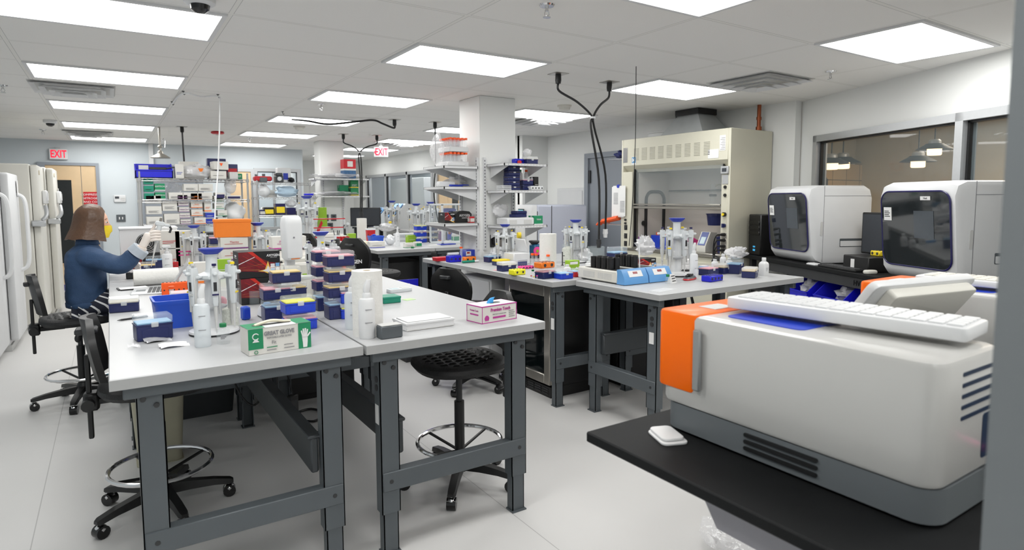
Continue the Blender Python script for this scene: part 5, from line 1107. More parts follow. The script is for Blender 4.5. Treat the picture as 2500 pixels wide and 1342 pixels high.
carton('red and black carton at the person\'s elbow, in front of the white fan unit',(.14,5.92,TZ),.12,.10,.10,'dark_red',txtm='print_white',lines=2); carton('black carton with a red base beside the red carton, in front of the fan unit',(.27,5.90,TZ),.12,.1,.13,'black_plastic',stripe='red',txtm='print_white',txt='AXYGEN',ts=.025,lines=1)
# white fan unit
t=thing('fan_unit','white metal unit with a round black fan grille behind the seated person','equipment',(.30,6.10,TZ)); w,h=.42,.40
t.location=(.265,6.09,TZ); MB().box(-.21,.21,-.1,.15,0,.32,.006).box(-.215,.215,-.105,.155,.315,.335,.006).build('housing','white_paint',t)
MB().cyl((-.02,-.101,.205),(-.02,-.104,.205),.078,n=30).build('fan_opening','black_plastic',t); b=MB()
for r in (.072,.058,.043,.028): b.tube([(-.02+r*math.cos(k*PI/14),-.108,.205+r*math.sin(k*PI/14)) for k in range(28)],.0025,5,closed=True)
for a in range(4): b.tube([(-.02+.076*math.cos(a*PI/2+.6),-.108,.205+.076*math.sin(a*PI/2+.6)),(-.02,-.108,.205)],.003,5)
b.build('fan_grille','wire',t)
for i,(px,py,l) in enumerate(((415,612,'white carton with red print, upper left behind the spray bottles'),(415,650,'white carton with red print, lower left behind the spray bottles'),(447,612,'white carton with pink print between the spray bottle and the carousel'))):
    p,w,h=S(px,648,33,40); carton(l,(p.x,5.95+.0,TZ+(.0 if py>640 else .155)),.15,.12,.15,'carton_white',stripe=None,txtm='red',lines=2) if i<2 else carton(l,(p.x+.02,5.95,TZ),.15,.12,.30,'carton_white',txtm='pink',lines=2)
# second and further carousels
carousel(477,648,TZ,'second pipette carousel, between the spray bottle and the white cord','the second carousel',0.0+98,.2)
tipstack(536,640,[('navy','yellow_tray',0),('navy','yellow_tray',0),('navy','pink_tray',0)],'the stack left of the orange carton',0,TZ,sc=1.12)
for i,(z,l) in enumerate(((0,'lowest'),(.09,'middle'),(.18,'topmost'))): carton(f'white carton with a coloured stripe, {l} of the pile under the orange carton',fr(at(575,662),.12)[:2]+(TZ+z,),.20,.13,.089,'carton_white',stripe='purple',txt='Thermo',txtm='red',ts=.022,lines=1)
p=fr(at(575,662),.12); t=thing('orange_carton','plain orange carton on top of the white pile on the near row','carton',(p[0],p[1]+.02,TZ+.27),-.08); MB().box(-.13,.13,-.09,.09,0,.135,.003).build('body','carton_orange',t); MB().box(-.134,.134,-.094,.094,.115,.139,.003).build('lid','carton_orange',t)
carousel(632,655,TZ,'third pipette carousel, right of the orange carton','the carousel by the orange carton',112,.1)
for px,py,l,s in ((672,640,'white plastic jug with a green cap and tubing behind the tall dispenser',1),(706,650,'white plastic jug half hidden by the tall dispenser',1.1)):
    t=thing('plastic_jug',l,'jug',tuple(at(px,py))); MB().lathe([(.085*s,0),(.09*s,.01),(.09*s,.16*s),(.07*s,.19*s),(.03*s,.20*s)],n=22).build('jug','white_plastic',t); MB().cyl((0,0,.195*s),(0,0,.23*s),.034*s,n=14).build('cap','green',t); MB().tube([(.02,0,.22*s),(.03,0,.29*s),(.07,0,.27*s),(.09,0,.18*s)],.006,smooth=4).build('hose','white_plastic',t)
# tall dispenser stand
t=thing('dispenser_stand','tall white touch-free dispenser on a stand on the centre bench','dispenser',tuple(at(712,690)),.25); MB().loft([[(x*s,y*q-.02,z) for x,y in rrect(-.056,.056,-.05,.05,.02,4)] for s,q,z in ((.85,.7,.16),(1,1,.175),(1.08,1,.40),(1.02,.8,.44),(.8,.5,.455))]).build('dispenser_body','white_plastic',t); MB().box(-.035,.035,.0,.03,0,.40,.006).build('stand','white_plastic',t); MB().rprism(-.07,.07,-.06,.07,.03,0,.012).build('base','white_plastic',t); MB().box(-.03,.03,-.066,-.06,.165,.172).build('orange_strip','orange',t); MB().cyl((-.01,-.071,.31),(-.01,-.073,.31),.006,n=10).build('sensor','ink_grey',t)
t=thing('green_marker_bottle','small green bottle with a black cap beside the upper printed carton','bottle',tuple(at(697,690))); MB().cyl((0,0,0),(0,0,.05),.014,n=12).build('bottle','lime',t); MB().cyl((0,0,.05),(0,0,.11),.009,n=10).build('cap','black_plastic',t)
# centre bench
carousel(787,705,TZ,'pipette carousel on the centre bench behind the tall tip box stack','the centre bench carousel',140,.35)
p=at(745,690); carton('white machine-like carton under the pink-printed box behind the dispenser',(p.x,p.y+.12,TZ),.22,.2,.12,'offwhite',lines=0); t=thing('thermal_cycler','white thermal cycler with a pink-printed box on top, behind the dispenser','thermal cycler',(p.x-.01,p.y+.45,TZ)); MB().box(-.13,.13,-.17,.17,0,.15,.012).prism([(-.17,.02),(-.14,.16),(-.02,.20),(-.02,0)],-.12,.12,'x').build('housing','offwhite',t); MB().cyl((-.08,-.172,.12),(-.08,-.177,.12),.01,n=10).build('latch','charcoal',t); MB().box(-.12,.12,-.1,.15,.15,.172,.006).build('lid','carton_grey',t)
carton('pink-printed glove carton lying on the thermal cycler behind the dispenser',(p.x-.0,p.y+.46,TZ+.205),.24,.12,.09,'carton_white',txt='Premium Touch',txtm='magenta',ts=.024,stripe='magenta',lines=1)
carton('lime green and white tissue carton right of the tall dispenser',fr(at(758,688),.1),.13,.1,.06,'lime',txtm='print_white',lines=1,rz=.3)
solo('plastic_bag',blob(.07,.06,.035,.25,41),'film2','crumpled clear bag left of the centre bench carousel','bag',tuple(at(725,700)))
t=thing('white_canister','white canister below the centre bench carousel','canister',tuple(at(750,728))); MB().lathe([(.042,0),(.045,.005),(.045,.11),(.042,.115)],n=20).build('canister','offwhite',t); MB().cyl((0,0,.115),(0,0,.13),.047,n=20).build('lid','frost',t)
solo('steel_beaker',MB().lathe([(.026,0),(.028,.1),(.03,.1),(.026,.098),(.024,.004),(0,.004)],n=18),'stainless','small steel cup between carousel and tall tip box stack','cup',tuple(at(781,728)))
TB='the tall stack nearest the towel roll'
tipstack(838,778,[('navy','blue_tray',1),('navy','yellow_tray',0),('navy','yellow_tray',0),('navy','pink_tray',0)],TB,0,TZ)
tipstack(806,757,[('navy','blue_tray',1),('navy','pink_tray',0),('navy','pink_tray',0),('navy','pink_tray',0)],'the left one of two tall stacks',0,TZ)
p=at(887,740); axybox('black printed carton standing behind the tall tip box stacks',(p.x-.01,p.y+.33,TZ),.14,.12,.24,0)
tipstack(868,776,[('blue_plastic','lemon',0),('blue_plastic','pink_tray',0)],'the blue pair beside the pump bottle',0)
p,_,h=S(861,802,34,132); mk_dispenser('translucent bottle with a white slanted pump left of the towel roll',p,h,.032,'frosty')
p,_,h=S(897,824,40,142); mk_dispenser('white pump bottle in front of the paper towel roll',p,h,.033,'white_plastic')
def towel(l,px,py,hp,rp,z=TZ):
    p=at(px,py,z); m=mp(p); h=hp*m; r=rp*m; t=thing('towel_roll',l,'towel roll',(p.x,p.y+r,z)); MB().lathe([(r*.26,0),(r,0),(r,h),(r*.27,h),(r*.26,0)],n=36,cap=False).build('paper','towel_paper',t); MB().lathe([(r*.26,h*.9),(r*.27,h*.998),(r*.22,h*.998),(r*.22,h*.9)],n=20,cap=False).build('core','kraft',t); return t
towel('tall white paper towel roll standing on the centre bench',912,822,160,37)
t=thing('grey_block','grey block-shaped box with a pale top at the front of the centre bench','block',fr(at(958,826),.055,.03),.03); MB().box(-.047,.047,-.0275,.0275,0,.052,.004).build('body','steel_grey',t); MB().box(-.044,.044,-.025,.025,.052,.056,.002).build('top','carton_grey',t)
t=thing('white_drawer_box','flat white lidded box behind the grey block on the centre bench','box',fr(at(1052,802),.14,.02),.02); MB().box(-.115,.115,-.07,.07,0,.034,.003).build('body','white_plastic',t); MB().box(-.118,.118,-.073,.073,.026,.036,.002).box(-.105,.105,-.06,.06,.036,.040,.002).build('lid','white_plastic',t); MB().box(-.115,.115,-.0725,-.0705,.002,.006).build('front_seam','carton_grey',t)
def premium():
    d,w,h=.115,.205,.078; rz=.13; t=thing('glove_carton','white glove carton with magenta edges and a blue glove sticking out','glove box',fr(at(1220,784),d,rz),rz); MB().box(-w/2,w/2,-d/2,d/2,0,h,.0015).build('body','carton_white',t); f=-d/2-.001
    b=MB(); b.m=0
    for z0,z1 in ((0,.0035),(h-.0035,h+.0006)): b.box(-w/2-.001,w/2+.001,f,d/2+.001,z0,z1)
    for x in (-w/2,w/2-.003): b.box(x,x+.003,f,-d/2,0,h)
    b.box(-w/2-.001,-w/2,d/2-.003,d/2,0,h); b.m=2; b.box(-w/2+.003,w/2-.003,-d/2+.004,d/2-.004,h,h+.001)
    b.m=0; b.text('Premium Touch',.021,FACE('-y',.005,f-.0006,.057),0,sx=.85,bold=.0006).box(-.04,.035,f-.0006,-d/2,.018,.026).text('Premium Touch',.012,FACE('-x',-w/2-.0014,.0,.055),0,sx=.8).box(-w/2-.0014,-w/2,-.03,.03,.034,.040)
    b.prism([(-.085,.012),(-.065,.012),(-.062,.024),(-.068,.034),(-.075,.036),(-.082,.034),(-.088,.024)],f-.0006,-d/2,'y'); b.m=1; b.text('Nitrile Powder Free Examination Gloves',.0065,FACE('-y',-.002,f-.0006,.037),1,sx=.75)
    for i in range(4): b.box(.055,.09-.006*(i%2),f-.0006,-d/2,.016+i*.009,.0185+i*.009)
    b.build('print',['magenta','ink_grey','print_white'],t,smooth=False); MB().rprism(-.02,.045,-.018,.018,.016,h+.0008,h+.0018).build('opening','charcoal',t)
    MB().loft([[(x*s+o,y*s*.5,h+z) for x,y in rrect(-.02,.02,-.016,.016,.01,3)] for s,o,z in ((.9,-.012,0),(.8,-.008,.012),(.55,.002,.024),(.35,.012,.026))]).build('glove','glove_blue',t)
premium()
solo('sticky_note',MB().box(-.03,.03,-.025,.025,0,.002),mat('note_green',(190,232,160),.7,noise=.03),'pale green paper note on the centre bench','note',tuple(at(998,731)),.2)
t=thing('teal_box','teal green storage box right behind the towel roll','box',fr(at(958,740),.1),0); MB().box(-.05,.05,-.05,.05,0,.03,.003).build('body','teal',t); MB().box(-.052,.052,-.052,.052,.024,.036,.003).build('lid','teal',t)
t=thing('label_device','flat silver hand device behind the towel roll','device',tuple(at(975,712)),.1); MB().rprism(-.075,.075,-.03,.03,.01,0,.022,bev=.003).build('housing','alu_light',t); MB().box(-.06,-.01,-.02,.02,.0215,.0235).build('display','lcd',t); MB().box(.01,.06,-.02,.02,.0215,.0245,.001).build('keypad','carton_grey',t)
# ================================================================= left wire rack contents
RYF=RY+.035
def rk(px,z,wpx,hpx):      # position on the left rack: centre pixel column, shelf height, size in pixels
    p=aty(px,450,RYF); m=mp(p); return p.x,wpx*m/(RM[0][0]-(px-1250)/F*RM[2][0]),hpx*m
z0,z1,z2=[z+.006 for z in RS]
t=thing('parts_tray','long royal blue open tray on top of the left wire rack','tray',(rk(378,z2,0,0)[0],RYF+.10,z2)); w=rk(378,z2,92,0)[1]/2; b=MB(); b.box(-w,w,-.12,.12,0,.008).box(-w,w,.112,.12,0,.175).box(-w,w,-.12,-.112,0,.09).prism([(-.12,0),(-.12,.09),(.02,.17),(.12,.185),(.12,0)],-w,-w+.01,'x').prism([(-.12,0),(-.12,.09),(.02,.17),(.12,.185),(.12,0)],w-.01,w,'x').box(-w,w,-.13,-.112,.085,.097); b.build('tray_body','royal',t,smooth=False)
MB().box(-w+.04,-w+.14,-.05,-.03,.06,.15).build('label_card','carton_grey',t)
o=solo('steel_tools',MB().box(-.09,.09,-.02,.02,0,.03,.004).cyl((.09,0,.015),(.2,.0,.04),.008),'charcoal','dark tool lying in the long blue tray on the left rack','tool',(rk(388,0,0,0)[0],RYF+.05,z2+.10))
def rbox(name,l,px,z,wpx,hpx,m,d=.2,dy=.0,rz=0,**k): x,w,h=rk(px,z,wpx,hpx); return carton(l,(x,RYF+d/2+dy,z),w,d,h,m,rz,name=name,**k)
rbox('carton','white carton with a blue stripe, right of the blue tray on the rack',440,z2,21,34,'carton_white',txtm='dish_blue',lines=2)
solo('plastic_bag',blob(.20,.09,.085,.18,51,3),'film2','large clear bag of white goods on the top rack shelf','bag',(rk(485,0,0,0)[0],RYF+.12,z2))
carton('white carton poking out behind the bag on the top rack shelf',(rk(470,0,0,0)[0],RYF+.34,z2),.22,.15,.22,'carton_white',lines=1)
t=thing('green_cap_box','white box with a green band on the clear bag on the top rack shelf','box',(rk(494,0,0,0)[0],RYF+.33,z2+.10)); MB().box(-.06,.06,-.05,.05,-.10,.08,.004).build('body','carton_white',t); MB().box(-.062,.062,-.052,.052,.02,.05).build('band','green',t)
solo('orange_clip',MB().prism([(-.03,.04),(.03,.04),(.012,0),(-.012,0)],-.01,.01,'y'),'orange','small orange piece in front of the green-banded box on the rack','clip',(rk(492,0,0,0)[0],RYF-.004,z2+.085))
rbox('carton','white carton lowest of the pair right of the bag on the top rack shelf',535,z2,38,19,'carton_white',lines=1)
rbox('carton','white carton with an orange mark, upper of the pair on the top rack shelf',540,z2+.115,36,20,'carton_white',txt='▼',ts=.05,txtm='neon_orange',lines=0,rz=.1)
carton('dark printed carton standing behind the white pair on the top rack shelf',(rk(540,0,0,0)[0],RYF+.36,z2),.22,.12,.27,'navy',lines=0)
carton('navy and red carton right end of the top rack shelf',(rk(577,0,0,0)[0],RYF+.30,z2),.13,.1,.20,'navy',panel='red',lines=0); rbox('carton','grey open carton at the right end of the top rack shelf',572,z2,20,17,'carton_grey',lines=0)
rbox('tissue_carton','green tissue carton overhanging the right end of the top rack shelf',588,z2+.0,23,15,'carton_green',dy=.21,txt='TISSUE',ts=.03,txtm='print_white',lines=1)
for i in range(3): rbox('tissue_carton',f'green tissue carton wrapped in film, {("bottom","middle","top")[i]} of the far left pile on the rack',363,z1+.09*i,24,14.5,'teal',txtm='ink',lines=2)
for i in range(2): rbox('tissue_carton',f'green and white tissue carton, {("lower","upper")[i]} of the pair on the middle rack shelf',390,z1+.105*i,25,17,'carton_green',txt='KIMTECH',ts=.026,txtm='print_white',stripe='print_white',lines=0)
for i,px in enumerate((428,464,500)): rbox('carton',f'white tip refill carton, {("left","centre","right")[i]} of the bottom row on the middle rack shelf',px,z1,35,16.5,'carton_grey' if 0 else 'carton_white',txtm='ink_grey')
for i,px in enumerate((466,502)): rbox('carton',f'white tip refill carton, {("left","right")[i]} one of the upper row on the middle rack shelf',px,z1+.10,35,17.5,'carton_white',txtm='ink_grey')
solo('plastic_bag',blob(.12,.1,.10,.2,52,3),'film','clear crumpled bag behind the white tip cartons on the middle rack shelf','bag',(rk(425,0,0,0)[0],RYF+.3,z1))
rbox('carton','white carton with a purple corner, right part of the middle rack shelf',537,z1,24,16,'carton_white',panel='rim',lines=0); solo('plastic_bag',blob(.07,.08,.10,.2,53,3),'film2','clear bag standing at the right end of the middle rack shelf','bag',(rk(566,0,0,0)[0],RYF+.12,z1+.07)); rbox('carton','flat white carton under the bag at the right end of the middle rack shelf',570,z1,36,9,'carton_white',panel='rim',lines=0,d=.22)
for i in range(3): rbox('carton',f'large white wrapped carton, {("bottom","middle","top")[i]} of the left pile on the lower rack shelf',373,z0+.127*i,38,19.5,'carton_white',txtm='ink_grey')
rbox('carton','large white carton, bottom of the second pile on the lower rack shelf',416,z0,38,26,'carton_white',txtm='ink_grey'); rbox('carton','large white carton, top of the second pile on the lower rack shelf',412,z0+.165,36,24,'carton_white',txtm='ink_grey')
for i in range(5): rbox('glove_carton',f'purple-edged white glove carton, {("bottom","second from bottom","middle","fourth from the bottom","top")[i]} of its pile on the rack',449-1.2*i,z0+.075*i,25,11.6,'carton_white',txt='Premium Touch',ts=.02,txtm='purple',stripe='purple',lines=1)
for i in range(4): rbox('glove_carton',f'orange-edged white glove carton, {("bottom","second from bottom","third from bottom","top")[i]} of its pile on the rack',478+(7 if i==0 else 0),z0+.1*i,28,15.5,'carton_white',txt='—',ts=.05,txtm='orange',stripe='orange',lines=1)
rbox('glove_carton','orange-edged glove carton standing upright on the blue pair',505,z0+.152,17,25,'carton_white',txtm='orange',stripe='orange',lines=2)
for i in range(2): rbox('carton',f'deep blue carton, {("lower","upper")[i]} of the pair on the lower rack shelf',510,z0+.075*i,24,11.5,'dish_blue',txtm='print_white',lines=2)
for i in range(4): rbox('glove_carton',f'white and green glove carton, {("bottom","second from bottom","third from bottom","top")[i]} of the right pile on the rack',540-(0 if i<2 else 7),z0+.092*i,23,14,'carton_white',txtm='carton_green',panel=None,stripe='carton_green',lines=2)
solo('plastic_bag',blob(.13,.1,.125,.13,54,2),'milky','plump white plastic bag at the right end of the lower rack shelf','bag',(rk(572,0,0,0)[0],RYF+.14,z0))
for px,h,l in ((400,.22,'left'),(500,.2,'middle'),(560,.25,'right')): rbox('dark_case',f'dark case on the low rack shelf behind the bench, {l} one',px,.806,60,26,'charcoal',d=.3,lines=0,tape=False)
# ================================================================= second wire rack contents (by the back window)
R2=10.78
def r2(px): return aty(px,450,R2).x
Z2,Z1,Z0=1.751,1.506,1.206
t=thing('label_printer','red and grey bench device, left end of the top shelf of the window rack','device',(r2(645),R2+.12,Z2)); MB().box(-.14,.14,-.08,.08,.02,.10,.02).build('housing','red',t); MB().box(-.06,.06,-.09,.09,0,.08,.01).cyl((-.1,0,.1),(-.1,0,.13),.02).cyl((.02,0,.1),(.02,0,.14),.025).build('fittings','steel_grey',t)
t=thing('vacuum_pump','grey and black pump with a gauge on the top shelf of the window rack','pump',(r2(684),R2+.12,Z2)); MB().box(-.06,.07,-.08,.08,0,.11,.012).box(-.05,.06,-.06,.06,.11,.16,.01).build('housing','steel_dark',t); MB().cyl((0,-.08,.06),(0,-.095,.06),.035,n=16).build('gauge','alu_light',t)
t=thing('control_box','white control box with a blue panel on the top shelf of the window rack','box',(r2(700),R2+.22,Z2)); MB().box(-.11,.11,-.08,.08,0,.25,.01).build('housing','white_plastic',t); MB().box(-.02,.06,-.082,-.08,.05,.16).build('panel','dish_blue',t)
solo('black_adapter',blob(.05,.05,.04,.3,61),'black_plastic','black heap of cable right end of the top shelf of the window rack','cable',(r2(716),R2+.1,Z2))
solo('plastic_bag',blob(.10,.1,.10,.15,62),'milky','white sack left on the middle shelf of the window rack','bag',(r2(648),R2+.14,Z1)); solo('plastic_bag',blob(.19,.12,.09,.15,63),mat('film_blue',(190,216,236),.2,alpha=.75,bump=.8,bscale=25),'pale blue bag of packs on the middle shelf of the window rack','bag',(r2(704),R2+.14,Z1)); carton('white carton behind the pale blue bag on the window rack',(r2(668),R2+.3,Z1),.2,.12,.12,'carton_white',lines=1)
for px,m,l,w,h in ((640,'navy','navy carton far left on the lower shelf of the window rack',.10,.09),(656,'black_plastic','black carton with a yellow label on the lower shelf of the window rack',.16,.13),(684,'rim','violet carton right of the yellow-labelled one on the window rack',.16,.19),(712,'rim','violet printed carton in the middle of the lower window rack shelf',.16,.12),(735,'rim','violet and white carton right on the lower window rack shelf',.14,.12)):
    carton(l,(r2(px),R2+.1,Z0),w,.14,h,m,panel='yellow' if 'yellow' in l else 'carton_white' if px in(640,684,735) else None,lines=0)
solo('plastic_bag',blob(.09,.08,.06,.25,64),'film2','clear bag on the violet cartons of the window rack','bag',(r2(712),R2+.1,Z0+.125)); solo('plastic_bag',blob(.12,.08,.06,.25,65),'film2','white bag behind the yellow-labelled carton of the window rack','bag',(r2(655),R2+.26,Z0+.0))
# ================================================================= far column surroundings
for z,l in ((1.806,'clear film draped over the top shelf of the far column'),(1.526,'clear film wrapped over the lower shelf of the far column')): solo('plastic_film',blob(.36,.16,.035,.3,int(z*100),3),'film2',l,'film',(3.12,10.02,z))
t=thing('printed_carton','red and white checked carton, upper of the pair right of the far column','carton',(3.50,10.03,2.02)); 
p=aty(853,455,10.0); t.location=(p.x,10.04,1.806+.16); MB().box(-.10,.10,-.09,.09,0,.15,.003).build('body','red',t); MB().box(-.04,.05,-.092,-.09,.03,.12).build('label','carton_white',t)
t=thing('printed_carton','blue and white checked carton, lower of the pair right of the far column','carton',(p.x,10.04,1.806)); MB().box(-.10,.10,-.09,.09,0,.155,.003).build('body',mat('check_blue',(50,90,130),.5,noise=.5,nscale=30),t); MB().box(-.102,.102,-.092,.092,.13,.158).build('lid','carton_white',t)
p=aty(866,480,9.95)
for i in range(2): carton(f'bright green carton with a yellow side, {("lower","upper")[i]} of the pair right of the far column',(p.x,10.0,1.526+.128*i),.13,.12,.125,'green',panel=None,stripe='yellow',txtm='print_white',lines=3)
carton('dark green carton behind the bright green pair at the far column',(p.x-.16,10.05,1.526),.15,.12,.17,'carton_green',lines=3)
solo('marker_case',MB().box(-.07,.07,-.03,.03,0,.03,.005),'royal','blue case on the left part of the lower far column shelf','case',(aty(750,470,10.).x,9.92,1.526+.0))
monitor('black monitor right of the far column, angled away',(3.72,10.35,.90),-.5,.52,.32)
tg=aty(838,500,9.7); carton('lime green tissue carton standing right of the far column',(2.78,9.7,.9+.14),.12,.1,.30,'lime',lines=1,txtm='print_white'); carton('white box under the lime green carton at the far column',(2.78,9.7,.9),.2,.2,.138,'carton_white',lines=0)
# equipment on the rear and far benches
carousel(752,588,TZ,'pipette carousel left of the far column','the carousel left of the far column',98,.2,dxy=aty(752,585,9.6).xy.to_3d()+V((0,0,TZ)))
e=V((2.66,9.05,TZ)); t=thing('acrylic_rack','red-edged clear acrylic shelf unit on the rear bench','shelf unit',tuple(aty(735,590,9.3).xy.to_3d()+V((0,0,TZ)))); t.location.x=max(t.location.x,2.46)
MB().box(-.30,.16,-.10,.10,0,.012).box(-.30,.16,-.10,.10,.14,.15).box(-.30,.16,-.10,.10,.28,.29).box(-.30,-.29,-.10,.10,0,.29).box(.15,.16,-.10,.10,0,.29).build('acrylic_frame','clear',t,smooth=False); MB().box(-.30,.16,-.105,-.10,.012,.03).box(-.30,.16,-.105,-.10,.15,.165).box(-.30,.16,-.105,-.10,.275,.29).build('red_edge','red',t,smooth=False)
t.location=(2.72,8.98,TZ)
for i,(px,py,m,l,h,w) in enumerate(((700,596,'carton_white','low white drawer on the rear bench, leftmost',.09,.24),(745,596,'carton_white','low white drawer on the rear bench, second from the left',.07,.22))):
    q=at(px,py); carton(l,(q.x+.0,q.y,TZ) if q.x>2.5 else (2.56+.24*i,8.62,TZ),w*.9,.16,h,m,lines=1)
glv=at(775,575); 
def far(px,py,l,w,d,h,m,**k): q=at(px,py); return carton(l,(max(q.x,2.5+w/2),q.y,TZ),w,d,h,m,**k)
far(790,606,'cream tube carton behind the centre bench carousel dish',.20,.10,.06,'cream',lines=1,txtm='neon_orange'); far(830,608,'lilac-banded white carton behind the stool backs',.18,.1,.07,'carton_white',stripe='dish_blue',lines=1)
far(812,590,'white carton with pink caps on the far bench behind the stools',.16,.10,.08,'carton_white',panel='pink_tray',lines=0); far(858,592,'lime green carton left of the tall white box on the far bench',.10,.08,.12,'lime',lines=1,txtm='print_white')
far(884,585,'tall narrow white box on the far bench beside the forked cable',.11,.10,.30,'carton_white',lines=0)
far(868,598,'white carton with orange print on a green mat, far bench',.14,.09,.05,'carton_white',txtm='neon_orange',stripe='green',lines=2)
t=thing('sharps_bin','red sharps container behind the blue ice bucket','container',tuple(at(905,588))); MB().loft([[(x*s,y*s,z) for x,y in rrect(-.055,.055,-.05,.05,.012,3)] for s,z in ((.85,0),(1,.15))]).build('container','red',t); MB().rprism(-.057,.057,-.052,.052,.012,.15,.17).build('lid','milky',t); MB().box(-.055,-.045,-.052,-.05,.02,.1).build('label','charcoal',t)
t=thing('ice_bucket','bright blue square ice bucket at the corner of the far bench','bucket',fr(at(922,599),.12)); b=MB(); hollow(b,.165,.16,.115,.004,.02,.82); b.build('bucket_body','tote_blue',t,sharp=50); solo('ice_scoop',MB().lathe([(.0,0),(.02,.01),(.022,.05),(.0,.06)],n=14).box(-.008,.008,.01,.08,.03,.045,.004),'tote_blue','blue scoop in the bright blue ice bucket','scoop',(at(922,599).x-.02,at(922,599).y+.06,TZ+.08))
p,_,h=S(971,601,13,48); mk_dispenser('slim white wash bottle right of the blue ice bucket',p,h,.026); solo('plastic_bag',blob(.06,.06,.06,.15,71),'milky','white bag between the ice bucket and the wash bottle','bag',tuple(at(953,598)))
far(1004,592,'lime green tissue carton on the far bench',.12,.09,.10,'lime',lines=1,txtm='print_white'); far(999,604,'white carton with green caps in front of the lime carton, far bench',.12,.07,.055,'carton_white',stripe='carton_green',lines=1); far(1020,602,'small white and green carton right of the lime carton, far bench',.08,.07,.06,'carton_white',panel='carton_green',lines=0)
solo('screw_cap',MB().lathe([(.016,0),(.018,.02),(.0,.022)],n=14),'green','small green cap lying at the far bench edge','cap',tuple(at(1007,606)))
tipstack(1030,592,[('blue_plastic','cream',0),('blue_plastic','pink_tray',0),('blue_plastic','lemon',0)],'the far bench blue stack',0,TZ,sc=1.1); tipstack(1058,590,[('navy','yellow_tray',0),('navy','yellow_tray',0),('navy','blue_tray',1)],'the navy stack beside the hanging cable',0,TZ,sc=1.0)
tipstack(903,565,[('navy','yellow_tray',0),('navy','yellow_tray',0),('navy','pink_tray',0)],'the stack by the tall white box',0,TZ,sc=1.1)
t=thing('clipboard','blue clipboard with papers at the right end of the far bench','clipboard',tuple(at(1090,597)),.1); MB().box(-.11,.11,-.05,.05,0,.012,.003).build('board','dish_blue',t); MB().box(-.24,-.05,-.04,.06,0,.006).build('sheet','paper',t)
p,_,h=S(1083,587,16,42); mk_dispenser('white spray bottle with an orange cap on the far bench',p,h,.028,'white_plastic','spray')
far(1076,588,'tall purple and orange carton behind the orange-capped spray bottle',.05,.05,.13,'purple',stripe='orange',lines=0); far(1098,585,'blue carton right of the orange-capped spray bottle',.05,.05,.11,'dish_blue',lines=0); far(1112,590,'white and green carton at the right end of the far bench',.09,.06,.10,'carton_white',panel='carton_green',lines=0)
solo('plastic_bag',blob(.16,.12,.07,.2,72),'film2','clear bags of tubes heaped behind the blue ice bucket','bag',tuple(at(945,565))); far(985,588,'large translucent box behind the wash bottle, far bench',.2,.2,.10,'frost',lines=0,tape=False)
solo('yellow_weight',blob(.03,.02,.02,.1,73),'yellow','small yellow piece on the bags behind the ice bucket','piece',(at(945,565).x+.05,at(945,565).y-.03,TZ+.14))
for px,py,l,s,h in ((958,560,'pipette carousel in front of the grey thermal cyclers','the thermal cycler carousel',70),(1017,572,'pipette carousel left of the hanging single cable, far bench','the carousel left of the single cable',75),(1052,565,'pipette carousel right of the far navy stack','the carousel behind the far navy stack',72)): carousel(px,py,TZ,l,s,h,.3)
# grey thermal cyclers beyond
def cycler(l,px,py,s):
    p=at(px,py); t=thing('thermal_cycler',l,'thermal cycler',(p.x,p.y,TZ+.0)); q=s
    MB().prism([(-.26*q,0),(.28*q,0),(.28*q,.26*q),(-.08*q,.30*q),(-.26*q,.13*q)],-.14*q,.14*q,'y').build('housing','alu_light',t)
    for y in (-.07,.07): MB().prism([(-.262*q,.15*q),(-.10*q,.298*q),(-.104*q,.303*q),(-.266*q,.155*q)],(y-.045)*q,(y+.045)*q,'y').build('panel','dish_blue',t); 
    for y in (-.07,.07): MB().prism([(-.235*q,.185*q),(-.15*q,.263*q),(-.153*q,.266*q),(-.238*q,.188*q)],(y-.03)*q,(y+.03)*q,'y').build('display','lcd',t)
    MB().box(-.1*q,.24*q,-.12*q,.12*q,.26*q,.31*q,.01).build('lid','alu_light',t)
mkx=at(985,548)
struct_bench=bench('low white bench under the grey thermal cyclers by the far windows',4.45,5.25,10.0,13.4)
def cyc(l,x,y,s,rz=.0):
    t=thing('thermal_cycler',l,'thermal cycler',(x,y,TZ),rz); q=s
    MB().prism([(-.26*q,0),(.26*q,0),(.26*q,.30*q),(-.08*q,.33*q),(-.26*q,.13*q)],-.15*q,.15*q,'y').build('housing','alu_light',t)
    for y_ in (-.075,.075):
        P=MB().prism([(-.262*q,.145*q),(-.10*q,.325*q),(-.106*q,.33*q),(-.268*q,.15*q)],(y_-.05)*q,(y_+.05)*q,'y').build('panel','device_blue',t); MB().prism([(-.24*q,.182*q),(-.15*q,.282*q),(-.154*q,.286*q),(-.244*q,.186*q)],(y_-.03)*q,(y_+.03)*q,'y').build('display','screen',P)
cyc('large grey thermal cycler with two blue display panels by the far windows',4.86,11.2,1.45); cyc('lower grey thermal cycler with blue panels left of the large one',4.80,12.0,1.2); cyc('grey thermal cycler farthest left by the far windows',4.78,12.8,1.1)
t=thing('parts_bin','blue bin with clear packs on a white pedestal by the far windows','bin',(5.05,12.2,.85)); t.location=(5.05,9.2,.0); MB().box(-.18,.18,-.25,.25,0,.98,.01).build('pedestal','white_paint',t); MB().box(-.16,.16,-.24,.24,.98,1.12,.01).build('bin_body','tote_blue',t)
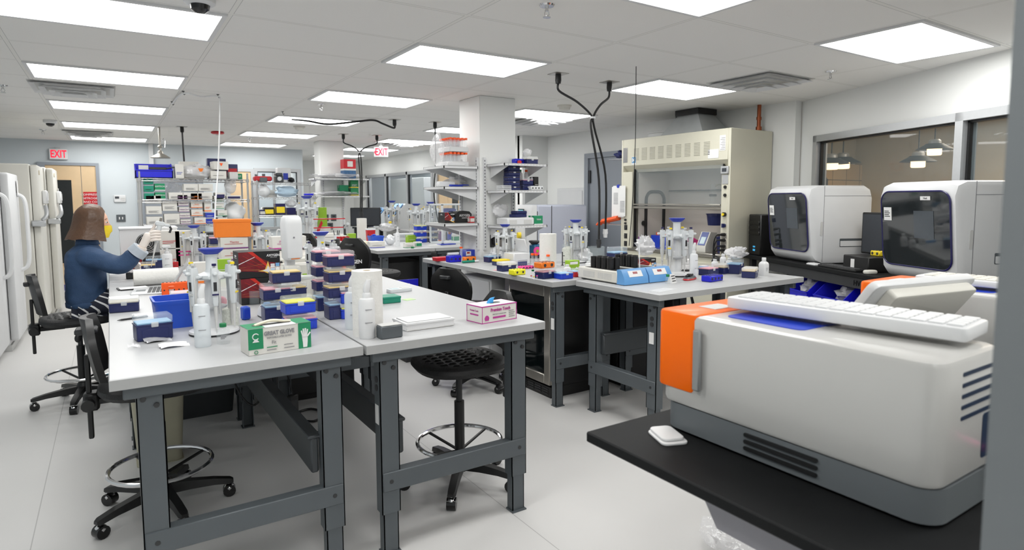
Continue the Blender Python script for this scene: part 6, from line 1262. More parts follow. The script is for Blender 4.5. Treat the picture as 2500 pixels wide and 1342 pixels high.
# things behind the far windows
t=thing('teal_microscope','white and teal instrument seen through the far right pane','instrument',(6.5,11.1,0)); MB().box(-.3,.3,-.4,.4,0,1.45,.02).build('stand','carton_grey',t); MB().box(-.2,.2,-.3,.3,1.45,1.62,.05).build('head','teal_cover',t); MB().box(-.22,.22,-.35,.1,1.6,1.86,.08).build('hood','white_plastic',t)
for i,(y,z,m,l) in enumerate(((11.35,1.1,'dish_blue','blue carton'),(11.0,1.1,'navy','navy carton'),(11.2,.85,'red','red and white carton'))): carton(l+' behind the far right window pane',(5.65+.3*(m=='red'),y+.3*(m=='dish_blue'),0),.2,.28,z+.25,m,panel='carton_white' if m=='red' else None,lines=0)
t=thing('incubator','white cabinet seen through the left far window panes','cabinet',(6.2,13.6,0)); MB().box(-.35,.35,-1.1,.9,0,1.15,.01).build('cabinet','white_paint',t); MB().box(-.36,-.34,-1.1,.9,1.15,1.17).build('blue_edge','device_blue',t); MB().box(-.36,.35,-1.1,.9,1.17,1.95,.01).build('upper_cabinet','carton_grey',t)
# boxy acrylic stand with stirrer, left of the near column shelves
t=thing('acrylic_cabinet','clear acrylic enclosure with a blue stirrer motor left of the near column','enclosure',(3.62,7.0,TZ)); t.scale=(.85,.85,.95); b=MB()
for x,y in ((-.22,-.2),(.22,-.2),(-.22,.2),(.22,.2)): b.box(x-.012,x+.012,y-.012,y+.012,0,.52)
b.box(-.232,.232,-.212,.212,.51,.53).box(-.232,.232,-.212,.212,0,.02); b.build('frame','alu_light',t); MB().box(-.22,.22,-.205,-.20,.02,.51).box(-.225,-.22,-.2,.2,.02,.51).build('acrylic_panel','glass',t); MB().box(-.10,.08,-.08,.08,.36,.47,.02).build('motor','dish_blue',t); MB().cyl((0,0,.36),(0,0,.12),.02).build('shaft','copper',t)
# ================================================================= near column shelves contents
zt=1.766
for i,z in enumerate((zt,zt+.135)):
    t=thing('tube_pack',f'clear pack of orange-capped tubes, {("lower","upper")[i]} of the pair on the column top shelf','tube pack',(2.755,5.23,z)); MB().box(-.10,.10,-.12,.12,0,.045,.004).build('foam_tray','white_plastic',t); b=MB(); c=MB()
    for a in range(5):
        for d in range(6): x,y=-.08+a*.04,-.1+d*.04; b.cyl((x,y,.045),(x,y,.115),.012,n=8); c.cyl((x,y,.113),(x,y,.13),.015,n=8)
    b.build('tube','clear',t,smooth=False); c.build('cap','neon_orange',t,smooth=False)
solo('plastic_film',blob(.035,.13,.15,.10,81,2),'film','clear wrap standing left of the packs of orange-capped tubes','film',(2.59,5.24,zt+.001))
solo('white_tube_rack',MB().box(-.09,.09,-.02,.02,0,.03,.004).box(-.085,.085,-.021,-.02,.008,.018),'white_plastic','low white rack at the front of the column top left shelf','rack',(2.69,5.065,zt))
z=1.576
solo('white_case',MB().box(-.03,.14,-.03,.03,0,.05,.006).box(-.032,.0,-.031,.031,.004,.035,.004),'white_plastic','white case at the left end of the second left column shelf','case',(2.60,5.2,z)); solo('blue_handle_tool',MB().box(-.08,.08,-.015,.015,0,.02,.005).box(.06,.16,-.02,.02,.012,.022,.004),'dish_blue','blue-handled scraper on the second left column shelf','tool',(2.72,5.12,z),.3)
solo('plastic_bag',blob(.10,.09,.05,.25,82),'film2','crumpled clear bag at the column end of the second left shelf','bag',(2.82,5.32,z))
z=1.236
axybox('red and black printed carton on the lowest left column shelf',(2.665,5.22,z),.10,.14,.10); t=thing('black_carton','black carton with an arched top on the lowest left column shelf','carton',(2.80,5.17,z)); MB().prism([(-.085,0),(.085,0),(.085,.085),(.06,.108),(0,.115),(-.06,.108),(-.085,.085)],-.05,.05,'y').build('body','black_plastic',t); MB().text('AXYGEN',.032,FACE('-y',.01,-.0506,.07),sx=.9).box(-.02,.06,-.0508,-.05,.045,.049).build('print','print_white',t,smooth=False)
t=thing('navy_card_box','navy card box beside the arched black carton','box',(2.83,5.36,z)); MB().prism([(-.05,0),(.05,0),(.05,.09),(-.05,.11)],-.03,.03,'y').build('body','navy',t); MB().box(-.045,.045,-.0315,-.03,.01,.035).build('label','carton_white',t)
carton('small red and white carton at the column end of the lowest left shelf',(2.867,5.1,z),.05,.05,.06,'red',panel='carton_white',lines=0)
z=1.786
tip((3.36,4.83,z),'cream','navy tip box with film on the front top shelf of the near column',0,'navy','frost'); t=mk_tuberack('royal','blue and red tube rack left on the front top shelf of the near column',(3.25,4.87,z),0,.10,.07,.05,4,2,.008); solo('red_tape',MB().cyl((3.225,4.812,1.80),(3.225,4.80,1.80),.02,n=12),'red','red tape ring in front of the blue rack on the column top shelf','tape'); solo('plastic_film',blob(.05,.03,.035,.1,83),'film2','clear lid on the navy tip box on the column top shelf','lid',(3.35,4.86,z+.078))
z=1.541
def colstack(x,y,z,trays,where):
    zz=z; n=len(trays)
    for i,(bs,tr,tl) in enumerate(trays):
        k=n-1-i; pos='topmost' if k==0 else 'bottom one' if i==0 else ['second from the top','third from the top','fourth from the top'][k-1]
        tip((x+random.uniform(-.004,.004),y,zz),tr,f'navy tip box, {pos} of {where}',0,bs,'navy' if n>3 else 'clear',tl,None,(1,1,.62) if n>3 else .9); zz+=TH[0]*(.62 if n>3 else .9)
colstack(3.155,4.83,z,[('navy','yellow',0)]*5,'five flat boxes on the near column')
colstack(3.33,4.85,z+.052,[('navy','pink_tray',0)],'the boxes right of the five flat ones'); tip((3.33,4.85,z),'cream','flat navy tip box under the pink one on the front column shelf',0,'navy','navy',0,None,(1,1,.68))
mk_tuberack('white_plastic','white slotted rack at the front of the middle column shelf',(3.37,4.745,z),0,.14,.05,.04,6,1,.007); solo('clear_tray_stack',MB().box(-.05,.05,-.05,.05,0,.012).box(-.05,.05,-.05,.05,.016,.028).box(-.05,.05,-.05,.05,.032,.044),'frost','stack of clear trays on the left of the front column shelf','tray',(3.06,4.82,z)); 
t=thing('bottle_pair','white bottle with a green cap behind the pink tip box on the column shelf','bottle',(3.33,4.95,z)); MB().lathe([(.022,0),(.022,.16),(.012,.18)],n=14).build('bottle','white_plastic',t); MB().cyl((0,0,.18),(0,0,.2),.014,n=10).build('cap','green',t); t=thing('bottle_pair','white bottle with an orange cap at the right of the column shelf','bottle',(3.40,4.95,z)); MB().lathe([(.022,0),(.022,.16),(.012,.18)],n=14).build('bottle','white_plastic',t); MB().cyl((0,0,.18),(0,0,.2),.014,n=10).build('cap','neon_orange',t)
carton('black carton at the right end of the middle front column shelf',(3.43,4.86,z),.05,.08,.13,'black_plastic',lines=1,txtm='print_white')
z=1.216
t=thing('white_device','flat white bench device on the lowest front column shelf','device',(3.20,4.84,z)); MB().box(-.15,.15,-.1,.1,0,.07,.01).build('housing','white_plastic',t); MB().box(-.13,-.05,-.102,-.1,.015,.05).box(.03,.12,-.102,-.1,.015,.05).build('panel','carton_grey',t)
solo('navy_box_lids',MB().box(-.07,.07,-.05,.05,0,.03,.004).box(-.05,.08,-.045,.05,.03,.06,.006),'navy','navy tip box lids stacked on the white device of the column shelf','lid',(3.25,4.87,z+.071),.2); carton('green and white tissue carton at the right end of the lowest front column shelf',(3.405,4.80,z),.10,.10,.085,'carton_green',txt='TISSUE',ts=.02,txtm='print_white',stripe='print_white',lines=0); solo('plastic_bag',blob(.08,.05,.06,.2,84),'film2','clear crumpled bag behind the white device on the column shelf','bag',(3.1,4.95,z+.07))
t=thing('wall_outlet','black and steel outlet box on the near column above the bench','outlet',(3.09,5.03,1.06)); MB().box(-.06,.02,-.012,0,-.06,.06,.004).build('cover_plate','charcoal',t); MB().box(.04,.10,-.012,0,-.06,.05,.003).build('steel_plate','stainless',t); MB().box(-.04,.01,-.05,-.012,-.03,.03,.006).tube([(.0,-.05,.01),(.04,-.07,.02),(.06,-.06,-.06),(.06,-.04,-.14)],.006,smooth=4).build('plug','black_plastic',t)
# ================================================================= left side bench (by the near column)
mk=at
t=thing('red_case','flat red lidded case at the far corner of the side bench','case',fr(at(1082,637),.09)); MB().box(-.065,.065,-.045,.045,0,.026,.003).build('body','red',t); MB().box(-.067,.067,-.047,.047,.018,.034,.003).build('lid','red',t)
mk_tuberack('royal','blue tube rack with white tubes beside the flat red case',fr(at(1112,640),.07),.0,.12,.08,.06,5,2,.009); b=MB()
p=fr(at(1112,640),.07); solo('white_tube',MB().cyl((-.055,0,0),(.055,0,0),.012,n=10),'frost','white tube lying across the blue rack beside the red case','tube',(p[0],p[1]+.01,TZ+.073))
t=thing('heat_block','small blue and white bench heater with red digits in front of the column','heater',fr(at(1152,628),.1)); MB().prism([(-.075,0),(.075,0),(.07,.05),(.03,.075),(-.06,.075),(-.075,.05)],-.06,.06,'y').build('housing','dish_blue',t); MB().box(-.07,-.015,-.0615,-.06,.02,.062).build('panel','carton_white',t); MB().box(-.06,-.03,-.063,-.0615,.04,.055).build('display','led',t)
mk_tuberack('orange','orange tube rack with round openings near the column',fr(at(1149,640),.05),.05,.12,.05,.05,4,2,.01)
t=thing('green_marker','thick green marker lying in front of the orange rack','marker',at(1147,641)+V((0,-.01,.012)),.03); MB().cyl((-.08,0,0),(.04,0,0),.0115,n=10).build('barrel','teal',t); MB().cyl((.04,0,0),(.085,0,0),.009,n=10).build('cap','print_white',t)
def btube(px,py,l,z=TZ,h=.10):
    t=thing('conical_tube',l,'tube',at(px,py,z)); MB().cyl((0,0,0),(0,0,.02),.004,.012,n=10).cyl((0,0,.02),(0,0,h),.012,n=10).build('tube','clear',t); MB().cyl((0,0,h),(0,0,h+.015),.0145,n=12).build('cap','neon_orange',t)
btube(1126,632,'orange-capped tube standing left of the small blue heater'); btube(1300,652,'orange-capped tube, left of the pair behind the yellow rack'); btube(1309,653,'orange-capped tube, right of the pair behind the yellow rack'); btube(1338,656,'orange-capped tube in front of the tall towel roll on the side bench')
tip(fr(at(1208,640),.09),'blue_tray','navy tip box with a blue insert in front of the white crumpled bag'); tip(fr(at(1230,648),.09),'yellow','flat navy tip box with a yellow lid, left of the white foam box',0,'navy','yellow',0,None,(1,1,.7)); tip(fr(at(1244,662),.09),'cream','navy tip box with a cream lid behind the yellow rack',0,'navy','frost')
solo('plastic_bag',blob(.13,.1,.05,.25,91),'film2','white crumpled film bag left of the white foam box','bag',tuple(at(1215,622))); solo('plastic_bag',blob(.09,.07,.05,.25,92),'milky','white crumpled bag in front of the column outlet','bag',(3.02,4.86,TZ))
t=thing('foam_box','white foam box with an open lid and a navy label','foam box',fr(at(1270,645),.1)); MB().box(-.085,.085,-.08,.08,0,.10,.006).build('box','white_plastic',t); b=MB(); b.M=MX.Translation((.06,0,.10))@MX.Rotation(1.25,4,'Y'); b.box(-.12,0,-.08,.08,0,.012,.004); b.build('lid','white_plastic',t)
carton('small slate blue printed box in front of the white foam box',fr(at(1278,650),.03),.085,.02,.055,mat('slate',(74,80,128),.6,noise=.15,nscale=30),lines=2,txtm='ink_grey')
mk_tuberack('lemon','bright yellow tube rack on the side bench',fr(at(1268,671),.06),.08,.11,.075,.042,4,2,.008); mk_tuberack('pink','flat bright pink rack behind the yellow rack',fr(at(1290,656),.07),0,.12,.07,.022,6,2,.006)
solo('pink_note',MB().box(-.03,.03,-.02,.02,0,.002),'pink_tray','pink paper square left of the cream-lidded box','note',tuple(at(1214,659)))
tip(fr(at(1341,680),.09),'pink_tray','navy tip box under the orange rack at the bench corner',.12,'navy','clear'); p=fr(at(1341,680),.09); mk_tuberack('orange','orange tube rack on top of the navy tip box at the bench corner',(p[0]-.01,p[1],TZ+.0745),.12,.13,.085,.042,4,3,.011)
tip(fr(at(1385,681),.09),'blue_tray','bright blue tip rack left of the heating blocks',.0,'blue_plastic','clear',0,None,(.85,1,.8)); tip(fr(at(1410,676),.08),'blue_tray','red tip rack right against the heating blocks',.0,'red','clear',0,None,(.45,1,.8))
t=thing('tube_bottle','small clear bottle with a dark green cap behind the yellow rack','bottle',tuple(at(1301,676))); MB().lathe([(.014,0),(.014,.035),(.008,.042)],n=14).build('bottle','glass',t); MB().cyl((0,0,.042),(0,0,.054),.010,n=10).build('cap','green',t)
for px,py,m,l in ((1297,681,'red','tiny red-capped vial'),(1304,683,'yellow','tiny yellow vial'),(1311,681,'pink','tiny pink vial')):
    t=thing('vial',l+' beside the yellow rack','vial',tuple(at(px,py))); MB().cyl((0,0,0),(0,0,.02),.005,n=8).build('vial','clear',t); MB().cyl((0,0,.02),(0,0,.026),.006,n=8).build('cap',m,t)
towel('white paper towel roll standing on the side bench',1350,655,84,21)
def tankof(l,px,py,r,h,m,fill):
    t=thing('beaker',l,'beaker',tuple(at(px,py))); MB().lathe([(r*.95,0),(r,.004),(r,h),(r*1.05,h+.004),(r*.97,h),(r*.93,.006),(0,.006)],n=24,cap=False).build('glass_wall','glass',t); MB().lathe([(0,.007),(r*.92,.007),(r*.92,h*fill),(r*.5,h*fill+.02),(0,h*fill+.024)],n=20).build('contents',m,t)
tankof('clear beaker full of white tips right of the side bench towel roll',1386,640,.055,.16,'tips',.75); tankof('large clear beaker with wires on the bench left of the heating blocks',1455,642,.075,.14,'milky',.25)
t=thing('spinner','blue mini centrifuge with a pink and green disc, left of the towel roll','centrifuge',fr(at(1312,630),.1)); MB().rprism(-.06,.06,-.06,.06,.02,0,.02).build('foot','charcoal',t); MB().box(-.03,.065,-.05,.05,.02,.13,.012).build('housing',mat('petrol',(30,90,130),.4,noise=.05),t); MB().cyl((-.01,-.055,.07),(-.01,-.065,.07),.04,n=20).build('disc','pink',t); MB().cyl((-.01,-.065,.07),(-.01,-.068,.07),.015,n=12).build('disc_hub','lime',t); MB().lathe([(.03,.13),(.055,.155),(.05,.165),(0,.165)],n=18).build('knob','charcoal',t)
carousel(1248,625,TZ,'pipette carousel in front of the column outlet','the carousel by the column outlet',92,.1,dxy=V((2.93,4.60,TZ))); carousel(1405,640,TZ,'pipette carousel behind the near column bench, left of the hood papers','the carousel left of the hanging papers',104,.5)
t=thing('lime_carton','lime green tissue carton standing behind the white jars','carton',fr(at(1402,662),.05)); MB().box(-.05,.05,-.03,.03,0,.085,.003).build('body','lime',t); MB().box(-.045,.03,-.0312,-.03,.055,.075).prism([(.0,.02),(.02,.035),(.04,.02)],-.0312,-.03,'y').build('print','print_white',t,smooth=False)
for px,py,l,h in ((1385,668,'white screw-cap jar left of the heating blocks',.07),(1436,655,'small white jar behind the black tube blocks',.06)): mk_bottle(l,at(px,py),h,.026,'white_plastic','white_plastic','jar',label=False)
solo('blue_cap_strip',MB().box(-.03,.03,-.012,.012,0,.015,.003),'blue_plastic','small blue strip behind the heating blocks','strip',tuple(at(1412,668)))
solo('pink_bag',blob(.07,.06,.06,.2,93),'film2','clear crumpled bag of green and pink items behind the side bench','bag',tuple(at(1428,640)))
t=thing('stylus','thin black stand with a rod on the blue tip rack','stand',tuple(at(1377,672))); MB().cyl((0,0,0),(0,0,.10),.004,n=8).cyl((0,0,.07),(.02,0,.07),.003,n=6).cyl((0,0,0),(0,0,.004),.012,n=12).build('rod','charcoal',t)
t.location=(t.location.x,t.location.y+.02,TZ+.072)
# ================================================================= heating-block bench
t=thing('dual_heating_block','white double heating block with two blue control panels and red displays','heating block',(0,0,0))
P0=at(1524,698); hx0,hy0=P0.x,P0.y; W2=.225; Lh=.47; t.location=(hx0,hy0,TZ)
MB().box(0,W2*2,.07,Lh,.008,.085,.006).build('housing','offwhite',t)
for i in (0,1):
    x0=i*W2; q=MB().prism([(0,.004),(.075,.004),(.075,.098),(.035,.098),(.006,.05)],x0+.004,x0+W2-.006,'x').build('control_panel','device_blue',t)
    n=V((0,-.85,.52)); 
    pl=MB(); pl.M=MX.Translation((x0+W2*.5,.0195,.074))@MX.Rotation(math.atan2(.048,.029),4,'X'); pl.box(-.06,.06,-.026,.018,-.001,.0015); pl.build('plate','print_white',q)
    pl=MB(); pl.M=MX.Translation((x0+W2*.5,.0195,.074))@MX.Rotation(math.atan2(.048,.029),4,'X'); pl.box(-.02,.02,-.006,.010,.0012,.0022); D=pl.build('display','led',q)
    MB().box(x0+.025,x0+W2-.03,.11,Lh-.05,.083,.0865,.001).build('block_well','black_plastic',t)
b=MB()
for k,(a,c) in enumerate(((.12,.26),(.29,.41))):
    for j in range(13): y=a+(c-a)*j/13; b.box(-.0012,.0,y,y+.006,.025,.065)
b.build('side_vent','carton_grey',t,smooth=False)
MB().box(.02,W2*2-.02,.09,Lh-.02,0,.008).build('foot','charcoal',t)
for i in (0,1):
    for a in range(2):
        for d in range(4):
            if (i,a,d)==(1,1,0): continue
            x=hx0+i*W2+.06+a*.055; y=hy0+.20+d*.055
            o=place('tube_holder',lambda:solo('tube_holder',MB().lathe([(.0235,0),(.0235,.075),(.017,.075),(.016,.01),(0,.01)],n=16),'black_plastic','','holder'),(x,y,TZ+.0868),0,f'black tube holder on the {("left","right")[i]} heating block, {("left","right")[a]} column, {("front","second","third","back")[d]} row','black tube holders on the '+('left','right')[i]+' heating block')
t=thing('thermometer','long white thermometer with a violet top standing in the heating block','thermometer',(hx0+W2+.045,hy0+.135,TZ+.0868)); MB().cyl((0,0,0),(-.012,0,.20),.0035,n=8).build('stem','print_white',t); MB().cyl((-.012,0,.20),(-.013,0,.215),.0045,n=8).build('top','purple',t)
tip(fr(at(1515,646),.09),'blue_tray','tall navy tip box with a pale blue lid behind the heating blocks',.0,'navy','clear',1,None,(1.15,1.15,1.5))
axybox('low red and black carton behind the heating blocks',fr(at(1578,655),.1),.22,.10,.08,.0)
solo('plastic_bag',blob(.09,.07,.075,.3,101,3),'film2','shiny clear bag on the low red and black carton','bag',(at(1590,650).x,at(1590,650).y+.07,TZ+.082))
carousel(1650,672,TZ,'large pipette carousel right of the heating blocks','the carousel right of the heating blocks',140,.3)
t=thing('reagent_bottle','small clear bottle with a green cap left of the little paper stand','bottle',tuple(at(1630,692))); MB().lathe([(.016,0),(.017,.004),(.017,.035),(.009,.046)],n=16).build('bottle','glass',t); MB().cyl((0,0,.046),(0,0,.062),.0115,n=12).build('cap','green',t)
t=thing('label_stand','little folded white card with printed lines right of the heating blocks','card',tuple(at(1640,690)),.2); MB().prism([(-.02,0),(0,.06),(.02,0)],-.028,.028,'x').build('card','paper',t); b=MB()
for i in range(3): b.box(-.02,.02,-.0185+i*.005,-.0165+i*.005,.012+i*.016,.017+i*.016)
b.build('print','ink',t,smooth=False); t.location.z=TZ
t=thing('tray_tool','red and grey oval tray with a black tool on it','tray',tuple(at(1684,682)),.35); MB().lathe([(.085,0),(.092,.006),(.085,.012)],n=26,sx=1,sy=.38).build('base','red',t); MB().lathe([(.085,.012),(.07,.022),(0,.022)],n=26,sx=1,sy=.38).build('top','steel_grey',t); MB().cyl((-.07,0,.03),(.05,0,.03),.007,n=8).box(-.035,.0,-.012,.012,.022,.042,.004).build('tool','black_plastic',t)
p,_,h=S(1693,678,24,86); mk_dispenser('white wash bottle behind the red oval tray',p,h,.028,'milky')
mk_tuberack('royal','royal blue tube rack at the front of the heating-block bench',fr(at(1749,687),.07),.12,.155,.075,.042,6,3,.008)
tip(fr(at(1742,672),.09),'pink_tray','navy tip box with a pink insert behind the royal blue rack',.1); tip(fr(at(1778,668),.09),'yellow_tray','navy tip box with a yellow insert behind the royal blue rack',.12,'navy','frost'); tip(fr(at(1808,668),.1),'blue_tray','tall navy tip box with a clear bag on it',.4,'navy','clear',1,None,1.05); tip(fr(at(1844,678),.09),'yellow_tray','navy tip box with a yellow insert near the right end of the heating-block bench',.45,'navy','frost')
p=fr(at(1808,668),.1); solo('plastic_bag',blob(.13,.06,.035,.3,102),'film2','flat clear bag lying on the tall navy tip box','bag',(p[0]+.02,p[1],TZ+.109),.3)
mk_bottle('white square bottle at the right end of the heating-block bench',tuple(at(1864,672)),.13,.028,'white_plastic','white_plastic',square=True)
for px,py,l,h in ((1745,655,'white bottle, left of the group behind the tip boxes',.075),(1765,652,'white bottle, tallest of the group behind the tip boxes',.11),(1780,655,'white bottle, right of the group behind the tip boxes',.085)): mk_bottle(l,tuple(at(px,py)),h,.026,'white_plastic','white_plastic')
t=thing('timer','light blue and white timer pad behind the wash bottle','timer',tuple(at(1718,655)),.2); MB().rprism(-.04,.04,-.03,.03,.012,0,.02,bev=.004).build('housing','device_blue',t); MB().rprism(-.03,.03,-.02,.02,.008,.02,.023).build('pad','print_white',t)
t=thing('steel_stand','small white balance with black parts behind the red tray','balance',tuple(at(1672,660)),.1); MB().box(-.05,.05,-.05,.05,.01,.05,.006).box(-.04,.04,-.04,.04,.05,.09,.005).build('housing','print_white',t); MB().box(-.05,-.03,-.055,.055,0,.014).box(.03,.05,-.055,.055,0,.014).build('foot','charcoal',t)
solo('white_column',MB().box(-.05,.05,-.04,.04,0,.16,.01).box(-.045,.045,-.035,.035,.16,.175,.008),'white_plastic','plain white block-like device behind the large carousel','device',tuple(at(1672,640)))
solo('clear_sheet',MB().box(-.09,.09,-.04,.04,0,.002),'frost','clear sheet lying at the front corner of the heating-block bench','sheet',tuple(at(1618,708)),.2)
solo('loose_cables',MB().tube([(0,0,.01),(.05,.02,.03),(.1,0,.02),(.08,-.04,.012),(.02,-.03,.02)],.006,smooth=4).tube([(.02,0,.02),(.08,.05,.05),(.15,.02,.02)],.005,smooth=4),'charcoal','tangle of grey cables in front of the hood work surface','cables',tuple(at(1738,640)))
# hood-side bench things
for px,py,l,h in ((1275,622,'x',.1),): pass
# autoclave
t=thing('autoclave','grey and white autoclave with a yellow knob and blue screen behind the side bench','autoclave',(4.55,7.05,0)); MB().box(-.30,.42,-.35,.35,0,1.38,.02).build('cabinet',mat('lav_grey',(178,182,196),.45,noise=.03),t); MB().prism([(-.42,.3),(-.30,.3),(-.30,1.38),(-.36,1.38),(-.44,1.0)],-.35,.35,'y').build('control_front','white_plastic',t); b=MB(); b.box(-.415,-.405,-.16,.06,1.20,1.33,.003); b.build('screen_bezel','charcoal',t); MB().box(-.418,-.414,-.14,.04,1.215,1.315).build('screen',mat('screen_cyan',(110,190,205),.3,emit=.3,noise=.05),t); MB().cyl((-.43,-.1,.98),(-.48,-.1,.98),.04,n=14).build('knob','yellow',t); MB().box(-.3,-.29,-.352,-.35,.1,1.3).box(-.10,-.09,-.352,-.35,.0,1.37).build('door_seam','charcoal',t)
t.location=(5.0,6.75,0); t.rotation_euler=(0,0,-.25)
# ================================================================= the seated person
def person():
    t=thing('person','seated person in a denim jacket and striped trousers pipetting, yellow face mask','person',(0,0,0))
    skin=mat('skin',(226,178,152),.5,noise=.06,nscale=20); denim=mat('denim',(44,70,104),.75,noise=.35,nscale=7,bump=.25,bscale=140); hairm=mat('hair',(92,66,48),.42,noise=.3,nscale=14,bump=.35,bscale=45); glv=mat('latex',(236,226,218),.5,noise=.04,nscale=30)
    def stripes():
        m=bpy.data.materials.new('stripes'); m.use_nodes=True; nt=m.node_tree; b=nt.nodes['Principled BSDF']; tc=nt.nodes.new('ShaderNodeTexCoord'); w=nt.nodes.new('ShaderNodeTexWave'); w.inputs['Scale'].default_value=9; w.inputs['Distortion'].default_value=1.2; w.inputs['Detail'].default_value=1; w.bands_direction='DIAGONAL'
        r=nt.nodes.new('ShaderNodeValToRGB'); r.color_ramp.interpolation='CONSTANT'; r.color_ramp.elements[0].color=(*lin((24,28,44)),1); r.color_ramp.elements[1].position=.86; r.color_ramp.elements[1].color=(*lin((226,226,226)),1)
        nt.links.new(tc.outputs['Object'],w.inputs['Vector']); nt.links.new(w.outputs['Color'],r.inputs[0]); nt.links.new(r.outputs[0],b.inputs['Base Color']); b.inputs['Roughness'].default_value=.8; MATS['stripes']=m
    stripes()
    def skinned(name,joints,edges,root,m,parent,lv=2):
        me=bpy.data.meshes.new(name); me.from_pydata([j[0] for j in joints],edges,[]); o=bpy.data.objects.new(name,me); COL.objects.link(o); o.parent=parent
        md=o.modifiers.new('s','SKIN'); md.use_smooth_shade=True
        for i,j in enumerate(joints): sv=me.skin_vertices[0].data[i]; sv.radius=(j[1],j[1]) if not isinstance(j[1],tuple) else j[1]; sv.use_root=(i==root)
        sb=o.modifiers.new('u','SUBSURF'); sb.levels=lv; sb.render_levels=lv
        dg=bpy.context.evaluated_depsgraph_get(); n=bpy.data.meshes.new_from_object(o.evaluated_get(dg)); o.modifiers.clear(); o.data=n; bpy.data.meshes.remove(me)
        n.materials.clear(); n.materials.append(m)
        for p in n.polygons: p.use_smooth=True
        return o
    bx,by=-.155,5.33; sz=.648
    # key joints (x forward = towards the bench)
    hip=V((bx-.02,by,sz+.10)); waist=V((bx-.01,by,.86)); chest=V((bx+.0,by,1.02)); neck=V((bx+.01,by,1.145)); head=V((bx+.035,by,1.30))
    shR=V((bx+.0,by-.165,1.095)); elR=V((.045,by-.235,.985)); wrR=V((.175,by-.27,1.125)); haR=V((.215,by-.28,1.20))
    shL=V((bx+.0,by+.165,1.095)); elL=V((bx+.10,by+.22,.965)); wrL=V((.085,by+.06,.975)); 
    knR=V((.22,by-.12,sz+.075)); knL=V((.22,by+.12,sz+.075)); anR=V((.10,by-.10,.275)); anL=V((.10,by+.11,.275))
    body=skinned('body',[(hip,.06),(waist,.055),(chest,.06),(neck,.045),(head-V((0,0,.06)),.05),(shR,.03),(elR,.03),(wrR,.024),(haR,.026),(shL,.03),(elL,.03),(wrL,.024),(hip+V((.02,-.085,-.03)),.05),(knR,.04),(anR,.035),(hip+V((.02,.085,-.03)),.05),(knL,.04),(anL,.035)],[(0,1),(1,2),(2,3),(3,4),(2,5),(5,6),(6,7),(7,8),(2,9),(9,10),(10,11),(0,12),(12,13),(13,14),(0,15),(15,16),(16,17)],0,skin,t)
    # head with a face looking along +x
    b=MB(); rings=[]
    for i in range(15):
        v=i/14; th=PI*v; zz=-.115*math.cos(th); ring=[]
        for j in range(24):
            a=2*PI*j/24; r=max(math.sin(th),.03); cx=math.cos(a); rx=.094*r*(1+ .04*cx); ry=.074*r
            x=rx*cx; y=ry*math.sin(a)
            if zz<-.02: x*=1-.18*((-.02-zz)/.1) if cx<0 else 1-.02; y*=1-.28*((-.02-zz)/.1)
            f=math.exp(-(math.sin(a)/.22)**2) if cx>0 else 0
            x+=f*(.020*math.exp(-((zz+.022)/.020)**2)+.006*math.exp(-((zz+.06)/.012)**2)+.008*math.exp(-((zz+.098)/.02)**2)-.008*math.exp(-((zz-.008)/.016)**2))
            e=math.exp(-((abs(math.sin(a))-.38)/.14)**2) if cx>0 else 0
            x-=e*.010*math.exp(-((zz-.002)/.016)**2)
            ring.append((head.x+.012+x,head.y+y,head.z+zz))
        rings.append(ring)
    b.loft(rings); H=b.build('head',skin,body,sharp=180)
    for s in (-1,1):
        MB().sphere((head.x+.091,head.y+s*.030,head.z+.003),(.008,.012,.006),10,7).build('eye','print_white',H); MB().sphere((head.x+.0995,head.y+s*.030,head.z+.003),(.003,.005,.005),8,6).build('iris','ink',H); MB().tube([(head.x+.094,head.y+s*.012,head.z+.024),(head.x+.098,head.y+s*.030,head.z+.030),(head.x+.088,head.y+s*.048,head.z+.024)],.0022,6).build('eyebrow',hairm,H)
        MB().sphere((head.x+.0,head.y+s*.074,head.z-.01),(.016,.008,.028),10,7).build('ear',skin,H)
    # mask
    b=MB(); mk_=[]
    for i in range(7):
        zz=-.020-.088*i/6; ring=[]
        for j in range(9):
            a=-1.05+2.1*j/8; bulge=.010*math.cos(a)*math.sin(PI*(i+.6)/7)+(.016*math.exp(-(a/.3)**2) if i<4 else .006)
            ring.append((head.x+.012+(.094*math.cos(a)*(1-.10*i/6)+bulge),head.y+.080*math.sin(a)*(1-.20*i/6),head.z+zz))
        mk_.append(ring)
    b.loft(mk_,False,False); b.build('face_mask','yellow',t,sharp=180)
    # bob haircut: a shell open at the face
    b=MB(); rings=[]
    for i in range(15):
        v=i/14; ring=[]
        for j in range(23):
            a=math.radians(44+(360-88)*j/22) if v>.40 else math.radians(44*min(1,max(0,(v-.16)/.24))+(360-88*min(1,max(0,(v-.16)/.24)))*j/22)
            if v<.45: th=PI*.5*v/.45; r=math.sin(max(th,.05)); zz=.02+.118*math.cos(th)
            else: q=(v-.45)/.55; r=1+.15*q; zz=.02-.132*q-.025*q*max(0,math.cos(a))
            wv=.004*math.sin(a*11+v*3)+.003*math.sin(a*23)
            fl=.016*max(0,(v-.7)/.3)
            ring.append((head.x+.004+(.108*r+wv+fl)*math.cos(a)-.035*max(0,v-.45),head.y+(.096*r+wv+fl*.6)*math.sin(a),head.z+zz+.004*math.sin(a*9)*(v>.95)))
        rings.append(ring)
    b.loft(rings,False,False); inner=[[(head.x+(x-head.x)*.93,head.y+(y-head.y)*.93,z) for x,y,z in r] for r in rings]; b.loft(inner,False,False)
    for k in (0,-1):
        b.add([rings[i][k] for i in range(15)]+[inner[i][k] for i in range(15)],[(i,i+1,i+16,i+15) for i in range(14)])
    b.add(list(rings[-1])+list(inner[-1]),[(j,j+1,j+24,j+23) for j in range(22)]); b.build('hair',hairm,t,sharp=180)
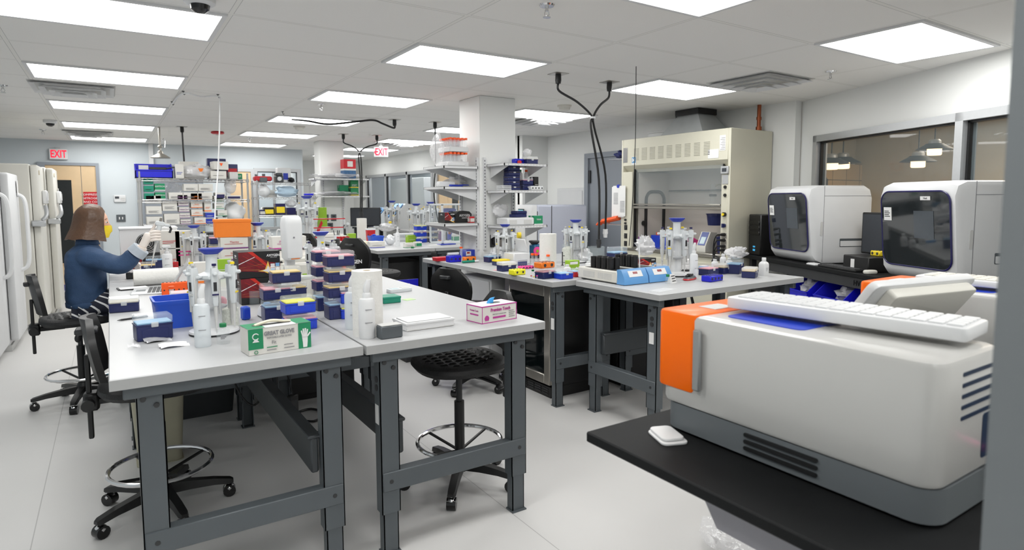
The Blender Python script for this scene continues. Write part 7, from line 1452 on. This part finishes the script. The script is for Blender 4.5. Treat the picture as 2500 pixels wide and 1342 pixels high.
    # denim jacket: body and sleeves as one surface
    def sleeve(js,es):
        o=skinned('sleeve',js,es,0,denim,t); me=o.data; r=([tuple(v.co) for v in me.vertices],[tuple(p.vertices) for p in me.polygons]); bpy.data.objects.remove(o); bpy.data.meshes.remove(me); return r
    b=MB(); cx=bx-.012
    b.loft([[(cx+ox+rx*math.copysign(abs(math.cos(q))**.85,math.cos(q)),by+ry*math.copysign(abs(math.sin(q))**.85,math.sin(q)),z) for q in [2*PI*k/28 for k in range(28)]] for z,ox,rx,ry in ((.722,.0,.124,.146),(.75,.0,.128,.150),(.85,-.002,.122,.148),(.95,.0,.124,.155),(1.04,.004,.124,.165),(1.09,.006,.112,.165),(1.125,.012,.085,.125),(1.15,.018,.066,.075),(1.175,.02,.055,.056))])
    for js,es in (([(shR+V((0,.05,-.02)),.07),(shR+V((0,.012,-.012)),.082),((shR+elR)/2,.078),(elR,.072),((elR+wrR)/2,.064),(elR.lerp(wrR,.80),.056)],[(0,1),(1,2),(2,3),(3,4),(4,5)]),([(shL+V((0,-.05,-.02)),.07),(shL+V((0,-.012,-.012)),.080),((shL+elL)/2,.072),(elL,.060),(elL.lerp(wrL,.75),.050)],[(0,1),(1,2),(2,3),(3,4)])):
        b.add(*sleeve(js,es))
    jk=b.build('denim_jacket',denim,t,sharp=180); rm=jk.modifiers.new('r','REMESH'); rm.mode='VOXEL'; rm.voxel_size=.009; rm.use_smooth_shade=True
    sm=jk.modifiers.new('s','SMOOTH'); sm.factor=.5; sm.iterations=6
    tx=bpy.data.textures.new('folds','CLOUDS'); tx.noise_scale=.11; tx.noise_depth=2
    dp=jk.modifiers.new('d','DISPLACE'); dp.texture=tx; dp.strength=.022; dp.mid_level=.5
    dg=bpy.context.evaluated_depsgraph_get(); n=bpy.data.meshes.new_from_object(jk.evaluated_get(dg)); jk.modifiers.clear(); old=jk.data; jk.data=n; bpy.data.meshes.remove(old)
    n.materials.clear(); n.materials.append(denim)
    for p in n.polygons: p.use_smooth=True
    d=(wrR-elR).normalized(); c0=elR.lerp(wrR,.70)
    MB().cyl(c0,c0+d*.055,.062,.058,n=18).build('cuff',mat('denim_light',(178,186,196),.8,noise=.08,nscale=60),jk)
    # hem, yoke seams, collar
    def ringpts(z,rx,ry,n=28,x0=bx-.012): return [(x0+rx*math.cos(2*PI*k/n),by+ry*math.sin(2*PI*k/n),z) for k in range(n)]
    b=MB().loft([ringpts(.704,.122,.144),ringpts(.708,.130,.152),ringpts(.738,.132,.154),ringpts(.746,.126,.148)]); b.build('waistband',denim,jk,sharp=180)
    b=MB().loft([ringpts(1.145,.075,.075,20,bx+.01),ringpts(1.185,.066,.066,20,bx+.006),ringpts(1.19,.058,.058,20,bx+.006),ringpts(1.15,.060,.060,20,bx+.01)]); b.build('collar',denim,jk,sharp=180)
    # trousers
    tr=skinned('trousers',[(V((bx-.0,by,.700)),(.105,.115)),(hip+V((.02,-.08,-.02)),.085),(V((.08,by-.11,sz+.085)),.082),(knR,.068),(V((.17,by-.11,.50)),.058),(anR+V((.01,0,.05)),.050),(hip+V((.02,.08,-.02)),.085),(V((.08,by+.11,sz+.085)),.082),(knL,.068),(V((.17,by+.11,.50)),.058),(anL+V((.01,0,.05)),.050)],[(0,1),(1,2),(2,3),(3,4),(4,5),(0,6),(6,7),(7,8),(8,9),(9,10)],0,M('stripes'),t)
    # shoes with teal covers on the foot ring
    for an,n in ((anR,0),(anL,1)):
        b=MB(); b.loft([[(an.x+x,an.y+y*w,an.z+z) for y,z in [(.046*math.cos(q),-.035+h*.5+h*.5*math.sin(q)) for q in [2*PI*k/14 for k in range(14)]]] for x,w,h in ((-.075,.5,.05),(-.06,.85,.085),(.0,1.0,.11),(.06,1.0,.085),(.13,1.0,.06),(.165,.7,.04),(.175,.3,.02))]); b.build('shoe_cover','teal_cover',t,sharp=180)
    # gloved right hand: palm and five bent fingers closed on the pipette
    grip=haR+V((.055,-.004,.012)); ax=V((.10,0,1)).normalized()
    up=(haR-wrR).normalized(); fwd=V((1,0,0)); side=V((0,-1,0))
    Hn=skinned('glove',[(wrR-up*.01,.030),(wrR+up*.04,.028),(haR,.034),(haR+up*.035,.032)],[(0,1),(1,2),(2,3)],0,glv,t)
    for k,(hz,L,oy) in enumerate(((.052,.062,.026),(.034,.070,.030),(.014,.066,.029),(-.006,.052,.024))):
        base=haR+V((.012,-.026+.004*k,hz-.02)); m1=grip+V((-.012,-.034,hz-.022)); m2=grip+V((.022,-.014,hz-.026)); m3=grip+V((.012,.018,hz-.03))
        f=skinned('finger',[(base,.0115),(m1,.0105),(m2,.0095),(m3,.0075)],[(0,1),(1,2),(2,3)],0,glv,Hn,2)
    skinned('thumb',[(haR+V((.0,.02,.0)),.013),(haR+V((.025,.035,.035)),.012),(grip+V((-.004,.012,.075)),.0105),(grip+V((.004,.0,.092)),.009)],[(0,1),(1,2),(2,3)],0,glv,Hn,2)
    MB().cyl(wrR-up*.012,wrR+up*.006,.033,.034,n=16).build('glove_cuff',glv,Hn)
    # left hand near the bench
    dL=(wrL-elL).normalized(); HL=skinned('glove',[(wrL-dL*.01,.026),(wrL+dL*.035,.028),(wrL+dL*.07,.026)],[(0,1),(1,2)],0,glv,t)
    for k in range(4): o=V((0,.0,.022-.014*k)); q=wrL+dL*.075+o; skinned('finger',[(q,.010),(q+dL*.03+V((.004,-.006,-.006)),.0095),(q+dL*.048+V((.0,-.02,-.014)),.0085),(q+dL*.044+V((0,-.034,-.02)),.007)],[(0,1),(1,2),(2,3)],0,glv,HL,2)
    q=wrL+dL*.03; skinned('thumb',[(q+V((0,-.012,.012)),.012),(q+dL*.03+V((0,-.03,.02)),.011),(q+dL*.055+V((0,-.04,.016)),.009)],[(0,1),(1,2)],0,glv,HL,2)
    return grip
grip=person()
t=thing('pipette','white electronic pipette held in the raised gloved hand','pipette',tuple(grip+V((.006,-.002,.0))),0); t.rotation_euler=(0,.22,0)
MB().cyl((0,0,-.05),(0,0,.07),.014,.017,n=12).box(-.03,.03,-.016,.016,.065,.10,.008).box(.02,.065,-.014,.014,.07,.09,.006).build('body','alu_light',t); MB().cyl((0,0,.10),(0,0,.125),.008,n=8).build('plunger','stainless',t); MB().tube([(.06,0,.08),(.075,0,.06),(.07,0,.03)],.008,6).build('lever','charcoal',t); MB().cyl((0,0,-.05),(0,0,-.13),.009,.006,n=9).cyl((0,0,-.13),(0,0,-.23),.005,.002,n=8).build('nozzle','carton_grey',t)

# ================================================================= more clutter around the far column, dark shade boxes under the benches
def pens(px,py,l,ms):
    t=thing('pen_cup',l,'pen cup',tuple(at(px,py))); MB().lathe([(.032,0),(.036,.1),(.033,.1),(.03,.006),(0,.006)],n=16,cap=False).build('cup','milky',t)
    for i,m in enumerate(ms): a=i*2.4; MB().cyl((.012*math.cos(a),.012*math.sin(a),.01),(.04*math.cos(a),.04*math.sin(a),.16),.005,n=6).build('pen',m,t)
pens(822,592,'white cup full of dark pens on the far bench',('ink','navy','ink','rim','charcoal','ink'))
for (z,x,l) in ((1.16,2.99,'upper left'),(1.16,3.12,'upper right'),(1.02,3.06,'lower')):
    t=thing('wall_outlet',f'grey outlet plate on the far column, {l} of three','outlet',(x,10.22,z)); MB().box(-.045,.045,-.01,0,-.055,.055,.003).build('cover_plate','steel_grey',t); MB().box(-.02,.02,-.013,-.01,.008,.035).box(-.02,.02,-.013,-.01,-.035,-.008).build('socket','charcoal',t)
carton('lime green glove carton leaning on the far column left side',(2.80,9.80,TZ+.0),.15,.09,.28,'lime',lines=2,txtm='print_white')
t=thing('red_folder','red folded card hanging left of the far column','card',(2.66,9.5,TZ)); MB().prism([(-.02,0),(.07,.2),(.05,.24),(-.05,.04)],-.01,.01,'y').build('card','red',t); MB().box(-.05,.05,-.02,.03,0,.012).build('foot','charcoal',t)
mk_tuberack('blue_plastic','dark blue tube rack with striped straps right of the far column outlets',(2.95,8.35,TZ),.2,.14,.08,.07,5,2,.01)
t=thing('red_cap_rack','rack of red-capped tubes on the far bench behind the stool backs','tube rack',tuple(at(838,598))); MB().box(-.08,.08,-.05,.05,0,.05,.004).build('rack_body','white_plastic',t)
for i in range(4):
    for j in range(2): MB().cyl((-.06+i*.04,-.025+j*.05,.03),(-.06+i*.04,-.025+j*.05,.09),.011,n=8).cyl((-.06+i*.04,-.025+j*.05,.09),(-.06+i*.04,-.025+j*.05,.105),.013,n=8).build('capped_tube','red',t)
t=thing('bench_microscope','small black and grey microscope left of the dark pen cup','microscope',(2.66,8.15,TZ)); MB().rprism(-.06,.06,-.09,.09,.02,0,.03).box(-.02,.02,.04,.08,.03,.22,.006).build('stand','charcoal',t); MB().cyl((0,-.06,.24),(0,.05,.18),.022,n=12).cyl((0,-.02,.2),(0,-.02,.1),.018,n=12).build('optics','alu',t)
for x0,x1,y0,y1,h,l in ((2.58,3.05,6.62,8.2,.74,'added dark shade box under the far bench with the ice bucket'),(3.26,3.86,3.46,4.86,.78,'added black shade box under the hood-side bench'),(3.25,3.75,6.62,8.2,.74,'added dark shade box under the right half of the far island'),(.95,1.5,4.5,6.05,.72,'added dark shade box under the rear centre bench'),(2.52,2.84,8.7,10.3,.7,'added dark shade box under the rearmost bench')):  # dark boxes with door fronts, added to stand in for deep shade below the tops
    t=thing('under_bench_shade_box',l,'cabinet',((x0+x1)/2,(y0+y1)/2,0)); w,d=(x1-x0)/2,(y1-y0)/2; MB().box(-w,w,-d,d,.04,h,.006).build('cabinet','black_plastic',t); MB().box(-w-.012,-w,-d+.02,-.01,.07,h-.03,.004).build('door','charcoal',t); MB().box(-w-.012,-w,.01,d-.02,.07,h-.03,.004).build('door','charcoal',t); MB().box(-w+.02,w-.02,-d+.02,d-.02,0,.04).build('plinth','black_plastic',t)
far_=lambda px,py,l,w,d,h,m,**k: carton(l,fr(at(px,py),d),w,d,h,m,**k)
far_(548,676,'lime green carton behind the nearest pipette carousel',.10,.06,.13,'lime',lines=2,txtm='print_white')
far_(500,690,'white bottle carton with orange bands behind the nearest carousel',.13,.08,.14,'carton_white',stripe='orange',txtm='neon_orange',txt='ETHANOL' if 0 else None,lines=3)
far_(575,668,'white and pink film pack below the white pile, left of the printed cartons',.07,.06,.06,'carton_white',stripe='pink',lines=1)
t=thing('dark_equipment','black equipment with glass front on the low rack area behind the fan unit','equipment',(1.2,RY+.24,.806)); MB().box(-.18,.18,-.2,.2,0,.24,.01).build('housing','black_plastic',t); MB().box(-.14,.14,-.205,-.2,.05,.2).build('front_glass','dark_glass',t)
# ================================================================= camera, world
cd=bpy.data.cameras.new('camera'); co=bpy.data.objects.new('camera',cd); COL.objects.link(co); SC.camera=co
cd.sensor_width=36; cd.lens=F/2500*36; cd.shift_y=-(671-CY)/2500; cd.clip_start=.05; cd.clip_end=60
r=RM; co.matrix_world=MX(((r[0][0],-r[1][0],-r[2][0],0),(r[0][1],-r[1][1],-r[2][1],0),(r[0][2],-r[1][2],-r[2][2],HZ),(0,0,0,1)))
cd.dof.use_dof=True; cd.dof.focus_distance=3.6; cd.dof.aperture_fstop=4.0
w=bpy.data.worlds.new('world'); SC.world=w; w.use_nodes=True; bg=w.node_tree.nodes['Background']; bg.inputs['Color'].default_value=(.75,.8,.85,1); bg.inputs['Strength'].default_value=.25
def lamp(name,loc,size,power,col=(1,1,1),rot=(0,0,0)):
    l=bpy.data.lights.new(name,'AREA'); l.shape='RECTANGLE'; l.size=size[0]; l.size_y=size[1]; l.energy=power; l.color=col
    o=bpy.data.objects.new(name,l); COL.objects.link(o); o.location=loc; o.rotation_euler=rot; return o
lamp('side_room_light',(7.2,1.5,2.35),(1.5,2),75,(1,.86,.68))
lamp('back_room_light',(6.1,12.5,2.35),(1,3),45,(.95,.98,1)); lamp('side_window_room_light',(2.5,13.4,2.35),(1,1),26,(.95,.98,1))
SC.view_settings.view_transform='Standard'; SC.view_settings.look='None'; SC.view_settings.exposure=0
cy=SC.cycles; cy.max_bounces=6; cy.diffuse_bounces=4; cy.glossy_bounces=3; cy.transmission_bounces=4; cy.transparent_max_bounces=10; cy.caustics_reflective=False; cy.caustics_refractive=False; cy.sample_clamp_indirect=4; cy.use_denoising=True; cy.use_adaptive_sampling=True; cy.adaptive_threshold=.04
